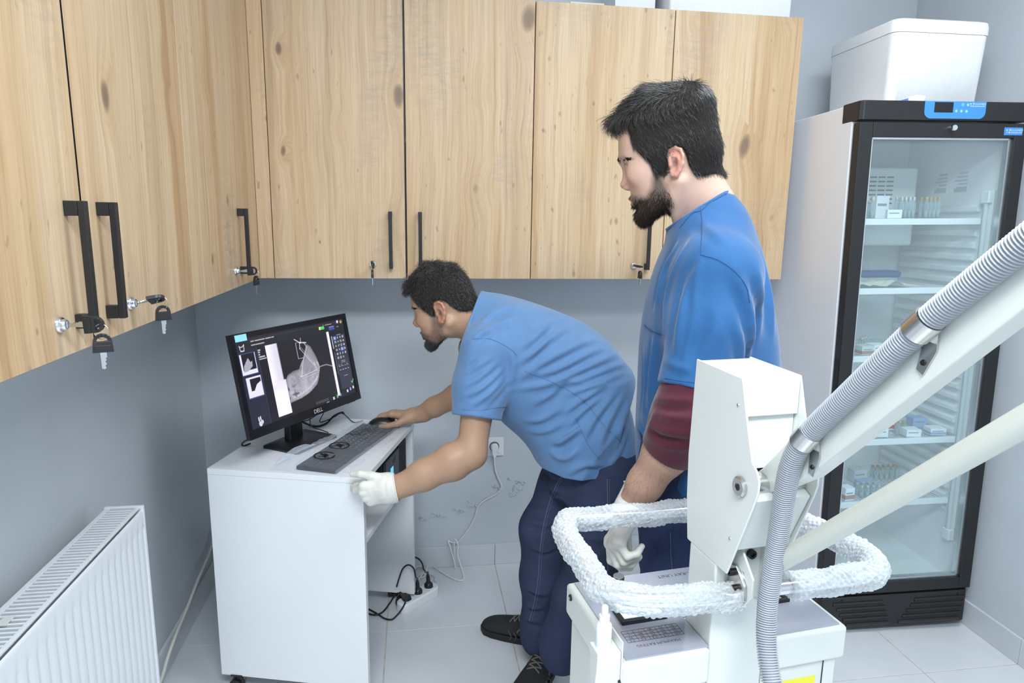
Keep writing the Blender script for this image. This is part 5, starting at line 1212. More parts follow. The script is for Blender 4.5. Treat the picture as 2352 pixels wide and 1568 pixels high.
def strands(name, P, Nn, T, Lg, lift, curl, rad, m, parent, at, seed=0, taper=.35, segs=5, wob=.15):
    """short hairs as three-sided tapering tubes. P roots, Nn normals, T comb direction, Lg lengths"""
    rg = np.random.default_rng(seed); n = len(P); T = T-Nn*(T*Nn).sum(1)[:, None]; T += rg.normal(0, wob, T.shape); T /= np.linalg.norm(T, axis=1)[:, None]+1e-9
    C = [P-Nn*.0015]; d = T*np.cos(lift)[:, None]+Nn*np.sin(lift)[:, None]; ax = rg.normal(0, 1, (n, 3))
    for i in range(segs):
        C.append(C[-1]+d*(Lg/segs)[:, None]); d = d-Nn*(curl*1.0)[:, None]/segs+np.cross(ax, d)*.5*wob*(1 if i % 2 else .3); d /= np.linalg.norm(d, axis=1)[:, None]
    C = np.stack(C, 1); S = segs+1; side = np.cross(T, Nn); side /= np.linalg.norm(side, axis=1)[:, None]+1e-9
    wv = rad*np.linspace(1, taper, S); tri = [(0, .9), (-.8, -.5), (.8, -.5)]; R = []
    for a, b in tri: R.append(C+(side[:, None, :]*a+Nn[:, None, :]*b)*wv[None, :, None])
    V = np.stack(R, 2).reshape(-1, 3); b = (np.arange(n)*S*3)[:, None, None]+(np.arange(segs)*3)[None, :, None]; k = np.arange(3)[None, None, :]; k2 = (k+1) % 3
    Q = np.stack([b+k, b+k2, b+k2+3, b+k+3], -1).reshape(-1, 4)
    o = mesh_obj(name, V, Q, m, parent, None, at); o['kind'] = 'stuff' if False else o.get('kind', 'thing'); del o['kind']; return o
# ---------------------------------------------------------------- head and hand in their own frames (metres)
def interp2(x, xs, ys): return np.interp(x, xs, ys).astype(F32)
FACE_A = [(.070, .098), (.086, .070), (.0945, .036), (.088, .018), (.0895, -.010), (.0920, -.036), (.0957, -.045), (.0914, -.053), (.0941, -.060), (.0874, -.071), (.0919, -.087), (.0830, -.103), (.045, -.090), (.010, -.066), (-.01, -.03), (-.01, .06), (.03, .10)]
FACE_B = [(.074, .112), (.0895, .098), (.0965, .070), (.0982, .037), (.0912, .0270), (.0890, -.005), (.0870, -.032), (.0875, -.044), (.0835, -.053), (.0850, -.060), (.0780, -.071), (.0795, -.086), (.0690, -.102), (.036, -.092), (.006, -.066), (-.01, -.03), (-.01, .06), (.03, .115)]
# shifts of the features: brow x, eye x, eye z, nose x, nose z, lips x, chin x, ear x, ear scale
FEAT_A = dict(poly=FACE_A, brow=0, ex_=0, ez=0, nx=-.002, nz=0, lip=-.0018, chin=0, ear=0, es=.87, bz=.0350, bs=.004)
FEAT_B = dict(poly=FACE_B, brow=.005, ex_=-.0020, ez=.0115, nx=-.0120, nz=-.0030, lip=-.0112, chin=-.012, ear=-.009, es=.76, bz=.0335, bs=.007)
def face_block(poly):
    pts = np.array(poly, float)
    n = len(pts)
    def f(P):
        x, y, z = P[:, 0], np.abs(P[:, 1]), P[:, 2]; d2 = np.full(len(P), 9, F32); ins = np.zeros(len(P), bool)
        for i in range(n):
            a, b = pts[i], pts[(i+1) % n]; e = b-a; t = np.clip(((x-a[0])*e[0]+(z-a[1])*e[1])/(e @ e), 0, 1)
            d2 = np.minimum(d2, np.hypot(x-a[0]-t*e[0], z-a[1]-t*e[1]))
            c = (a[1] > z) != (b[1] > z); ins ^= c & (x < (b[0]-a[0])*(z-a[1])/((b[1]-a[1]) if abs(b[1]-a[1]) > 1e-9 else 1e-9)+a[0])
        wm = interp2(z, [-.11, -.09, -.065, -.035, -.005, .03, .07, .1], [.028, .040, .053, .063, .067, .066, .064, .055])
        t = np.clip(d2/F32(.052), 0, 1); hw = wm*np.sqrt(np.clip(1-(1-t)**2.3, 0, 1))
        return np.where(ins, (y-hw)*F32(.75), np.hypot(d2, np.maximum(y-.002, 0))).astype(F32)
    return Prim(f, (.045, 0, 0), .13, .014)
EAR = [(.009, .008), (.011, .024), (.003, .036), (-.012, .0385), (-.0245, .031), (-.029, .014), (-.0245, -.006), (-.015, -.020), (-.006, -.029), (.003, -.027), (.006, -.016)]
def head_prims(neck=(-.055, 0, -.14), neck_r=(.054, .062), lid=.45, F=FEAT_A):
    p = [ell((-.002, 0, .044), (.090, .0745, .087), .02), ell((.040, 0, .048), (.052, .062, .060), .03), face_block(F['poly'])]
    bx, ex_, ez, nx, nz, lx, cx = [F[k] for k in ('brow', 'ex_', 'ez', 'nx', 'nz', 'lip', 'chin')]
    for s in (1, -1):
        p += [rc((.014, s*.047, -.060), (.074+cx, s*.016, -.090), .014, .011, .022), ell((.062, s*.050, -.010+ez*.5), (.022, .014, .019), .022),
              rc((.0875+bx, s*.010, .0315+ez*.25), (.071+bx*.5, s*.046, .033+ez*.25), .0095, .0085, .014)]
        p.append(ell((.0965+ex_, s*.034, .0115+ez), (.0165, .0185, .0100), .010, 's'))
        p.append(ell((.0785+ex_, s*.032, .0095+ez), (.0124, .0124, .0124), .0015))
        p.append(ell((.0775+ex_, s*.0325, .0095+ez+.0125*(1-lid)+.0015), (.0131, .0156, .0100), .003)); p.append(ell((.0770+ex_, s*.0325, .0005-.004+ez), (.0130, .0152, .0070), .004))
    p += [rc((.0865+(0 if nx > -.01 else -.0015), 0, .024+ez*.25), (.1065+nx, 0, -.010+nz), .0080, .0090, .010), ell((.1095+nx, 0, -.0130+nz), (.0100, .0092, .0080), .007)]
    for s in (1, -1): p += [ell((.0990+nx*.85, s*.0118, -.0195+nz), (.0120, .0070, .0080), .005), ell((.1060+nx, s*.0064, -.0255+nz), (.0056, .0030, .0038), .003, 's')]
    for g in (1, -1):
        p += [rc((.0915+lx, g*.021, -.0525), (.0990+lx, g*.003, -.0475), .0035, .0050, .005), rc((.0900+lx, g*.019, -.0560), (.0955+lx, 0, -.0600), .0038, .0060, .005), rc((.0970+lx, g*.024, -.0545), (.1020+lx, 0, -.0532), .0006, .0009, .003, 's')]
    p += [ell((.0800+cx, 0, -.0900), (.0145, .022, .0150), .014), rc((-.020, 0, -.035), neck, neck_r[0], neck_r[1], .03), rc((-.050, 0, .0), (neck[0]-.016, 0, neck[2]), .038, .041, .03)]
    for s in (1, -1):
        p.append(rc((-.018, s*.060, -.035), (neck[0]+.055, s*.018, neck[2]-.01), .014, .012, .022))
        ey = lambda x: .0735+.50*(.010-x); q_ = []
        E = [(x, s*ey(x), z) for x, z in EAR]; rr = [.0034, .0036, .0040, .0042, .0042, .0040, .0042, .0052, .0068, .0062, .0040]
        q_ += chain(E, rr, .0045)
        n = np.array([.45, s*1.0, 0]); n /= np.linalg.norm(n); t = np.array([1, -s*.45, 0])/np.linalg.norm([1, .45, 0]); R = np.stack([t, n, [0, 0, 1]], 1)
        q_.append(ell((-.0105, s*(.0790), .005), (.0185, .0045, .029), .006, 'u', R)); q_.append(ell((-.010, s*.071, .0), (.014, .010, .022), .008))
        q_.append(ell((-.0055, s*.0860, .0015), (.0085, .0075, .0115), .004, 's', R)); q_.append(ell((-.012, s*.0900, .021), (.0085, .0055, .0075), .004, 's', R))
        q_ += chain([(-.003, s*.0835, .019), (-.0155, s*.0870, .015), (-.0185, s*.0885, .0), (-.013, s*.0850, -.012)], [.0026, .0034, .0034, .0030], .004)
        q_.append(ell((.0065, s*.0770, -.001), (.0050, .0060, .0070), .005))
        m = np.eye(4); e = F['es']; m[:3, 3] = (F['ear']-.0055*(1-e), s*.0735*(1-e), 0); p += xf(q_, m, e)
    return p
def hand_prims(fing, thumb, side, rs=1.0, palm_t=1.0):
    """x to the fingertips, y to the thumb, z out of the back of the hand (right hand; side=-1 mirrors y).
    fing: four (mcp, pip, dip, spread) bends in degrees; thumb: three direction vectors"""
    M_ = [(.090, .0265, .001), (.094, .0070, .003), (.0895, -.0125, .001), (.081, -.0300, -.003)]
    LN = [(.043, .026, .021), (.047, .030, .022), (.043, .028, .021), (.034, .021, .019)]; p = []
    RW = [(.0098, .0088, .0080, .0068), (.0100, .0090, .0081, .0069), (.0095, .0085, .0077, .0066), (.0086, .0076, .0069, .0060)]
    w = (0, 1, 0)
    for i in range(4):
        m = np.array(M_[i]); p.append(rc((.010, m[1]*.55, 0), m-np.array([.006, 0, .001]), .0150*rs*palm_t, .0112*rs, .014))
        a = 0; sp = math.radians(fing[i][3]); q = m; p.append(ell(q+np.array([0, 0, .001]), (.0115*rs, .0105*rs, .0105*rs), .008))
        for j in range(3):
            a += math.radians(fing[i][j]); d = np.array([math.cos(a)*math.cos(sp), math.cos(a)*math.sin(sp), -math.sin(a)]); e = q+d*LN[i][j]
            p.append(rc(q, e, RW[i][j]*rs, RW[i][j+1]*rs, .0035 if j else .007)); q = e
    q = np.array([.024, .026, -.008]); p.append(rc((.012, .012, -.006), q, .016*rs, .016*rs, .016))
    for d, l, r0, r1 in zip(thumb, (.044, .034, .027), (.0145, .0112, .0100), (.0112, .0100, .0080)):
        d = np.array(d, float); d /= np.linalg.norm(d); e = q+d*l; p.append(rc(q, e, r0*rs, r1*rs, .010 if l > .04 else .004)); q = e
    p.append(ell((.045, -.006, -.008), (.040, .034, .0125*palm_t), .016)); p.append(rc((-.030, 0, 0), (.018, 0, 0), .0215*rs, .0235*rs, .018, 'u', (w, 1.32)))
    if side < 0:
        out = []
        for x in p:
            def f(P, x=x): return x.f(P*np.array([1, -1, 1], F32))
            out.append(Prim(f, x.c*np.array([1, -1, 1]), x.r, x.k, x.mode))
        p = out
    return p
def loft(o, up, fw, sv, F, Bk, Wd, n=2.4, k=.02, mode='u', ext=.0):
    """solid of oval sections along an axis: front extent F, back extent Bk, half width Wd at stations sv"""
    o = np.array(o, float); up = np.array(up, float)/np.linalg.norm(up); fw = np.array(fw, float); fw = fw-up*(fw @ up); fw /= np.linalg.norm(fw); lf = np.cross(up, fw)
    ss = np.linspace(sv[0], sv[-1], 80)
    def sm(v): w = np.interp(ss, sv, v); w = np.convolve(np.pad(w, 5, 'edge'), np.hanning(13)[1:-1]/np.hanning(13).sum(), 'same')[5:-5]; return w
    Fs, Bs, Ws = sm(F), sm(Bk), sm(Wd)
    def f(P):
        q = P-o.astype(F32); s = q @ up.astype(F32); x = q @ fw.astype(F32); y = np.abs(q @ lf.astype(F32)); sc = np.clip(s, sv[0], sv[-1])
        a = np.interp(sc, ss, (Fs+Bs)/2).astype(F32); c = np.interp(sc, ss, (Fs-Bs)/2).astype(F32); w = np.interp(sc, ss, Ws).astype(F32)
        r = ((np.abs(x-c)/a)**n+(y/w)**n)**(1/n); d = (r-1)*np.minimum(a, w)*.85; e = np.maximum(sv[0]-s, s-sv[-1]); return np.maximum(d, e).astype(F32)
    L_ = sv[-1]-sv[0]; return Prim(f, o+up*(sv[0]+L_/2), math.hypot(L_/2, max(np.max(np.abs(F)), np.max(np.abs(Bk)), np.max(Wd)))+.01, k, mode)
# ---------------------------------------------------------------- people
def nrm(v): v = np.array(v, float); return v/np.linalg.norm(v)
def M4(o, x, y, z): m = np.eye(4); m[:3, 0], m[:3, 1], m[:3, 2], m[:3, 3] = x, y, z, o; return m
def inv_pt(M, p): return M[:3, :3].T @ (np.array(p)-M[:3, 3])
def hand_frame(w, tip, yhint, left):
    x = nrm(np.array(tip)-w); y = np.array(yhint, float); y = nrm(y-x*(x @ y)); z = np.cross(x, y)
    return M4(w, x, y, -z if left else z)
def hand_at(M, fing, thumb, left, rs=1.0, **k):
    # a left hand is the right one mirrored: its frame keeps y to the thumb, z out of the back, so flip with z
    ps = hand_prims(fing, thumb, 1, rs, **k); return xf(ps, M)
def xf_any(P, M, s=1.0): return ((P-M[:3, 3]) @ M[:3, :3])/s
def outline(o, up, fw, front, back, n=14):
    """front and back extents along an axis from two pixel outlines, read on the plane of symmetry"""
    up = nrm(up); fw = np.array(fw, float); fw = nrm(fw-up*(fw @ up)); lf = np.cross(up, fw)
    a = sorted([((q := UP(p, o, lf)-o) @ up, q @ fw) for p in front]); b = sorted([((q := UP(p, o, lf)-o) @ up, -(q @ fw)) for p in back])
    s0, s1 = min(a[0][0], b[0][0]), max(a[-1][0], b[-1][0]); sv = np.linspace(s0, s1, n)
    return sv, np.interp(sv, *zip(*a)), np.interp(sv, *zip(*b))
skin_c = (.56, .335, .245)
def skin_mat(name):
    m = mat(name, skin_c, .46, spec=.4, sss=.22); b = bsdf(m); at = N(m, 'ShaderNodeAttribute', attribute_name='tone'); L(m, at.outputs['Color'], b.inputs['Base Color'])
    tc = N(m, 'ShaderNodeTexCoord'); n = N(m, 'ShaderNodeTexNoise', i_Scale=420.0, i_Detail=3.0); L(m, tc.outputs['Object'], n.inputs['Vector'])
    bp = N(m, 'ShaderNodeBump', i_Strength=.18, i_Distance=.0008); L(m, n.outputs['Fac'], bp.inputs['Height']); L(m, bp.outputs[0], b.inputs['Normal']); return m
def cloth_mat(name, col, weave=900, rough=.75, bump=.25, sheen=.25, amt=.05):
    m = mat(name, col, rough, spec=.25); mottle(m, 26, amt, bump, weave, bdist=.0006); bsdf(m).inputs['Sheen Weight'].default_value = sheen; return m
def denim_mat(name, col):
    m = mat(name, col, .85, spec=.2); b = bsdf(m); tc = N(m, 'ShaderNodeTexCoord')
    n1 = N(m, 'ShaderNodeTexNoise', i_Scale=9.0, i_Detail=4.0); mp = N(m, 'ShaderNodeMapping'); mp.inputs['Scale'].default_value = (1, 1, .25); L(m, tc.outputs['Object'], n1.inputs['Vector'])
    n2 = N(m, 'ShaderNodeTexNoise', i_Scale=650.0, i_Detail=2.0); L(m, tc.outputs['Object'], mp.inputs[0]); L(m, mp.outputs[0], n2.inputs['Vector'])
    r = N(m, 'ShaderNodeValToRGB'); r.color_ramp.elements[0].position = .3; r.color_ramp.elements[1].position = .75
    r.color_ramp.elements[0].color = (*[c*.72 for c in col], 1); r.color_ramp.elements[1].color = (*[min(1, c*1.5) for c in col], 1)
    mx = N(m, 'ShaderNodeMath', operation='MULTIPLY_ADD'); mx.inputs[1].default_value = .55; L(m, n1.outputs['Fac'], mx.inputs[0])
    m2 = N(m, 'ShaderNodeMath', operation='MULTIPLY'); m2.inputs[1].default_value = .45; L(m, n2.outputs['Fac'], m2.inputs[0]); L(m, m2.outputs[0], mx.inputs[2]); L(m, mx.outputs[0], r.inputs[0]); L(m, r.outputs[0], b.inputs['Base Color'])
    bp = N(m, 'ShaderNodeBump', i_Strength=.4, i_Distance=.0006); L(m, n2.outputs['Fac'], bp.inputs['Height']); L(m, bp.outputs[0], b.inputs['Normal']); return m
capm_ = mat('hair_base', (.016, .0135, .012), .8, spec=.2); hairm = mat('hair_dark', (.032, .0265, .0235), .28, spec=.9); beardm = mat('beard_brown', (.030, .018, .012), .5, spec=.35); browm = mat('brow_brown', (.03, .02, .015), .6)
glovm = mat('latex_cream', (.74, .72, .66), .5, spec=.35, sss=.1); mottle(glovm, 18, .02, .25, 90, bdist=.0012)
shoem = mat('shoe_black', (.016, .016, .017), .8); mottle(shoem, 60, .1, .3, 400, bdist=.0006); solem = mat('shoe_sole', (.010, .010, .011), .6); lacem = mat('shoelace_grey', (.16, .155, .14), .85)
def in_poly(x, z, pts):
    ins = np.zeros(len(x), bool); n = len(pts)
    for i in range(n):
        a, b = pts[i], pts[(i+1) % n]; c = (a[1] > z) != (b[1] > z); ins ^= c & (x < (b[0]-a[0])*(z-a[1])/((b[1]-a[1]) or 1e-9)+a[0])
    return ins
def poly_dist(x, z, pts):
    d = np.full(len(x), 9.0); n = len(pts)
    for i in range(n):
        a, b = np.array(pts[i]), np.array(pts[(i+1) % n]); e = b-a; t = np.clip(((x-a[0])*e[0]+(z-a[1])*e[1])/(e @ e+1e-12), 0, 1); d = np.minimum(d, np.hypot(x-a[0]-t*e[0], z-a[1]-t*e[1]))
    return np.where(in_poly(x, z, pts), -d, d)
HAIR_A = [(.086, .078), (.072, .066), (.062, .046), (.049, .028), (.036, .013), (.027, .000), (.017, -.004), (.013, .010), (.012, .026), (.004, .038), (-.014, .040), (-.027, .033), (-.036, .019), (-.046, .002), (-.060, -.012), (-.094, -.026), (-.15, -.026), (-.15, .25), (.16, .25), (.16, .085)]
HAIR_B = [(.108, .100), (.0715, .097), (.066, .075), (.0620, .050), (.0428, .022), (.034, .010), (.027, -.014), (.006, -.014), (.000, .004), (-.002, .018), (-.010, .0295), (-.022, .0310), (-.034, .026), (-.038, .010), (-.040, -.008), (-.048, -.028), (-.062, -.033), (-.097, -.034), (-.15, -.034), (-.15, .25), (.18, .25), (.18, .10)]
HAIR = HAIR_B
BEARD = [(.026, .000), (.034, -.016), (.040, -.036), (.052, -.050), (.070, -.048), (.086, -.040), (.102, -.034), (.112, -.046), (.112, -.13), (.05, -.125), (.020, -.098), (.000, -.072), (.004, -.044), (.012, -.018), (.016, -.004)]
def face_tone(Q, base, beard_k, red):
    """skin colour per vertex in the head frame: lips, ears, cheeks, eyes, stubble, painted ear-hole and lid-crease shade"""
    x, y, z = Q.T; ay = np.abs(y); c = np.tile(np.array(base), (len(Q), 1))
    def blend(w, col): w = np.clip(w, 0, 1)[:, None]; c[:] = c*(1-w)+np.array(col)*w
    ex_, ez, lx, nx, EX, es = FT['ex_'], FT['ez'], FT['lip'], FT['nx'], FT['ear'], FT['es']
    g = lambda cx, cy, cz, s: np.exp(-(((x-cx)/s)**2+((ay-cy)/s)**2+((z-cz)/s)**2))
    b = np.array(base)
    blend(.45*g(.074, .048, -.022, .024), b*np.array([1.05, .72, .68])); blend(.55*red*((ay > .076) & (z > -.04) & (z < .045)), b*np.array([1.12, .66, .62]))
    blend(.5*g(.118+nx, 0, -.018, .016), b*np.array([1.08, .74, .70])); blend(.8*np.exp(-((z+.0535)/.0075)**2)*np.exp(-(ay/.022)**4)*(x > .085+lx), b*np.array([.86, .50, .48]))
    blend(.35*g(.088, .030, .000+ez, .014), b*np.array([.78, .62, .62]))
    ze = z-ez; xe = x-ex_; ew = np.hypot((ze-.0085)/.0042, (ay-.032)/.0115); eye = np.clip((1.15-ew)/.3, 0, 1)*(xe > .0805)
    blend(eye*.85, (.40, .35, .32)); blend(np.clip((1.2-np.hypot(ay-.0315, ze-.0078)/.0050)/.3, 0, 1)*eye, (.045, .03, .022))
    lash = (xe > .074)*np.exp(-((ze-(.0128-.9*(ay-.032)**2/.011**2*.004))/.0017)**2)*(np.abs(ay-.033) < .0135); blend(.85*lash, (.05, .035, .03)); blend(.35*np.exp(-((ze-.0185)/.0016)**2)*(np.abs(ay-.033) < .014)*(x > .074), b*.45)  # lash line, then the lid crease's shade painted into the skin colour
    blend(.85*np.exp(-((x+.0055-EX)/.0055)**4-((z-.0005)/.0075)**4)*(ay > .066)*(ay < .0835), b*.22)  # dark of the ear hole, shade painted into the skin colour
    hd = poly_dist(x, z, HAIR); blend(np.clip(.55-hd/.010, 0, .9)*(x < .12)*(ay < .088), (.06, .042, .034))
    bd = poly_dist(x, z, BEARD); mouth = np.exp(-((z+.0535)/.0075)**4)*np.exp(-(ay/.022)**4)*(x > .086+lx)
    blend(beard_k*np.clip(.35-bd/.014, 0, 1)*(1-mouth)*(ay < .080), (.045, .030, .023)); return np.clip(c, 0, 1)
FT = FEAT_B
def make_head(P, Mh, s, neck_w, base, beard_k, red, lid):
    return xf(head_prims(neck=tuple(inv_pt(Mh, neck_w)/s), lid=lid, neck_r=(.054, .056), F=FT), Mh, s)
def shell_at(prims_head, off, region):
    """offset of the head solid kept inside a region given in the head frame"""
    return off, region
def hair_of(name, par, prims, Mh, s, extra, seed, n, kind, off=.0065):
    """hair: a solid cap with strands combed over it"""
    skull = xf(head_prims(neck=tuple(inv_pt(Mh, par['_nb'])/s), F=FT)[:3]+[rc((-.020, 0, -.035), tuple(inv_pt(Mh, par['_nb'])/s), .054, .055, .03), rc((-.050, 0, .0), tuple(np.array(inv_pt(Mh, par['_nb'])/s)+np.array([-.016, 0, 0])), .038, .041, .03)], Mh, s)
    cap = [Prim(lambda P: evald(skull, P)-F32(off), Mh[:3, 3], .17, .01)]+xf(extra, Mh, s)
    R, t = Mh[:3, :3], Mh[:3, 3]
    def reg(P): Q = xf_any(P, Mh, s); return poly_dist(Q[:, 0], Q[:, 2], HAIR).astype(F32)
    cap.append(Prim(lambda P: reg(P)*F32(s), t, .3, .006, 'i'))
    V, Qd = surface(cap, .003); o = mesh_obj(name, V, Qd, capm_, par, None, par.location)
    rg = np.random.default_rng(seed); fi = rg.integers(0, len(Qd), n); w = rg.dirichlet((1, 1, 1, 1), n)
    P = (V[Qd[fi]]*w[..., None]).sum(1); Nn = normals(cap, P, .002); Q = xf_any(P, Mh, s); T = kind(Q) @ R.T
    out = (Nn*((P-(t+R @ np.array([0, 0, .04])))/1.0)).sum(1) > 0
    P, Nn, T, Q = P[out], Nn[out], T[out], Q[out]; return o, P, Nn, T, Q
def beard_of(par, prims, Mh, s, seed, n, dens, Lmin, Lmax, m):
    R = Mh[:3, :3]; hp = prims; lo = Mh[:3, 3]-.14; V, Qd = surface(hp, .004, Mh[:3, 3]-.15, Mh[:3, 3]+.15); C = V[Qd].mean(1); q = xf_any(C, Mh, s)
    mouth = (np.abs(q[:, 2]+.0535) < .0075) & (np.abs(q[:, 1]) < .020) & (q[:, 0] > .086+FT['lip'])
    w = dens(q)*(~mouth)*(np.abs(q[:, 1]) < .078); w = np.clip(w, 0, None); rg = np.random.default_rng(seed); fi = rg.choice(len(C), n, p=w/w.sum()); u = rg.dirichlet((1, 1, 1, 1), n)
    P = (V[Qd[fi]]*u[..., None]).sum(1); Nn = normals(hp, P, .003); q = xf_any(P, Mh, s); T = np.stack([.25+0*q[:, 0], np.sign(q[:, 1])*.05, -1+0*q[:, 0]], 1) @ R.T
    Lg = (Lmin+(Lmax-Lmin)*np.clip((-.03-q[:, 2])/.05, 0, 1))*rg.uniform(.7, 1.15, n); return strands('beard', P, Nn, T, Lg, np.full(n, .45), np.full(n, .35), .00042, m, par, par.location, seed, .4, 3, .25)
def brows_of(par, prims, Mh, s, seed):
    rg = np.random.default_rng(seed); n = 1800; R = Mh[:3, :3]; sd = rg.choice([-1, 1], n); u = rg.random(n); a = np.stack([np.full(n, .14), sd*(.009+.054*u), FT['bz']+.003*np.sin(u*3.0)-FT['bs']*u+rg.normal(0, .0026, n)*(1-.45*u)], 1)
    P = a @ R.T*s+Mh[:3, 3]; d = -R[:, 0]
    for _ in range(60): P = P+d*(np.clip(evald(prims, P), 0, .02)*.8)[:, None]
    Nn = normals(prims, P, .003); T = np.stack([-.5-.4*u, sd*(.8+.2*u), .30-.45*u], 1) @ R.T; return strands('eyebrow', P, Nn, T, rg.uniform(.007, .011, n), np.full(n, .10), np.full(n, .2), .0008, browm, par, par.location, seed, .4, 3, .08)
def shoe(par, heel, toe, name='shoe', up=(0, 0, 1), sc=1.0):
    """low laced shoe: heel and toe on the floor, room coordinates"""
    heel, toe = np.array(heel, float), np.array(toe, float); x = nrm(toe-heel); z = nrm(np.array(up)-x*(x @ np.array(up))); y = np.cross(z, x); Ls = np.linalg.norm(toe-heel)
    st = [(0, .026, .0, .070), (.03, .032, .0, .092), (.09, .034, .002, .100), (.15, .038, .003, .098), (.20, .044, .0, .080), (.26, .049, -.003, .064), (.33, .047, -.003, .054), (.37, .036, 0, .045), (.395, .014, 0, .030)]
    k = Ls/.395*1.0; rs = []
    F = lambda a, b, c: heel+x*a+y*b+z*c-np.array(par.location)
    for a, w, o, h in st:
        w *= sc; h *= sc
        rs.append([F(a*k, o+w*math.copysign(abs(math.cos(t))**.75, math.cos(t)), .016+max(0, h-.016)*abs(math.sin(t))**.8) for t in np.linspace(-.12, PI+.12, 15)])
    m = MB(); m.rings(rs); o = m.build(name, shoem, par, smooth=True); sub = o.modifiers.new('s', 'SUBSURF'); sub.levels = 1; sub.render_levels = 1
    pl = [(a*k, off+w*sc*1.07) for a, w, off, h in st]+[(a*k, off-w*sc*1.07) for a, w, off, h in st[::-1]]
    m = MB(); m.rings([[F(a, b, .0006) for a, b in pl], [F(a, b, .010) for a, b in pl], [F(a, b*1.02, .024) for a, b in pl]]); m.build('sole', solem, o, ang=40, bevel=.002)
    def top(a, b): 
        i = np.interp(a/k, [q[0] for q in st], range(len(st))); w = np.interp(a/k, [q[0] for q in st], [q[1] for q in st])*sc; h = np.interp(a/k, [q[0] for q in st], [q[3] for q in st])*sc
        return F(a, b, .016+(h-.016)*max(.05, 1-min(1, abs(b)/w)**2)**.42+.0022)
    m = MB()
    for j in range(5):
        a0, a1 = (.125+.024*j)*k, (.125+.024*(j+1))*k
        for s_ in (1, -1): m.tube([top(a0+(a1-a0)*t, s_*(-.022+.044*t)*sc) for t in np.linspace(0, 1, 7)], .0024, 5)
    for s_ in (1, -1):
        m.tube(smooth_path([top(.125*k, .004*s_), top(.118*k, .016*s_)+z*.014, top(.145*k, .034*s_)+z*.016, top(.160*k, .030*s_)+z*.004, top(.14*k, .012*s_)+z*.006, top(.125*k, .0)+z*.003], 5), .0024, 5)
        m.tube(smooth_path([top(.125*k, 0)+z*.003, top(.15*k, .020*s_)+z*.006, top(.18*k, .034*s_)+z*.003, top(.20*k, .042*s_)+z*.001], 5), .0024, 5)
    m.build('lace', lacem, o); 
    m = MB()
    for q in (.20, .225): m.tube([top(q*k+.012, .043*sc), top(q*k, .048*sc)-z*.008, top(q*k+.004, .050*sc)-z*.020], .0011, 4)
    m.build('stitching', lacem, o)
    return o
def org(par): return np.array(par.parent.location if par.parent else par.location)
def stitch(par, prims, pxs, name='seam', r=.0009, m=None, dash=None, n=10):
    """sewn seam: a thin raised thread traced along the cloth"""
    q = [trace(prims, p) for p in [tuple(a[:2]) for a in smooth_path([(*p, 0) for p in pxs], n)]]; q = [x for x in q if x is not None]
    if len(q) < 3: return
    nn = normals(prims, np.array(q), .004); q = np.array(q)+nn*r*.3; mb = MB(); run = [q[0]]
    if dash is None:
        for a, b in zip(q[:-1], q[1:]):
            if np.linalg.norm(b-a) < .06: run.append(b)
            else:
                if len(run) > 1: mb.tube([p-org(par) for p in run], r, 5)
                run = [b]
        if len(run) > 1: mb.tube([p-org(par) for p in run], r, 5)
    else:
        L_ = np.r_[0, np.cumsum(np.linalg.norm(np.diff(q, axis=0), axis=1))]; t = 0
        while t < L_[-1]-dash:
            a, b = [np.array([np.interp(u, L_, q[:, i]) for i in range(3)])-org(par) for u in (t, t+dash*.6)]; mb.tube([a, b], r, 4); t += dash
    return mb.build(name, m, par)
seam_blue = mat('seam_dark_blue', (.020, .095, .245), .8); seam_denim = mat('seam_thread', (.12, .14, .22), .8)
skinA, skinB = skin_mat('skin_light'), skin_mat('skin_tan')
Z3 = np.array([0, 0, 1.0])
# ================================================================= standing man
A2 = math.radians(24); f2, l2 = np.array([-math.cos(A2), math.sin(A2), 0]), np.array([-math.sin(A2), -math.cos(A2), 0])
NB2 = UD((1622, 486), 1.515); PV2 = np.array([NB2[0], NB2[1], .92])+f2*.0
man2 = thing('person', 'standing man in blue scrub top over a maroon sleeve, dark beard, arm hanging', 'person', (float(PV2[0]), float(PV2[1]), 0))
man2['_nb'] = [float(v) for v in NB2]
TH2, YH2 = math.radians(11), math.radians(25.5)
hf = np.array([-math.cos(YH2), math.sin(YH2), 0]); hl2 = np.array([-math.sin(YH2), -math.cos(YH2), 0])
S2 = 1.08; hx2, hz2 = hf*math.cos(TH2)-Z3*math.sin(TH2), hf*math.sin(TH2)+Z3*math.cos(TH2)
HO2 = UD((1544, 377), 1.415)-hl2*.074*S2+hx2*.010; MH2 = M4(HO2, hx2, hl2, hz2)
headP2 = make_head(None, MH2, S2, NB2, None, 1, 1, .40)
SH2, EL2, WR2 = UD((1650, 640), 1.36), UD((1566, 985), 1.345), UD((1448, 1160), 1.452)
SR2 = SH2-l2*.375; ER2 = SR2+np.array([0, 0, -.29])-f2*.02-l2*.02; WRR2 = ER2+f2*.03+np.array([0, 0, -.245])
HT2 = UD((1400, 1262), 1.440)
MHand2 = hand_frame(WR2, HT2, (0.25, 1, 0), True)
handP2 = hand_at(MHand2, [(30, 52, 30, 2), (48, 70, 40, 0), (58, 78, 42, 0), (60, 70, 40, -4)], [(.75, .45, -.45), (.85, .1, -.5), (.85, -.1, -.5)], True, .94)
MHandR2 = hand_frame(WRR2, WRR2+f2*.05-Z3*.1, l2, False)
handPR2 = hand_at(MHandR2, [(30, 40, 20, 2), (35, 45, 25, 0), (40, 45, 25, 0), (40, 45, 25, -4)], [(.7, .6, -.4), (.9, .2, -.3), (.9, .1, -.3)], False)
HIP = lambda s, pv, l: pv+l*s*.095-Z3*.02
legs2 = []
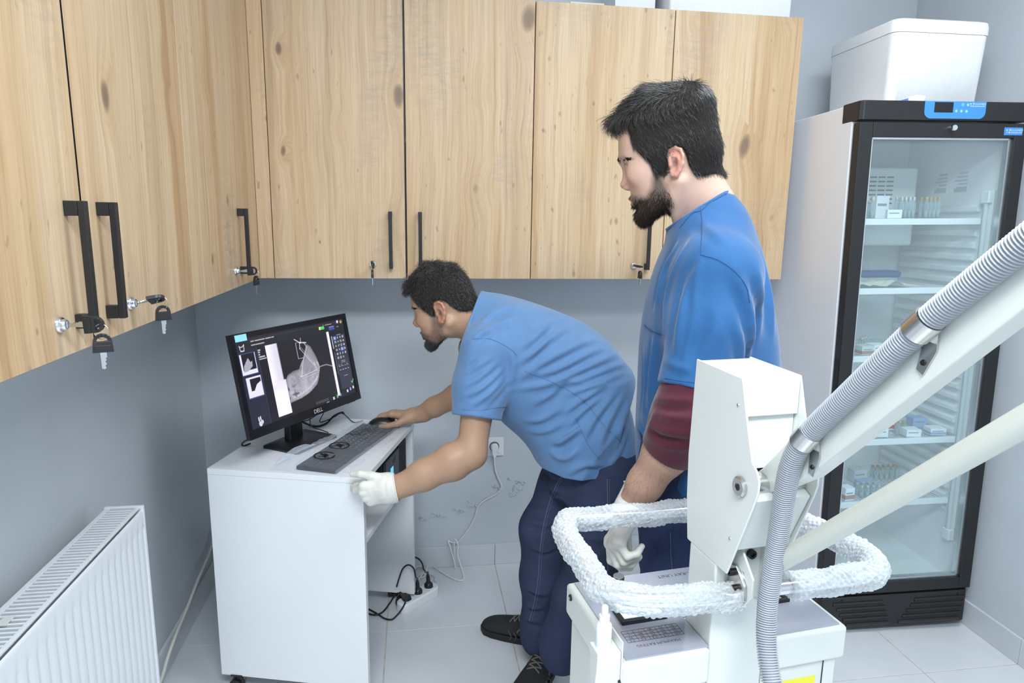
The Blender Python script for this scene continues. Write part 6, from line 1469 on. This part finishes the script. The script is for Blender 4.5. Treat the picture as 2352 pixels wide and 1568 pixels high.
for s in (1, -1):
    hp = HIP(s, PV2, l2); kn = hp+f2*.015-Z3*(hp[2]-.50)+l2*s*.01; an = np.array([kn[0], kn[1], .09])-f2*.02+l2*s*.01; legs2 += chain([hp, kn, an], [.05, .042, .032], .02)
body2 = headP2+[rc(NB2, NB2-Z3*.10-f2*.01, .055, .065, .03), rc(NB2-Z3*.13, PV2, .075, .075, .03, 'u', (l2, 1.4)), rc(SH2, SR2, .05, .05, .03)]+legs2
body2 += chain([SH2, (SH2+EL2)/2, EL2], [.050, .047, .042], .02)+chain([EL2, EL2+(WR2-EL2)*.28, EL2+(WR2-EL2)*.7, WR2], [.042, .0465, .036, .0285], .02)+handP2
body2 += chain([SR2, ER2, WRR2], [.048, .042, .028], .02)+handPR2
V, Q = surface(body2, .0031); qh = xf_any(V, MH2, S2)
base2 = np.array((.62, .405, .315)); col = np.tile(base2, (len(V), 1)); m_ = np.linalg.norm(V-HO2, axis=1) < .30
ft = face_tone(qh[m_], base2, .85, 1.0); wn = np.clip((qh[m_][:, 2]+.125)/.02, 0, 1)[:, None]; col[m_] = ft*wn+col[m_]*(1-wn)
fa = (np.linalg.norm(np.cross(V-EL2, nrm(WR2-EL2)), axis=1) < .08) & ((V-EL2) @ nrm(WR2-EL2) > .02); col[fa] = np.array((.50, .30, .215))
ob = mesh_obj('body', V, Q, skinA, man2, col, man2.location)
# forearm hair, beard, brows, hair
WY = ((0, 1, 0), 1.32)
HK2 = [rc((-.048, 0, .106), (.012, 0, .112), .050, .052, .02, 'u', WY), rc((.012, 0, .112), (.050, 0, .107), .052, .042, .02, 'u', ((0, 1, 0), 1.35)), rc((.050, 0, .107), (.080, 0, .108), .040, .022, .02, 'u', ((0, 1, 0), 1.7)), rc((.080, 0, .108), (.095, 0, .114), .020, .0125, .012, 'u', ((0, 1, 0), 2.0)), rc((-.048, 0, .106), (-.064, 0, .03), .048, .038, .03, 'u', WY)]
def comb2(q):
    top = np.clip((q[:, 2]-.095)/.05, 0, 1); front = np.clip((q[:, 0]-.03)/.06, 0, 1); sy = np.sign(q[:, 1])
    T = np.stack([-.45+1.25*top+.3*front*top, sy*.10*(1-top)+.25*top*np.sin(q[:, 0]*60+q[:, 1]*25), -.95*(1-top)+.10*top+.10*front*top], 1); bk = np.clip((-.03-q[:, 0])/.05, 0, 1)[:, None]; return T*(1-bk)+np.array([-.25, 0, -1])*bk
ho, P, Nn, T, q = hair_of('hair', man2, body2, MH2, S2, HK2, 4, 20000, comb2)
top = np.clip((q[:, 2]-.08)/.05, 0, 1); Lg = (.017+.024*top*np.clip((q[:, 0]+.06)/.06, .15, 1))*RNG.uniform(.7, 1.2, len(P))
strands('hair_strand', P, Nn, T, Lg, .12+.16*top*RNG.random(len(P)), .30+.45*top, .00058, hairm, ho, man2.location, 5, .3, 4, .15)['kind'] = 'stuff'
dens2 = lambda q: np.clip(.25-poly_dist(q[:, 0], q[:, 2], BEARD)/.010, 0, 1)*(.25+.75*np.clip((-.028-q[:, 2])/.03, 0, 1))
beard_of(man2, headP2, MH2, S2, 6, 8000, dens2, .004, .013, beardm); brows_of(man2, headP2, MH2, S2, 7)
rg = np.random.default_rng(12); n = 1500; ax_ = nrm(WR2-EL2); u_ = rg.random(n); th = rg.random(n)*2*PI; e1 = nrm(np.cross(ax_, Z3)); e2 = np.cross(ax_, e1)
P = EL2+np.outer(.25+.68*u_, WR2-EL2)+.07*(np.cos(th)[:, None]*e1+np.sin(th)[:, None]*e2)
for _ in range(40): P = P-(np.clip(evald(body2, P), -.02, .05)*.8)[:, None]*(np.cos(th)[:, None]*e1+np.sin(th)[:, None]*e2)
strands('arm_hair', P, normals(body2, P, .003), np.tile(ax_*.8+Z3*-.3, (n, 1)), rg.uniform(.007, .014, n), np.full(n, .3), np.full(n, .3), .00013, browm, man2, man2.location, 13, .4, 3, .4)['kind'] = 'stuff'
# glove on the hanging hand
gl2 = xf(hand_prims([(30, 52, 30, 2), (48, 70, 40, 0), (58, 78, 42, 0), (60, 70, 40, -4)], [(.75, .45, -.45), (.85, .1, -.5), (.85, -.1, -.5)], 1, 1.10), MHand2)
ax_ = nrm(HT2-WR2); gl2 += [rc(WR2-ax_*.042, WR2+ax_*.02, .0315, .0300, .015, 'u', (MHand2[:3, 1], 1.22)), half(WR2-ax_*.040, -ax_, .003)]
gl2 += folds(gl2, [([(1392, 1200), (1420, 1228), (1448, 1232)], .006, .0016), ([(1390, 1215), (1412, 1245), (1440, 1252)], .006, .0018), ([(1395, 1238), (1412, 1262), (1425, 1275)], .005, .0014), ([(1400, 1190), (1435, 1200)], .006, .0015)], .008)
V, Q = surface(gl2, .0022); o = mesh_obj('glove', V, Q, glovm, man2, None, man2.location); part_label(o, 'cream latex glove')
cf = []; e1 = nrm(MHand2[:3, 1]); e2 = np.cross(ax_, e1)
for k in range(24): a = 2*PI*k/24; cf.append(WR2-ax_*.040+(.040*math.cos(a)*e1+.0325*math.sin(a)*e2)-np.array(man2.location))
MB().tube(cf, .0026, 6, True).build('glove_cuff', glovm, man2, smooth=True)
# scrub top
front = [(1556, 512), (1530, 548), (1510, 592), (1494, 640), (1481, 700), (1472, 760), (1468, 830), (1465, 900), (1460, 960), (1458, 1010), (1466, 1100), (1476, 1200), (1478, 1260)]
back = [(1640, 425), (1690, 448), (1728, 505), (1752, 570), (1768, 640), (1780, 740), (1790, 838), (1792, 900), (1790, 1000), (1785, 1100), (1780, 1200), (1778, 1260)]
PVs = np.array([NB2[0], NB2[1], .80])+f2*.0; sv, Fv, Bv = outline(PVs, Z3, f2, front, back, 18)
zz = PVs[2]+sv; Wd = np.interp(zz, [.72, .85, .95, 1.05, 1.15, 1.25, 1.33, 1.40, 1.45, 1.50, 1.55], [.185, .182, .178, .178, .182, .190, .192, .175, .140, .085, .070])
top2 = [loft(PVs, Z3, f2, sv, Fv, Bv, Wd, 2.25, .03)]
sh0 = NB2-Z3*.025
top2 += [rc(sh0+l2*.03, SH2+Z3*.012-l2*.012, .066, .066, .05), rc(sh0-l2*.03, SR2+Z3*.012, .066, .066, .05)]
HEM2 = UD((1556, 886), 1.318); axu = nrm(EL2-SH2)
top2 += chain([SH2, SH2+axu*.11, SH2+axu*.26], [.076, .073, .068], .035)+[half(HEM2+axu*.004, axu, .004, 'i')] if 0 else []
sl2 = chain([SH2+Z3*.005, SH2+axu*.10, SH2+axu*.27], [.080, .074, .070], .035); slR = chain([SR2, SR2+nrm(ER2-SR2)*.25], [.076, .068], .035)
eh = float((HEM2-SH2) @ axu)
sl2.append(Prim(lambda P: np.maximum(((P-(SH2+axu*eh).astype(F32)) @ axu.astype(F32)), ((P-SH2.astype(F32)) @ (-l2).astype(F32))-F32(.09)).astype(F32)*0-1, SH2, 9, .01, 'u')) if 0 else None
def cut_union(base, limb, o, n, kb=.04, th=.010):
    """add a limb of cloth that ends in a clean cut, open inside"""
    o = np.array(o, float); n = nrm(n)
    def f(P):
        d = evald(limb, P); c = (P-o.astype(F32)) @ n.astype(F32); return np.maximum(d, c).astype(F32)
    cs = np.array([p.c for p in limb]); c = cs.mean(0); r = max(np.linalg.norm(p.c-c)+p.r for p in limb); return base+[Prim(f, c, r, kb)]
top2 = cut_union(top2, sl2, SH2+axu*eh, axu, .045); top2 = cut_union(top2, slR, SR2+nrm(ER2-SR2)*.23, ER2-SR2, .045)
hemz2 = UD((1545, 1212), 1.44)[2]
top2.append(half((0, 0, hemz2), (0, 0, -1), .003))
def collar(prims, o, n, axis_o, par, m, r=.0042, skip=None):
    """trim the neck opening along a plane and sew a band round it"""
    n = nrm(n); prims.append(half(o, n, .004)); e1 = nrm(np.cross(n, [0, 0, 1.0]) if abs(n[2]) < .99 else [1, 0, 0]); e2 = np.cross(n, e1); c = axis_o+n*((np.array(o)-axis_o) @ n)-n*.0025; ring = []
    for k in range(40):
        a = 2*PI*k/40; d = e1*math.cos(a)+e2*math.sin(a); rr_ = np.linspace(.16, .02, 90); v = evald(prims, c+d*rr_[:, None]); j = np.argmax(v < 0); ring.append(rr_[j] if (v < 0).any() else .07)
    ring = np.array(ring); ring = np.array([np.median(ring[[(k+i) % 40 for i in (-2, -1, 0, 1, 2)]]) for k in range(40)]); ring = (ring+np.roll(ring, 1)+np.roll(ring, -1))/3
    return [c+(e1*math.cos(2*PI*k/40)+e2*math.sin(2*PI*k/40))*(ring[k]-r*.4) for k in range(40)]
NO2 = UD((1613, 473), 1.47); ring2 = collar(top2, NO2, Z3*.83+f2*.56, NB2+Z3*.02, man2, None)
top2.append(rc(NB2-Z3*.05, NB2+nrm(HO2-NB2)*.14, .060, .062, .004, 's'))
FS2 = [([(1590, 545), (1552, 610), (1530, 700), (1522, 790)], .013, .008), ([(1606, 600), (1578, 660), (1560, 740), (1552, 820)], .013, .009), ([(1560, 555), (1522, 625), (1502, 710)], .012, .008), ([(1612, 592), (1598, 650), (1590, 720)], .010, .005),
       ([(1690, 622), (1714, 690), (1722, 770), (1716, 835)], .014, .010), ([(1735, 600), (1745, 690), (1742, 790)], .015, .008), ([(1752, 560), (1768, 660), (1772, 780)], .014, .006), ([(1520, 812), (1545, 838), (1590, 850)], .010, .005),
       ([(1505, 770), (1497, 850), (1490, 930)], .012, .008), ([(1475, 800), (1480, 880), (1476, 960)], .011, .006), ([(1690, 740), (1700, 790), (1696, 838)], .012, .006), ([(1606, 500), (1630, 530), (1672, 560)], .012, .004), ([(1575, 1090), (1550, 1130), (1530, 1170)], .012, .008), ([(1582, 1070), (1572, 1120), (1562, 1165)], .010, .006), ([(1462, 960), (1475, 990), (1492, 1010)], .009, .005), ([(1650, 700), (1640, 770), (1610, 840)], .014, .005), ([(1570, 860), (1580, 790), (1600, 720)], .010, .004)]
top2 += folds(top2, [(a, r*.85, h*.95) for a, r, h in FS2])
def cloth_noise(prims, sc, amp, dirn, seed):
    rg = np.random.default_rng(seed); ks = rg.normal(0, 1, (7, 3)); d = nrm(dirn); ks = ks-np.outer(ks @ d, d)*.8; ks *= sc/np.linalg.norm(ks, axis=1)[:, None]*rg.uniform(.5, 1.6, (7, 1)); ph_ = rg.random(7)*6.28
    c = np.mean([p.c for p in prims if p.mode == 'u'], 0)
    return Prim(lambda P: (sum(np.sin(P @ ks[i].astype(F32)+F32(ph_[i])) for i in range(7))*F32(amp/7*1.8)).astype(F32), c, 2.0, .01, 'd')
top2.append(cloth_noise(top2, 38, .0035, (.2, 0, 1), 3))
scrubA = cloth_mat('scrub_blue', (.022, .105, .270)); scrubB = cloth_mat('scrub_light_blue', (.115, .230, .430))
V, Q = surface(top2, .0042); shirt2 = mesh_obj('scrub_top', V, Q, scrubA, man2, None, man2.location); part_label(shirt2, 'deep blue short-sleeved scrub top')
MB().tube([p-np.array(man2.location) for p in ring2], .0042, 8, True).build('collar', scrubA, shirt2, smooth=True)
stitch(shirt2, top2, [(1610, 478), (1613, 520), (1610, 585)], 'seam', .0008, seam_blue) ; stitch(shirt2, top2, [(1610, 585), (1650, 597), (1690, 625), (1715, 660), (1722, 695)], 'seam', .0009, seam_blue)
stitch(shirt2, top2, [(1527, 868), (1560, 874), (1596, 878)], 'hem_seam', .0009, seam_blue)
stitch(shirt2, top2, [(1480, 745), (1495, 758), (1520, 768)], 'pocket_seam', .0010, seam_blue); stitch(shirt2, top2, [(1668, 445), (1640, 455), (1612, 482), (1590, 490), (1562, 522)], 'collar_seam', .0010, seam_blue)
# rolled maroon sleeve
mar = cloth_mat('knit_maroon', (.075, .014, .026), 500, .9, .4); axf = nrm(WR2-EL2)
us = chain([SH2+axu*.19, EL2+axu*-.02, EL2+axf*.045], [.064, .063, .059], .03)
us += folds(us, [([(1498, 900), (1530, 920), (1595, 918)], .010, .006), ([(1488, 930), (1530, 955), (1595, 958)], .010, .007, -1), ([(1478, 958), (1520, 990), (1592, 1000)], .010, .007), ([(1472, 985), (1515, 1018), (1585, 1030)], .009, .007, -1), ([(1490, 915), (1500, 960), (1485, 990)], .010, .005)])
us2 = cut_union([], us, EL2+axf*.062, axf, th=.006)
V, Q = surface(us2, .0035); o = mesh_obj('undersleeve', V, Q, mar, man2, None, man2.location); part_label(o, 'rolled maroon knit sleeve')
# jeans and shoes
jeanA = denim_mat('denim_blue', (.032, .048, .112)); jeanB = denim_mat('denim_dark', (.032, .042, .082))
j2 = [loft(PV2-Z3*.22, Z3, f2, [0, .12, .24, .36], [.105, .125, .130, .125], [.12, .15, .14, .12], [.16, .185, .175, .165], 2.3, .03)]
for s in (1, -1):
    hp = HIP(s, PV2, l2)+Z3*-.06; kn = hp+f2*.015-Z3*(hp[2]-.50)+l2*s*.01; an = np.array([kn[0], kn[1], .10])-f2*.02+l2*s*.01; j2 += chain([hp, kn, an, an-Z3*.07], [.098, .080, .068, .070], .03)
j2 += [half((0, 0, .03), (0, 0, -1), .004), cloth_noise(j2, 30, .004, (0, 0, 1), 9)]
V, Q = surface(j2, .0055); o = mesh_obj('jeans', V, Q, jeanA, man2, None, man2.location); stitch(o, j2, [(1540, 1222), (1541, 1270), (1544, 1308)], 'seam', .001, seam_denim)
for s in (1, -1):
    hp = HIP(s, PV2, l2); an = np.array([hp[0], hp[1], 0])+l2*s*.02-f2*.005; shoe(man2, an-f2*.085, an+f2*.20)
HAIR = HAIR_A; FT = FEAT_A
# ================================================================= bending man
A1 = math.radians(8); f1, l1 = np.array([-math.cos(A1), math.sin(A1), 0]), np.array([-math.sin(A1), -math.cos(A1), 0])
NB1, PV1 = UD((1092, 742), 2.035), UD((1372, 985), 2.07); PV1 = PV1-l1*((PV1-NB1) @ l1)
up1_ = nrm(NB1-PV1); fw1 = nrm(f1-up1_*(f1 @ up1_))
LF, RF = UZ((1250, 1480), .0), UZ((1290, 1530), .0)
man1 = thing('person', 'bending man in light blue scrub top and dark jeans, one bare hand on the mouse', 'person', (float(PV1[0]), float(PV1[1]), 0))
man1['_nb'] = [float(v) for v in NB1]
TH1, YH1 = math.radians(17), math.radians(20)
hf = np.array([-math.cos(YH1), math.sin(YH1), 0]); hl1 = np.array([-math.sin(YH1), -math.cos(YH1), 0]); S1 = .985
hx1, hz1 = hf*math.cos(TH1)-Z3*math.sin(TH1), hf*math.sin(TH1)+Z3*math.cos(TH1)
HO1 = UD((1008, 720), 1.935)-hl1*.074*S1; MH1 = M4(HO1, hx1, hl1, hz1)
headP1 = make_head(None, MH1, S1, NB1+up1_*.01, None, 1, 1, .75)
# near (left) arm with the glove, far (right) arm to the mouse
SHL, ELL_, WRL = UD((1114, 812), 1.905), UD((1083, 1040), 1.875), UD((912, 1119), 1.873)
SHR, ELR, WRR = UD((1090, 800), 2.235), UD((1092, 890), 2.30), UD((958, 953), 2.385)
MHL = hand_frame(WRL, UD((843, 1133), 1.863), (0, -.15, 1), True)
fgL = [(36, 24, 14, -40), (62, 82, 42, 0), (66, 86, 44, 0), (68, 80, 44, -3)]; thL = [(.80, .46, .0), (.90, .16, -.36), (.85, -.12, -.5)]
MHR = hand_frame(WRR, UD((862, 950), 2.43)+Z3*.006, (0, -1, .12), False)
fgR = [(14, 30, 14, 3), (16, 34, 16, 0), (22, 38, 20, -3), (26, 42, 22, -8)]; thR = [(.70, .62, -.42), (.92, .30, -.25), (1, .02, -.12)]
def leg(hp, kn, an, r): return chain([hp, kn, an], r, .025)
pvl = PV1-Z3*.0
HPL, HPR = PV1+l1*.10-Z3*.03-f1*.03, PV1-l1*.10-Z3*.03-f1*.02
ANR, ANL = UD((1242, 1428), 2.235), UD((1292, 1470), 2.06)
KNR, KNL = UD((1252, 1215), 2.14), UD((1362, 1262), 1.985)
body1 = headP1+[rc(NB1, NB1-up1_*.10, .055, .068, .03), rc(NB1-up1_*.12, PV1, .075, .08, .03, 'u', (l1, 1.4)), rc(SHL, SHR, .05, .05, .03)]
body1 += leg(HPL, KNL, ANL, [.06, .045, .034])+leg(HPR, KNR, ANR, [.06, .045, .034])
wy = MHL[:3, 1]
body1 += chain([SHL, (SHL+ELL_)/2, ELL_], [.052, .047, .0415], .02)+chain([ELL_, ELL_+(WRL-ELL_)*.25, ELL_+(WRL-ELL_)*.65, WRL], [.0410, .0465, .0385, .0285], .02, 'u', (wy, 1.12))+xf(hand_prims(fgL, thL, 1, .92), MHL)
body1 += chain([SHR, (SHR+ELR)/2, ELR], [.05, .047, .042], .02)+chain([ELR, ELR+(WRR-ELR)*.3, ELR+(WRR-ELR)*.7, WRR], [.0415, .0425, .034, .0265], .02)+xf(hand_prims(fgR, thR, 1, 1.0), MHR)
V, Q = surface(body1, .0031); qh = xf_any(V, MH1, S1); base1 = np.array((.47, .285, .19)); col = np.tile(np.array((.45, .275, .18)), (len(V), 1)); m_ = np.linalg.norm(V-HO1, axis=1) < .30
ft = face_tone(qh[m_], base1, .60, .8); wn = np.clip((qh[m_][:, 2]+.125)/.02, 0, 1)[:, None]; col[m_] = ft*wn+col[m_]*(1-wn)
GO = [(.070, -.070), (.088, -.064), (.100, -.040), (.112, -.036), (.115, -.13), (.05, -.13), (.030, -.105), (.050, -.088)]
gd = poly_dist(qh[m_][:, 0], qh[m_][:, 2], GO); wg = np.clip(.6-gd/.010, 0, .95)[:, None]*(np.abs(qh[m_][:, 2:3]+.0535) > .007); cm = col[m_]; col[m_] = cm*(1-wg)+np.array((.022, .018, .016))*wg
hx_m = xf_any(V, MHR); nail = (hx_m[:, 0] > .0) & (np.linalg.norm(V-WRR, axis=1) < .22); col[nail] = col[nail]*np.array([1.10, 1.12, 1.15])
ob = mesh_obj('body', V, Q, skinB, man1, np.clip(col, 0, 1), man1.location)
HK1 = [rc((-.036, 0, .098), (.015, 0, .112), .036, .038, .02, 'u', ((0, 1, 0), 1.55)), rc((.015, 0, .112), (.078, 0, .094), .038, .026, .02, 'u', ((0, 1, 0), 1.6)), rc((.078, 0, .094), (.099, 0, .080), .024, .016, .012, 'u', ((0, 1, 0), 1.9))]
def comb1(q):
    tp = np.clip((q[:, 2]-.085)/.04, 0, 1); w1, w2 = np.sin(q[:, 0]*130+q[:, 1]*70), np.sin(q[:, 1]*140-q[:, 0]*60)
    return np.stack([.30*tp+.7*tp*w1-.25*(1-tp), .8*tp*w2+.1, -1.0*(1-tp)-.35*tp*np.clip(q[:, 0]/.06, -1, 1)], 1)
hairg = mat('hair_black_grey', (.036, .033, .033), .30, spec=.9)
ho, P, Nn, T, q = hair_of('hair', man1, body1, MH1, S1, HK1, 21, 16000, comb1)
tp = np.clip((q[:, 2]-.07)/.05, 0, 1); Lg = (.011+.012*tp)*RNG.uniform(.7, 1.2, len(P))
strands('hair_strand', P, Nn, T, Lg, .35+.55*tp*RNG.random(len(P)), .6+1.6*tp, .00055, hairg, ho, man1.location, 22, .4, 4, .32)['kind'] = 'stuff'
d1 = lambda q: .16*np.clip(.35-poly_dist(q[:, 0], q[:, 2], BEARD)/.012, 0, 1)+1.0*np.clip(.5-poly_dist(q[:, 0], q[:, 2], GO)/.006, 0, 1)
beard_of(man1, headP1, MH1, S1, 23, 5600, d1, .0022, .009, hairg); brows_of(man1, headP1, MH1, S1, 24)
# glove
gl1 = xf(hand_prims(fgL, thL, 1, 1.07, palm_t=1.08), MHL); ax_ = nrm(WRL-UD((843, 1133), 1.863)); gx = MHL[:3, 0]
gl1 += [rc(WRL-gx*.012, WRL+gx*.03, .0315, .0300, .016, 'u', (wy, 1.30)), half(WRL+gx*.004, -gx, .003)]
gl1 += folds(gl1, [([(893, 1098), (890, 1120), (896, 1148)], .005, .0012), ([(878, 1105), (862, 1110)], .004, .001), ([(872, 1125), (858, 1128)], .004, .001), ([(868, 1150), (884, 1142)], .005, .0012), ([(845, 1118), (852, 1140), (850, 1158)], .005, .0012)], .008)
V, Q = surface(gl1, .0022); o = mesh_obj('glove', V, Q, glovm, man1, None, man1.location); part_label(o, 'cream latex glove gripping the desk edge')
gz = MHL[:3, 2]
for off, rr_ in ((.003, 1.0), (.012, .98)): MB().tube([WRL+gx*off+wy*(.0425*rr_)*math.cos(2*PI*k/28)+gz*(.0325*rr_)*math.sin(2*PI*k/28)-np.array(man1.location) for k in range(28)], .0024, 6, True).build('glove_cuff', glovm, man1, smooth=True)
# scrub top
backp = [(1104, 672), (1152, 676), (1220, 696), (1290, 719), (1330, 736), (1390, 776), (1420, 806), (1440, 836), (1450, 860)]
frontp = [(1066, 788), (1078, 850), (1108, 905), (1140, 945), (1168, 972), (1192, 990), (1216, 1008), (1240, 1026), (1262, 1050)]
sv, Fv, Bv = outline(PV1, up1_, f1, frontp, backp, 16); Ln = float((NB1-PV1) @ up1_)
Wd = np.interp(sv/Ln, [-.3, 0, .25, .5, .75, .88, .97, 1.06], [.17, .185, .190, .200, .205, .185, .125, .075])
tp1 = [loft(PV1, up1_, f1, sv, Fv, Bv, Wd, 2.3, .05)]
tp1 += [rc(NB1-up1_*.035+l1*.03, SHL+up1_*.005-l1*.015, .068, .072, .06), rc(NB1-up1_*.035-l1*.03, SHR+l1*.015, .068, .072, .06)]
HC = UD((1352, 1000), 2.06); HC = HC-l1*((HC-PV1) @ l1); hz0 = UD((1352, 1107), 1.90)[2]
tp1 += [loft(np.array([HC[0], HC[1], hz0]), Z3, f1, [-.08, 0, .08, .16, .24], [.135, .138, .135, .12, .07], [.150, .152, .148, .128, .07], [.195, .198, .195, .175, .11], 3.2, .09)]
axl = nrm(ELL_-SHL); axr = nrm(ELR-SHR)
slL = chain([SHL+Z3*.008, SHL+axl*.09, SHL+axl*.24], [.082, .077, .0665], .03); slRr = chain([SHR, SHR+axr*.16], [.075, .064], .03)
eL = float((UD((1112, 961), 1.82)-SHL) @ axl)
tp1 = cut_union(tp1, slL, SHL+axl*eL, axl, .022); tp1 = cut_union(tp1, slRr, SHR+axr*.11, axr, .03)
tp1.append(half((0, 0, hz0), (0, 0, -1), .004))
NO1 = UD((1082, 735), 1.97); ring1 = collar(tp1, NO1, nrm(UD((1082-95, 735-30), 1.97)-NO1), NB1+up1_*.02, man1, None)
tp1.append(rc(NB1-up1_*.06, NB1+nrm(HO1-NB1)*.14, .060, .060, .004, 's'))
FS1 = [([(1182, 838), (1222, 812), (1275, 770), (1310, 745)], .010, .005), ([(1192, 868), (1250, 832), (1320, 795), (1375, 775)], .011, .0075), ([(1205, 862), (1275, 850), (1350, 812), (1410, 790)], .011, .008), ([(1185, 893), (1255, 882), (1330, 850), (1420, 812)], .011, .009), ([(1250, 892), (1330, 872), (1400, 845), (1440, 835)], .010, .008),
       ([(1300, 905), (1360, 885), (1440, 850)], .010, .006), ([(1195, 800), (1232, 772), (1270, 728)], .011, .006), ([(1208, 828), (1240, 796), (1262, 768)], .009, .005), ([(1295, 950), (1340, 915), (1400, 880)], .010, .008), ([(1300, 985), (1335, 945), (1385, 905)], .010, .007),
       ([(1340, 1010), (1370, 955), (1415, 900)], .010, .007), ([(1375, 1030), (1400, 965), (1435, 900)], .010, .007), ([(1410, 1040), (1425, 985), (1445, 930)], .010, .005), ([(1098, 752), (1125, 722), (1175, 700)], .009, .006), ([(1090, 785), (1130, 748), (1190, 728)], .009, .006), ([(1072, 800), (1100, 770), (1150, 752)], .009, .006),
       ([(1064, 862), (1095, 843), (1130, 820)], .009, .006), ([(1064, 888), (1100, 868), (1145, 830)], .009, .008), ([(1062, 912), (1108, 890), (1160, 842)], .009, .008), ([(1072, 935), (1122, 905), (1168, 852)], .010, .008), ([(1066, 842), (1092, 818)], .008, .005), ([(1105, 940), (1142, 905), (1172, 866)], .009, .006), ([(1168, 790), (1178, 835), (1172, 890)], .011, .008),
       ([(1270, 1022), (1295, 1010), (1335, 980)], .011, .009), ([(1262, 1040), (1298, 1050), (1330, 1030)], .012, .010, -1), ([(1300, 1090), (1345, 1068), (1395, 1070)], .010, .006), ([(1400, 1075), (1425, 1030), (1440, 980)], .010, .006), ([(1205, 965), (1245, 962), (1290, 935)], .011, .007), ([(1220, 930), (1260, 908), (1300, 875)], .011, .007), ([(1215, 990), (1255, 990), (1300, 965)], .010, .005)]
tp1 += folds(tp1, [(x[0], x[1]*.95, x[2]*.95)+tuple(x[3:]) for x in FS1])
tp1.append(cloth_noise(tp1, 36, .0030, (.6, 0, -.5), 31))
V, Q = surface(tp1, .0042); shirt1 = mesh_obj('scrub_top', V, Q, scrubB, man1, None, man1.location); part_label(shirt1, 'light blue short-sleeved scrub top with side pocket')
MB().tube([p-np.array(man1.location) for p in ring1], .004, 8, True).build('collar', scrubB, shirt1, smooth=True)
sb1 = mat('seam_blue', (.10, .205, .39), .8)
for pts in ([(1085, 778), (1120, 777), (1150, 788), (1175, 803), (1186, 815)], [(1060, 940), (1100, 942), (1135, 936), (1164, 934)], [(1205, 852), (1240, 865), (1285, 885), (1320, 905), (1350, 930), (1390, 980), (1435, 1022)], [(1322, 960), (1340, 1000), (1360, 1035), (1377, 1052)], [(1295, 1002), (1315, 990), (1332, 976)]): stitch(shirt1, tp1, pts, 'seam', .0008, sb1)
# jeans
def jleg(hp, kn, an, r, hem): return chain([hp, hp+(kn-hp)*.5, kn, kn+(an-kn)*.5, an, an+hem], r, .035)
jl = [loft(np.array([HC[0], HC[1], hz0-.06])+f1*.0, Z3, f1, [-.04, .04, .09, .13], [.118, .120, .112, .08], [.122, .122, .112, .08], [.17, .180, .165, .12], 2.3, .05)]
jl += jleg(HPR-Z3*.06+f1*.03, KNR, ANR, [.095, .087, .076, .070, .064, .070], -Z3*.045+f1*.0); jl += jleg(HPL-Z3*.06, KNL, ANL, [.10, .093, .080, .074, .066, .068], -Z3*.045)
FJ = [([(1205, 1190), (1250, 1205), (1290, 1190)], .014, .006), ([(1200, 1160), (1240, 1175), (1285, 1160)], .012, .005), ([(1212, 1250), (1250, 1265), (1290, 1250)], .012, .004), ([(1195, 1385), (1235, 1395), (1275, 1380)], .012, .006), ([(1190, 1410), (1230, 1425), (1270, 1415)], .012, .007), ([(1208, 1350), (1250, 1365), (1285, 1350)], .012, .005), ([(1240, 1060), (1265, 1085), (1300, 1105)], .012, .006), ([(1215, 1120), (1255, 1120), (1290, 1130)], .010, .004), ([(1330, 1150), (1380, 1160), (1425, 1140)], .012, .004), ([(1340, 1230), (1380, 1240), (1415, 1225)], .012, .005)]
jl += folds(jl, [(a, b*.8, c*1.2) for a, b, c in FJ]); jl += [cloth_noise(jl, 28, .0045, (0, 0, 1), 33)]
V, Q = surface(jl, .005); o = mesh_obj('jeans', V, Q, jeanB, man1, None, man1.location)
for pts in ([(1300, 1085), (1280, 1110), (1260, 1160), (1247, 1215), (1240, 1270), (1236, 1330), (1228, 1380), (1216, 1425)], [(1395, 1100), (1396, 1200), (1396, 1310)]): stitch(o, jl, pts, 'seam', .0011, seam_denim); stitch(o, jl, [(a+5, b) for a, b in pts], 'seam_stitch', .0009, seam_denim, .006)
shoe(man1, (.505, 2.075, 0), (.235, 2.215, 0)); shoe(man1, (.47, 2.02, 0), (.30, 1.78, 0))
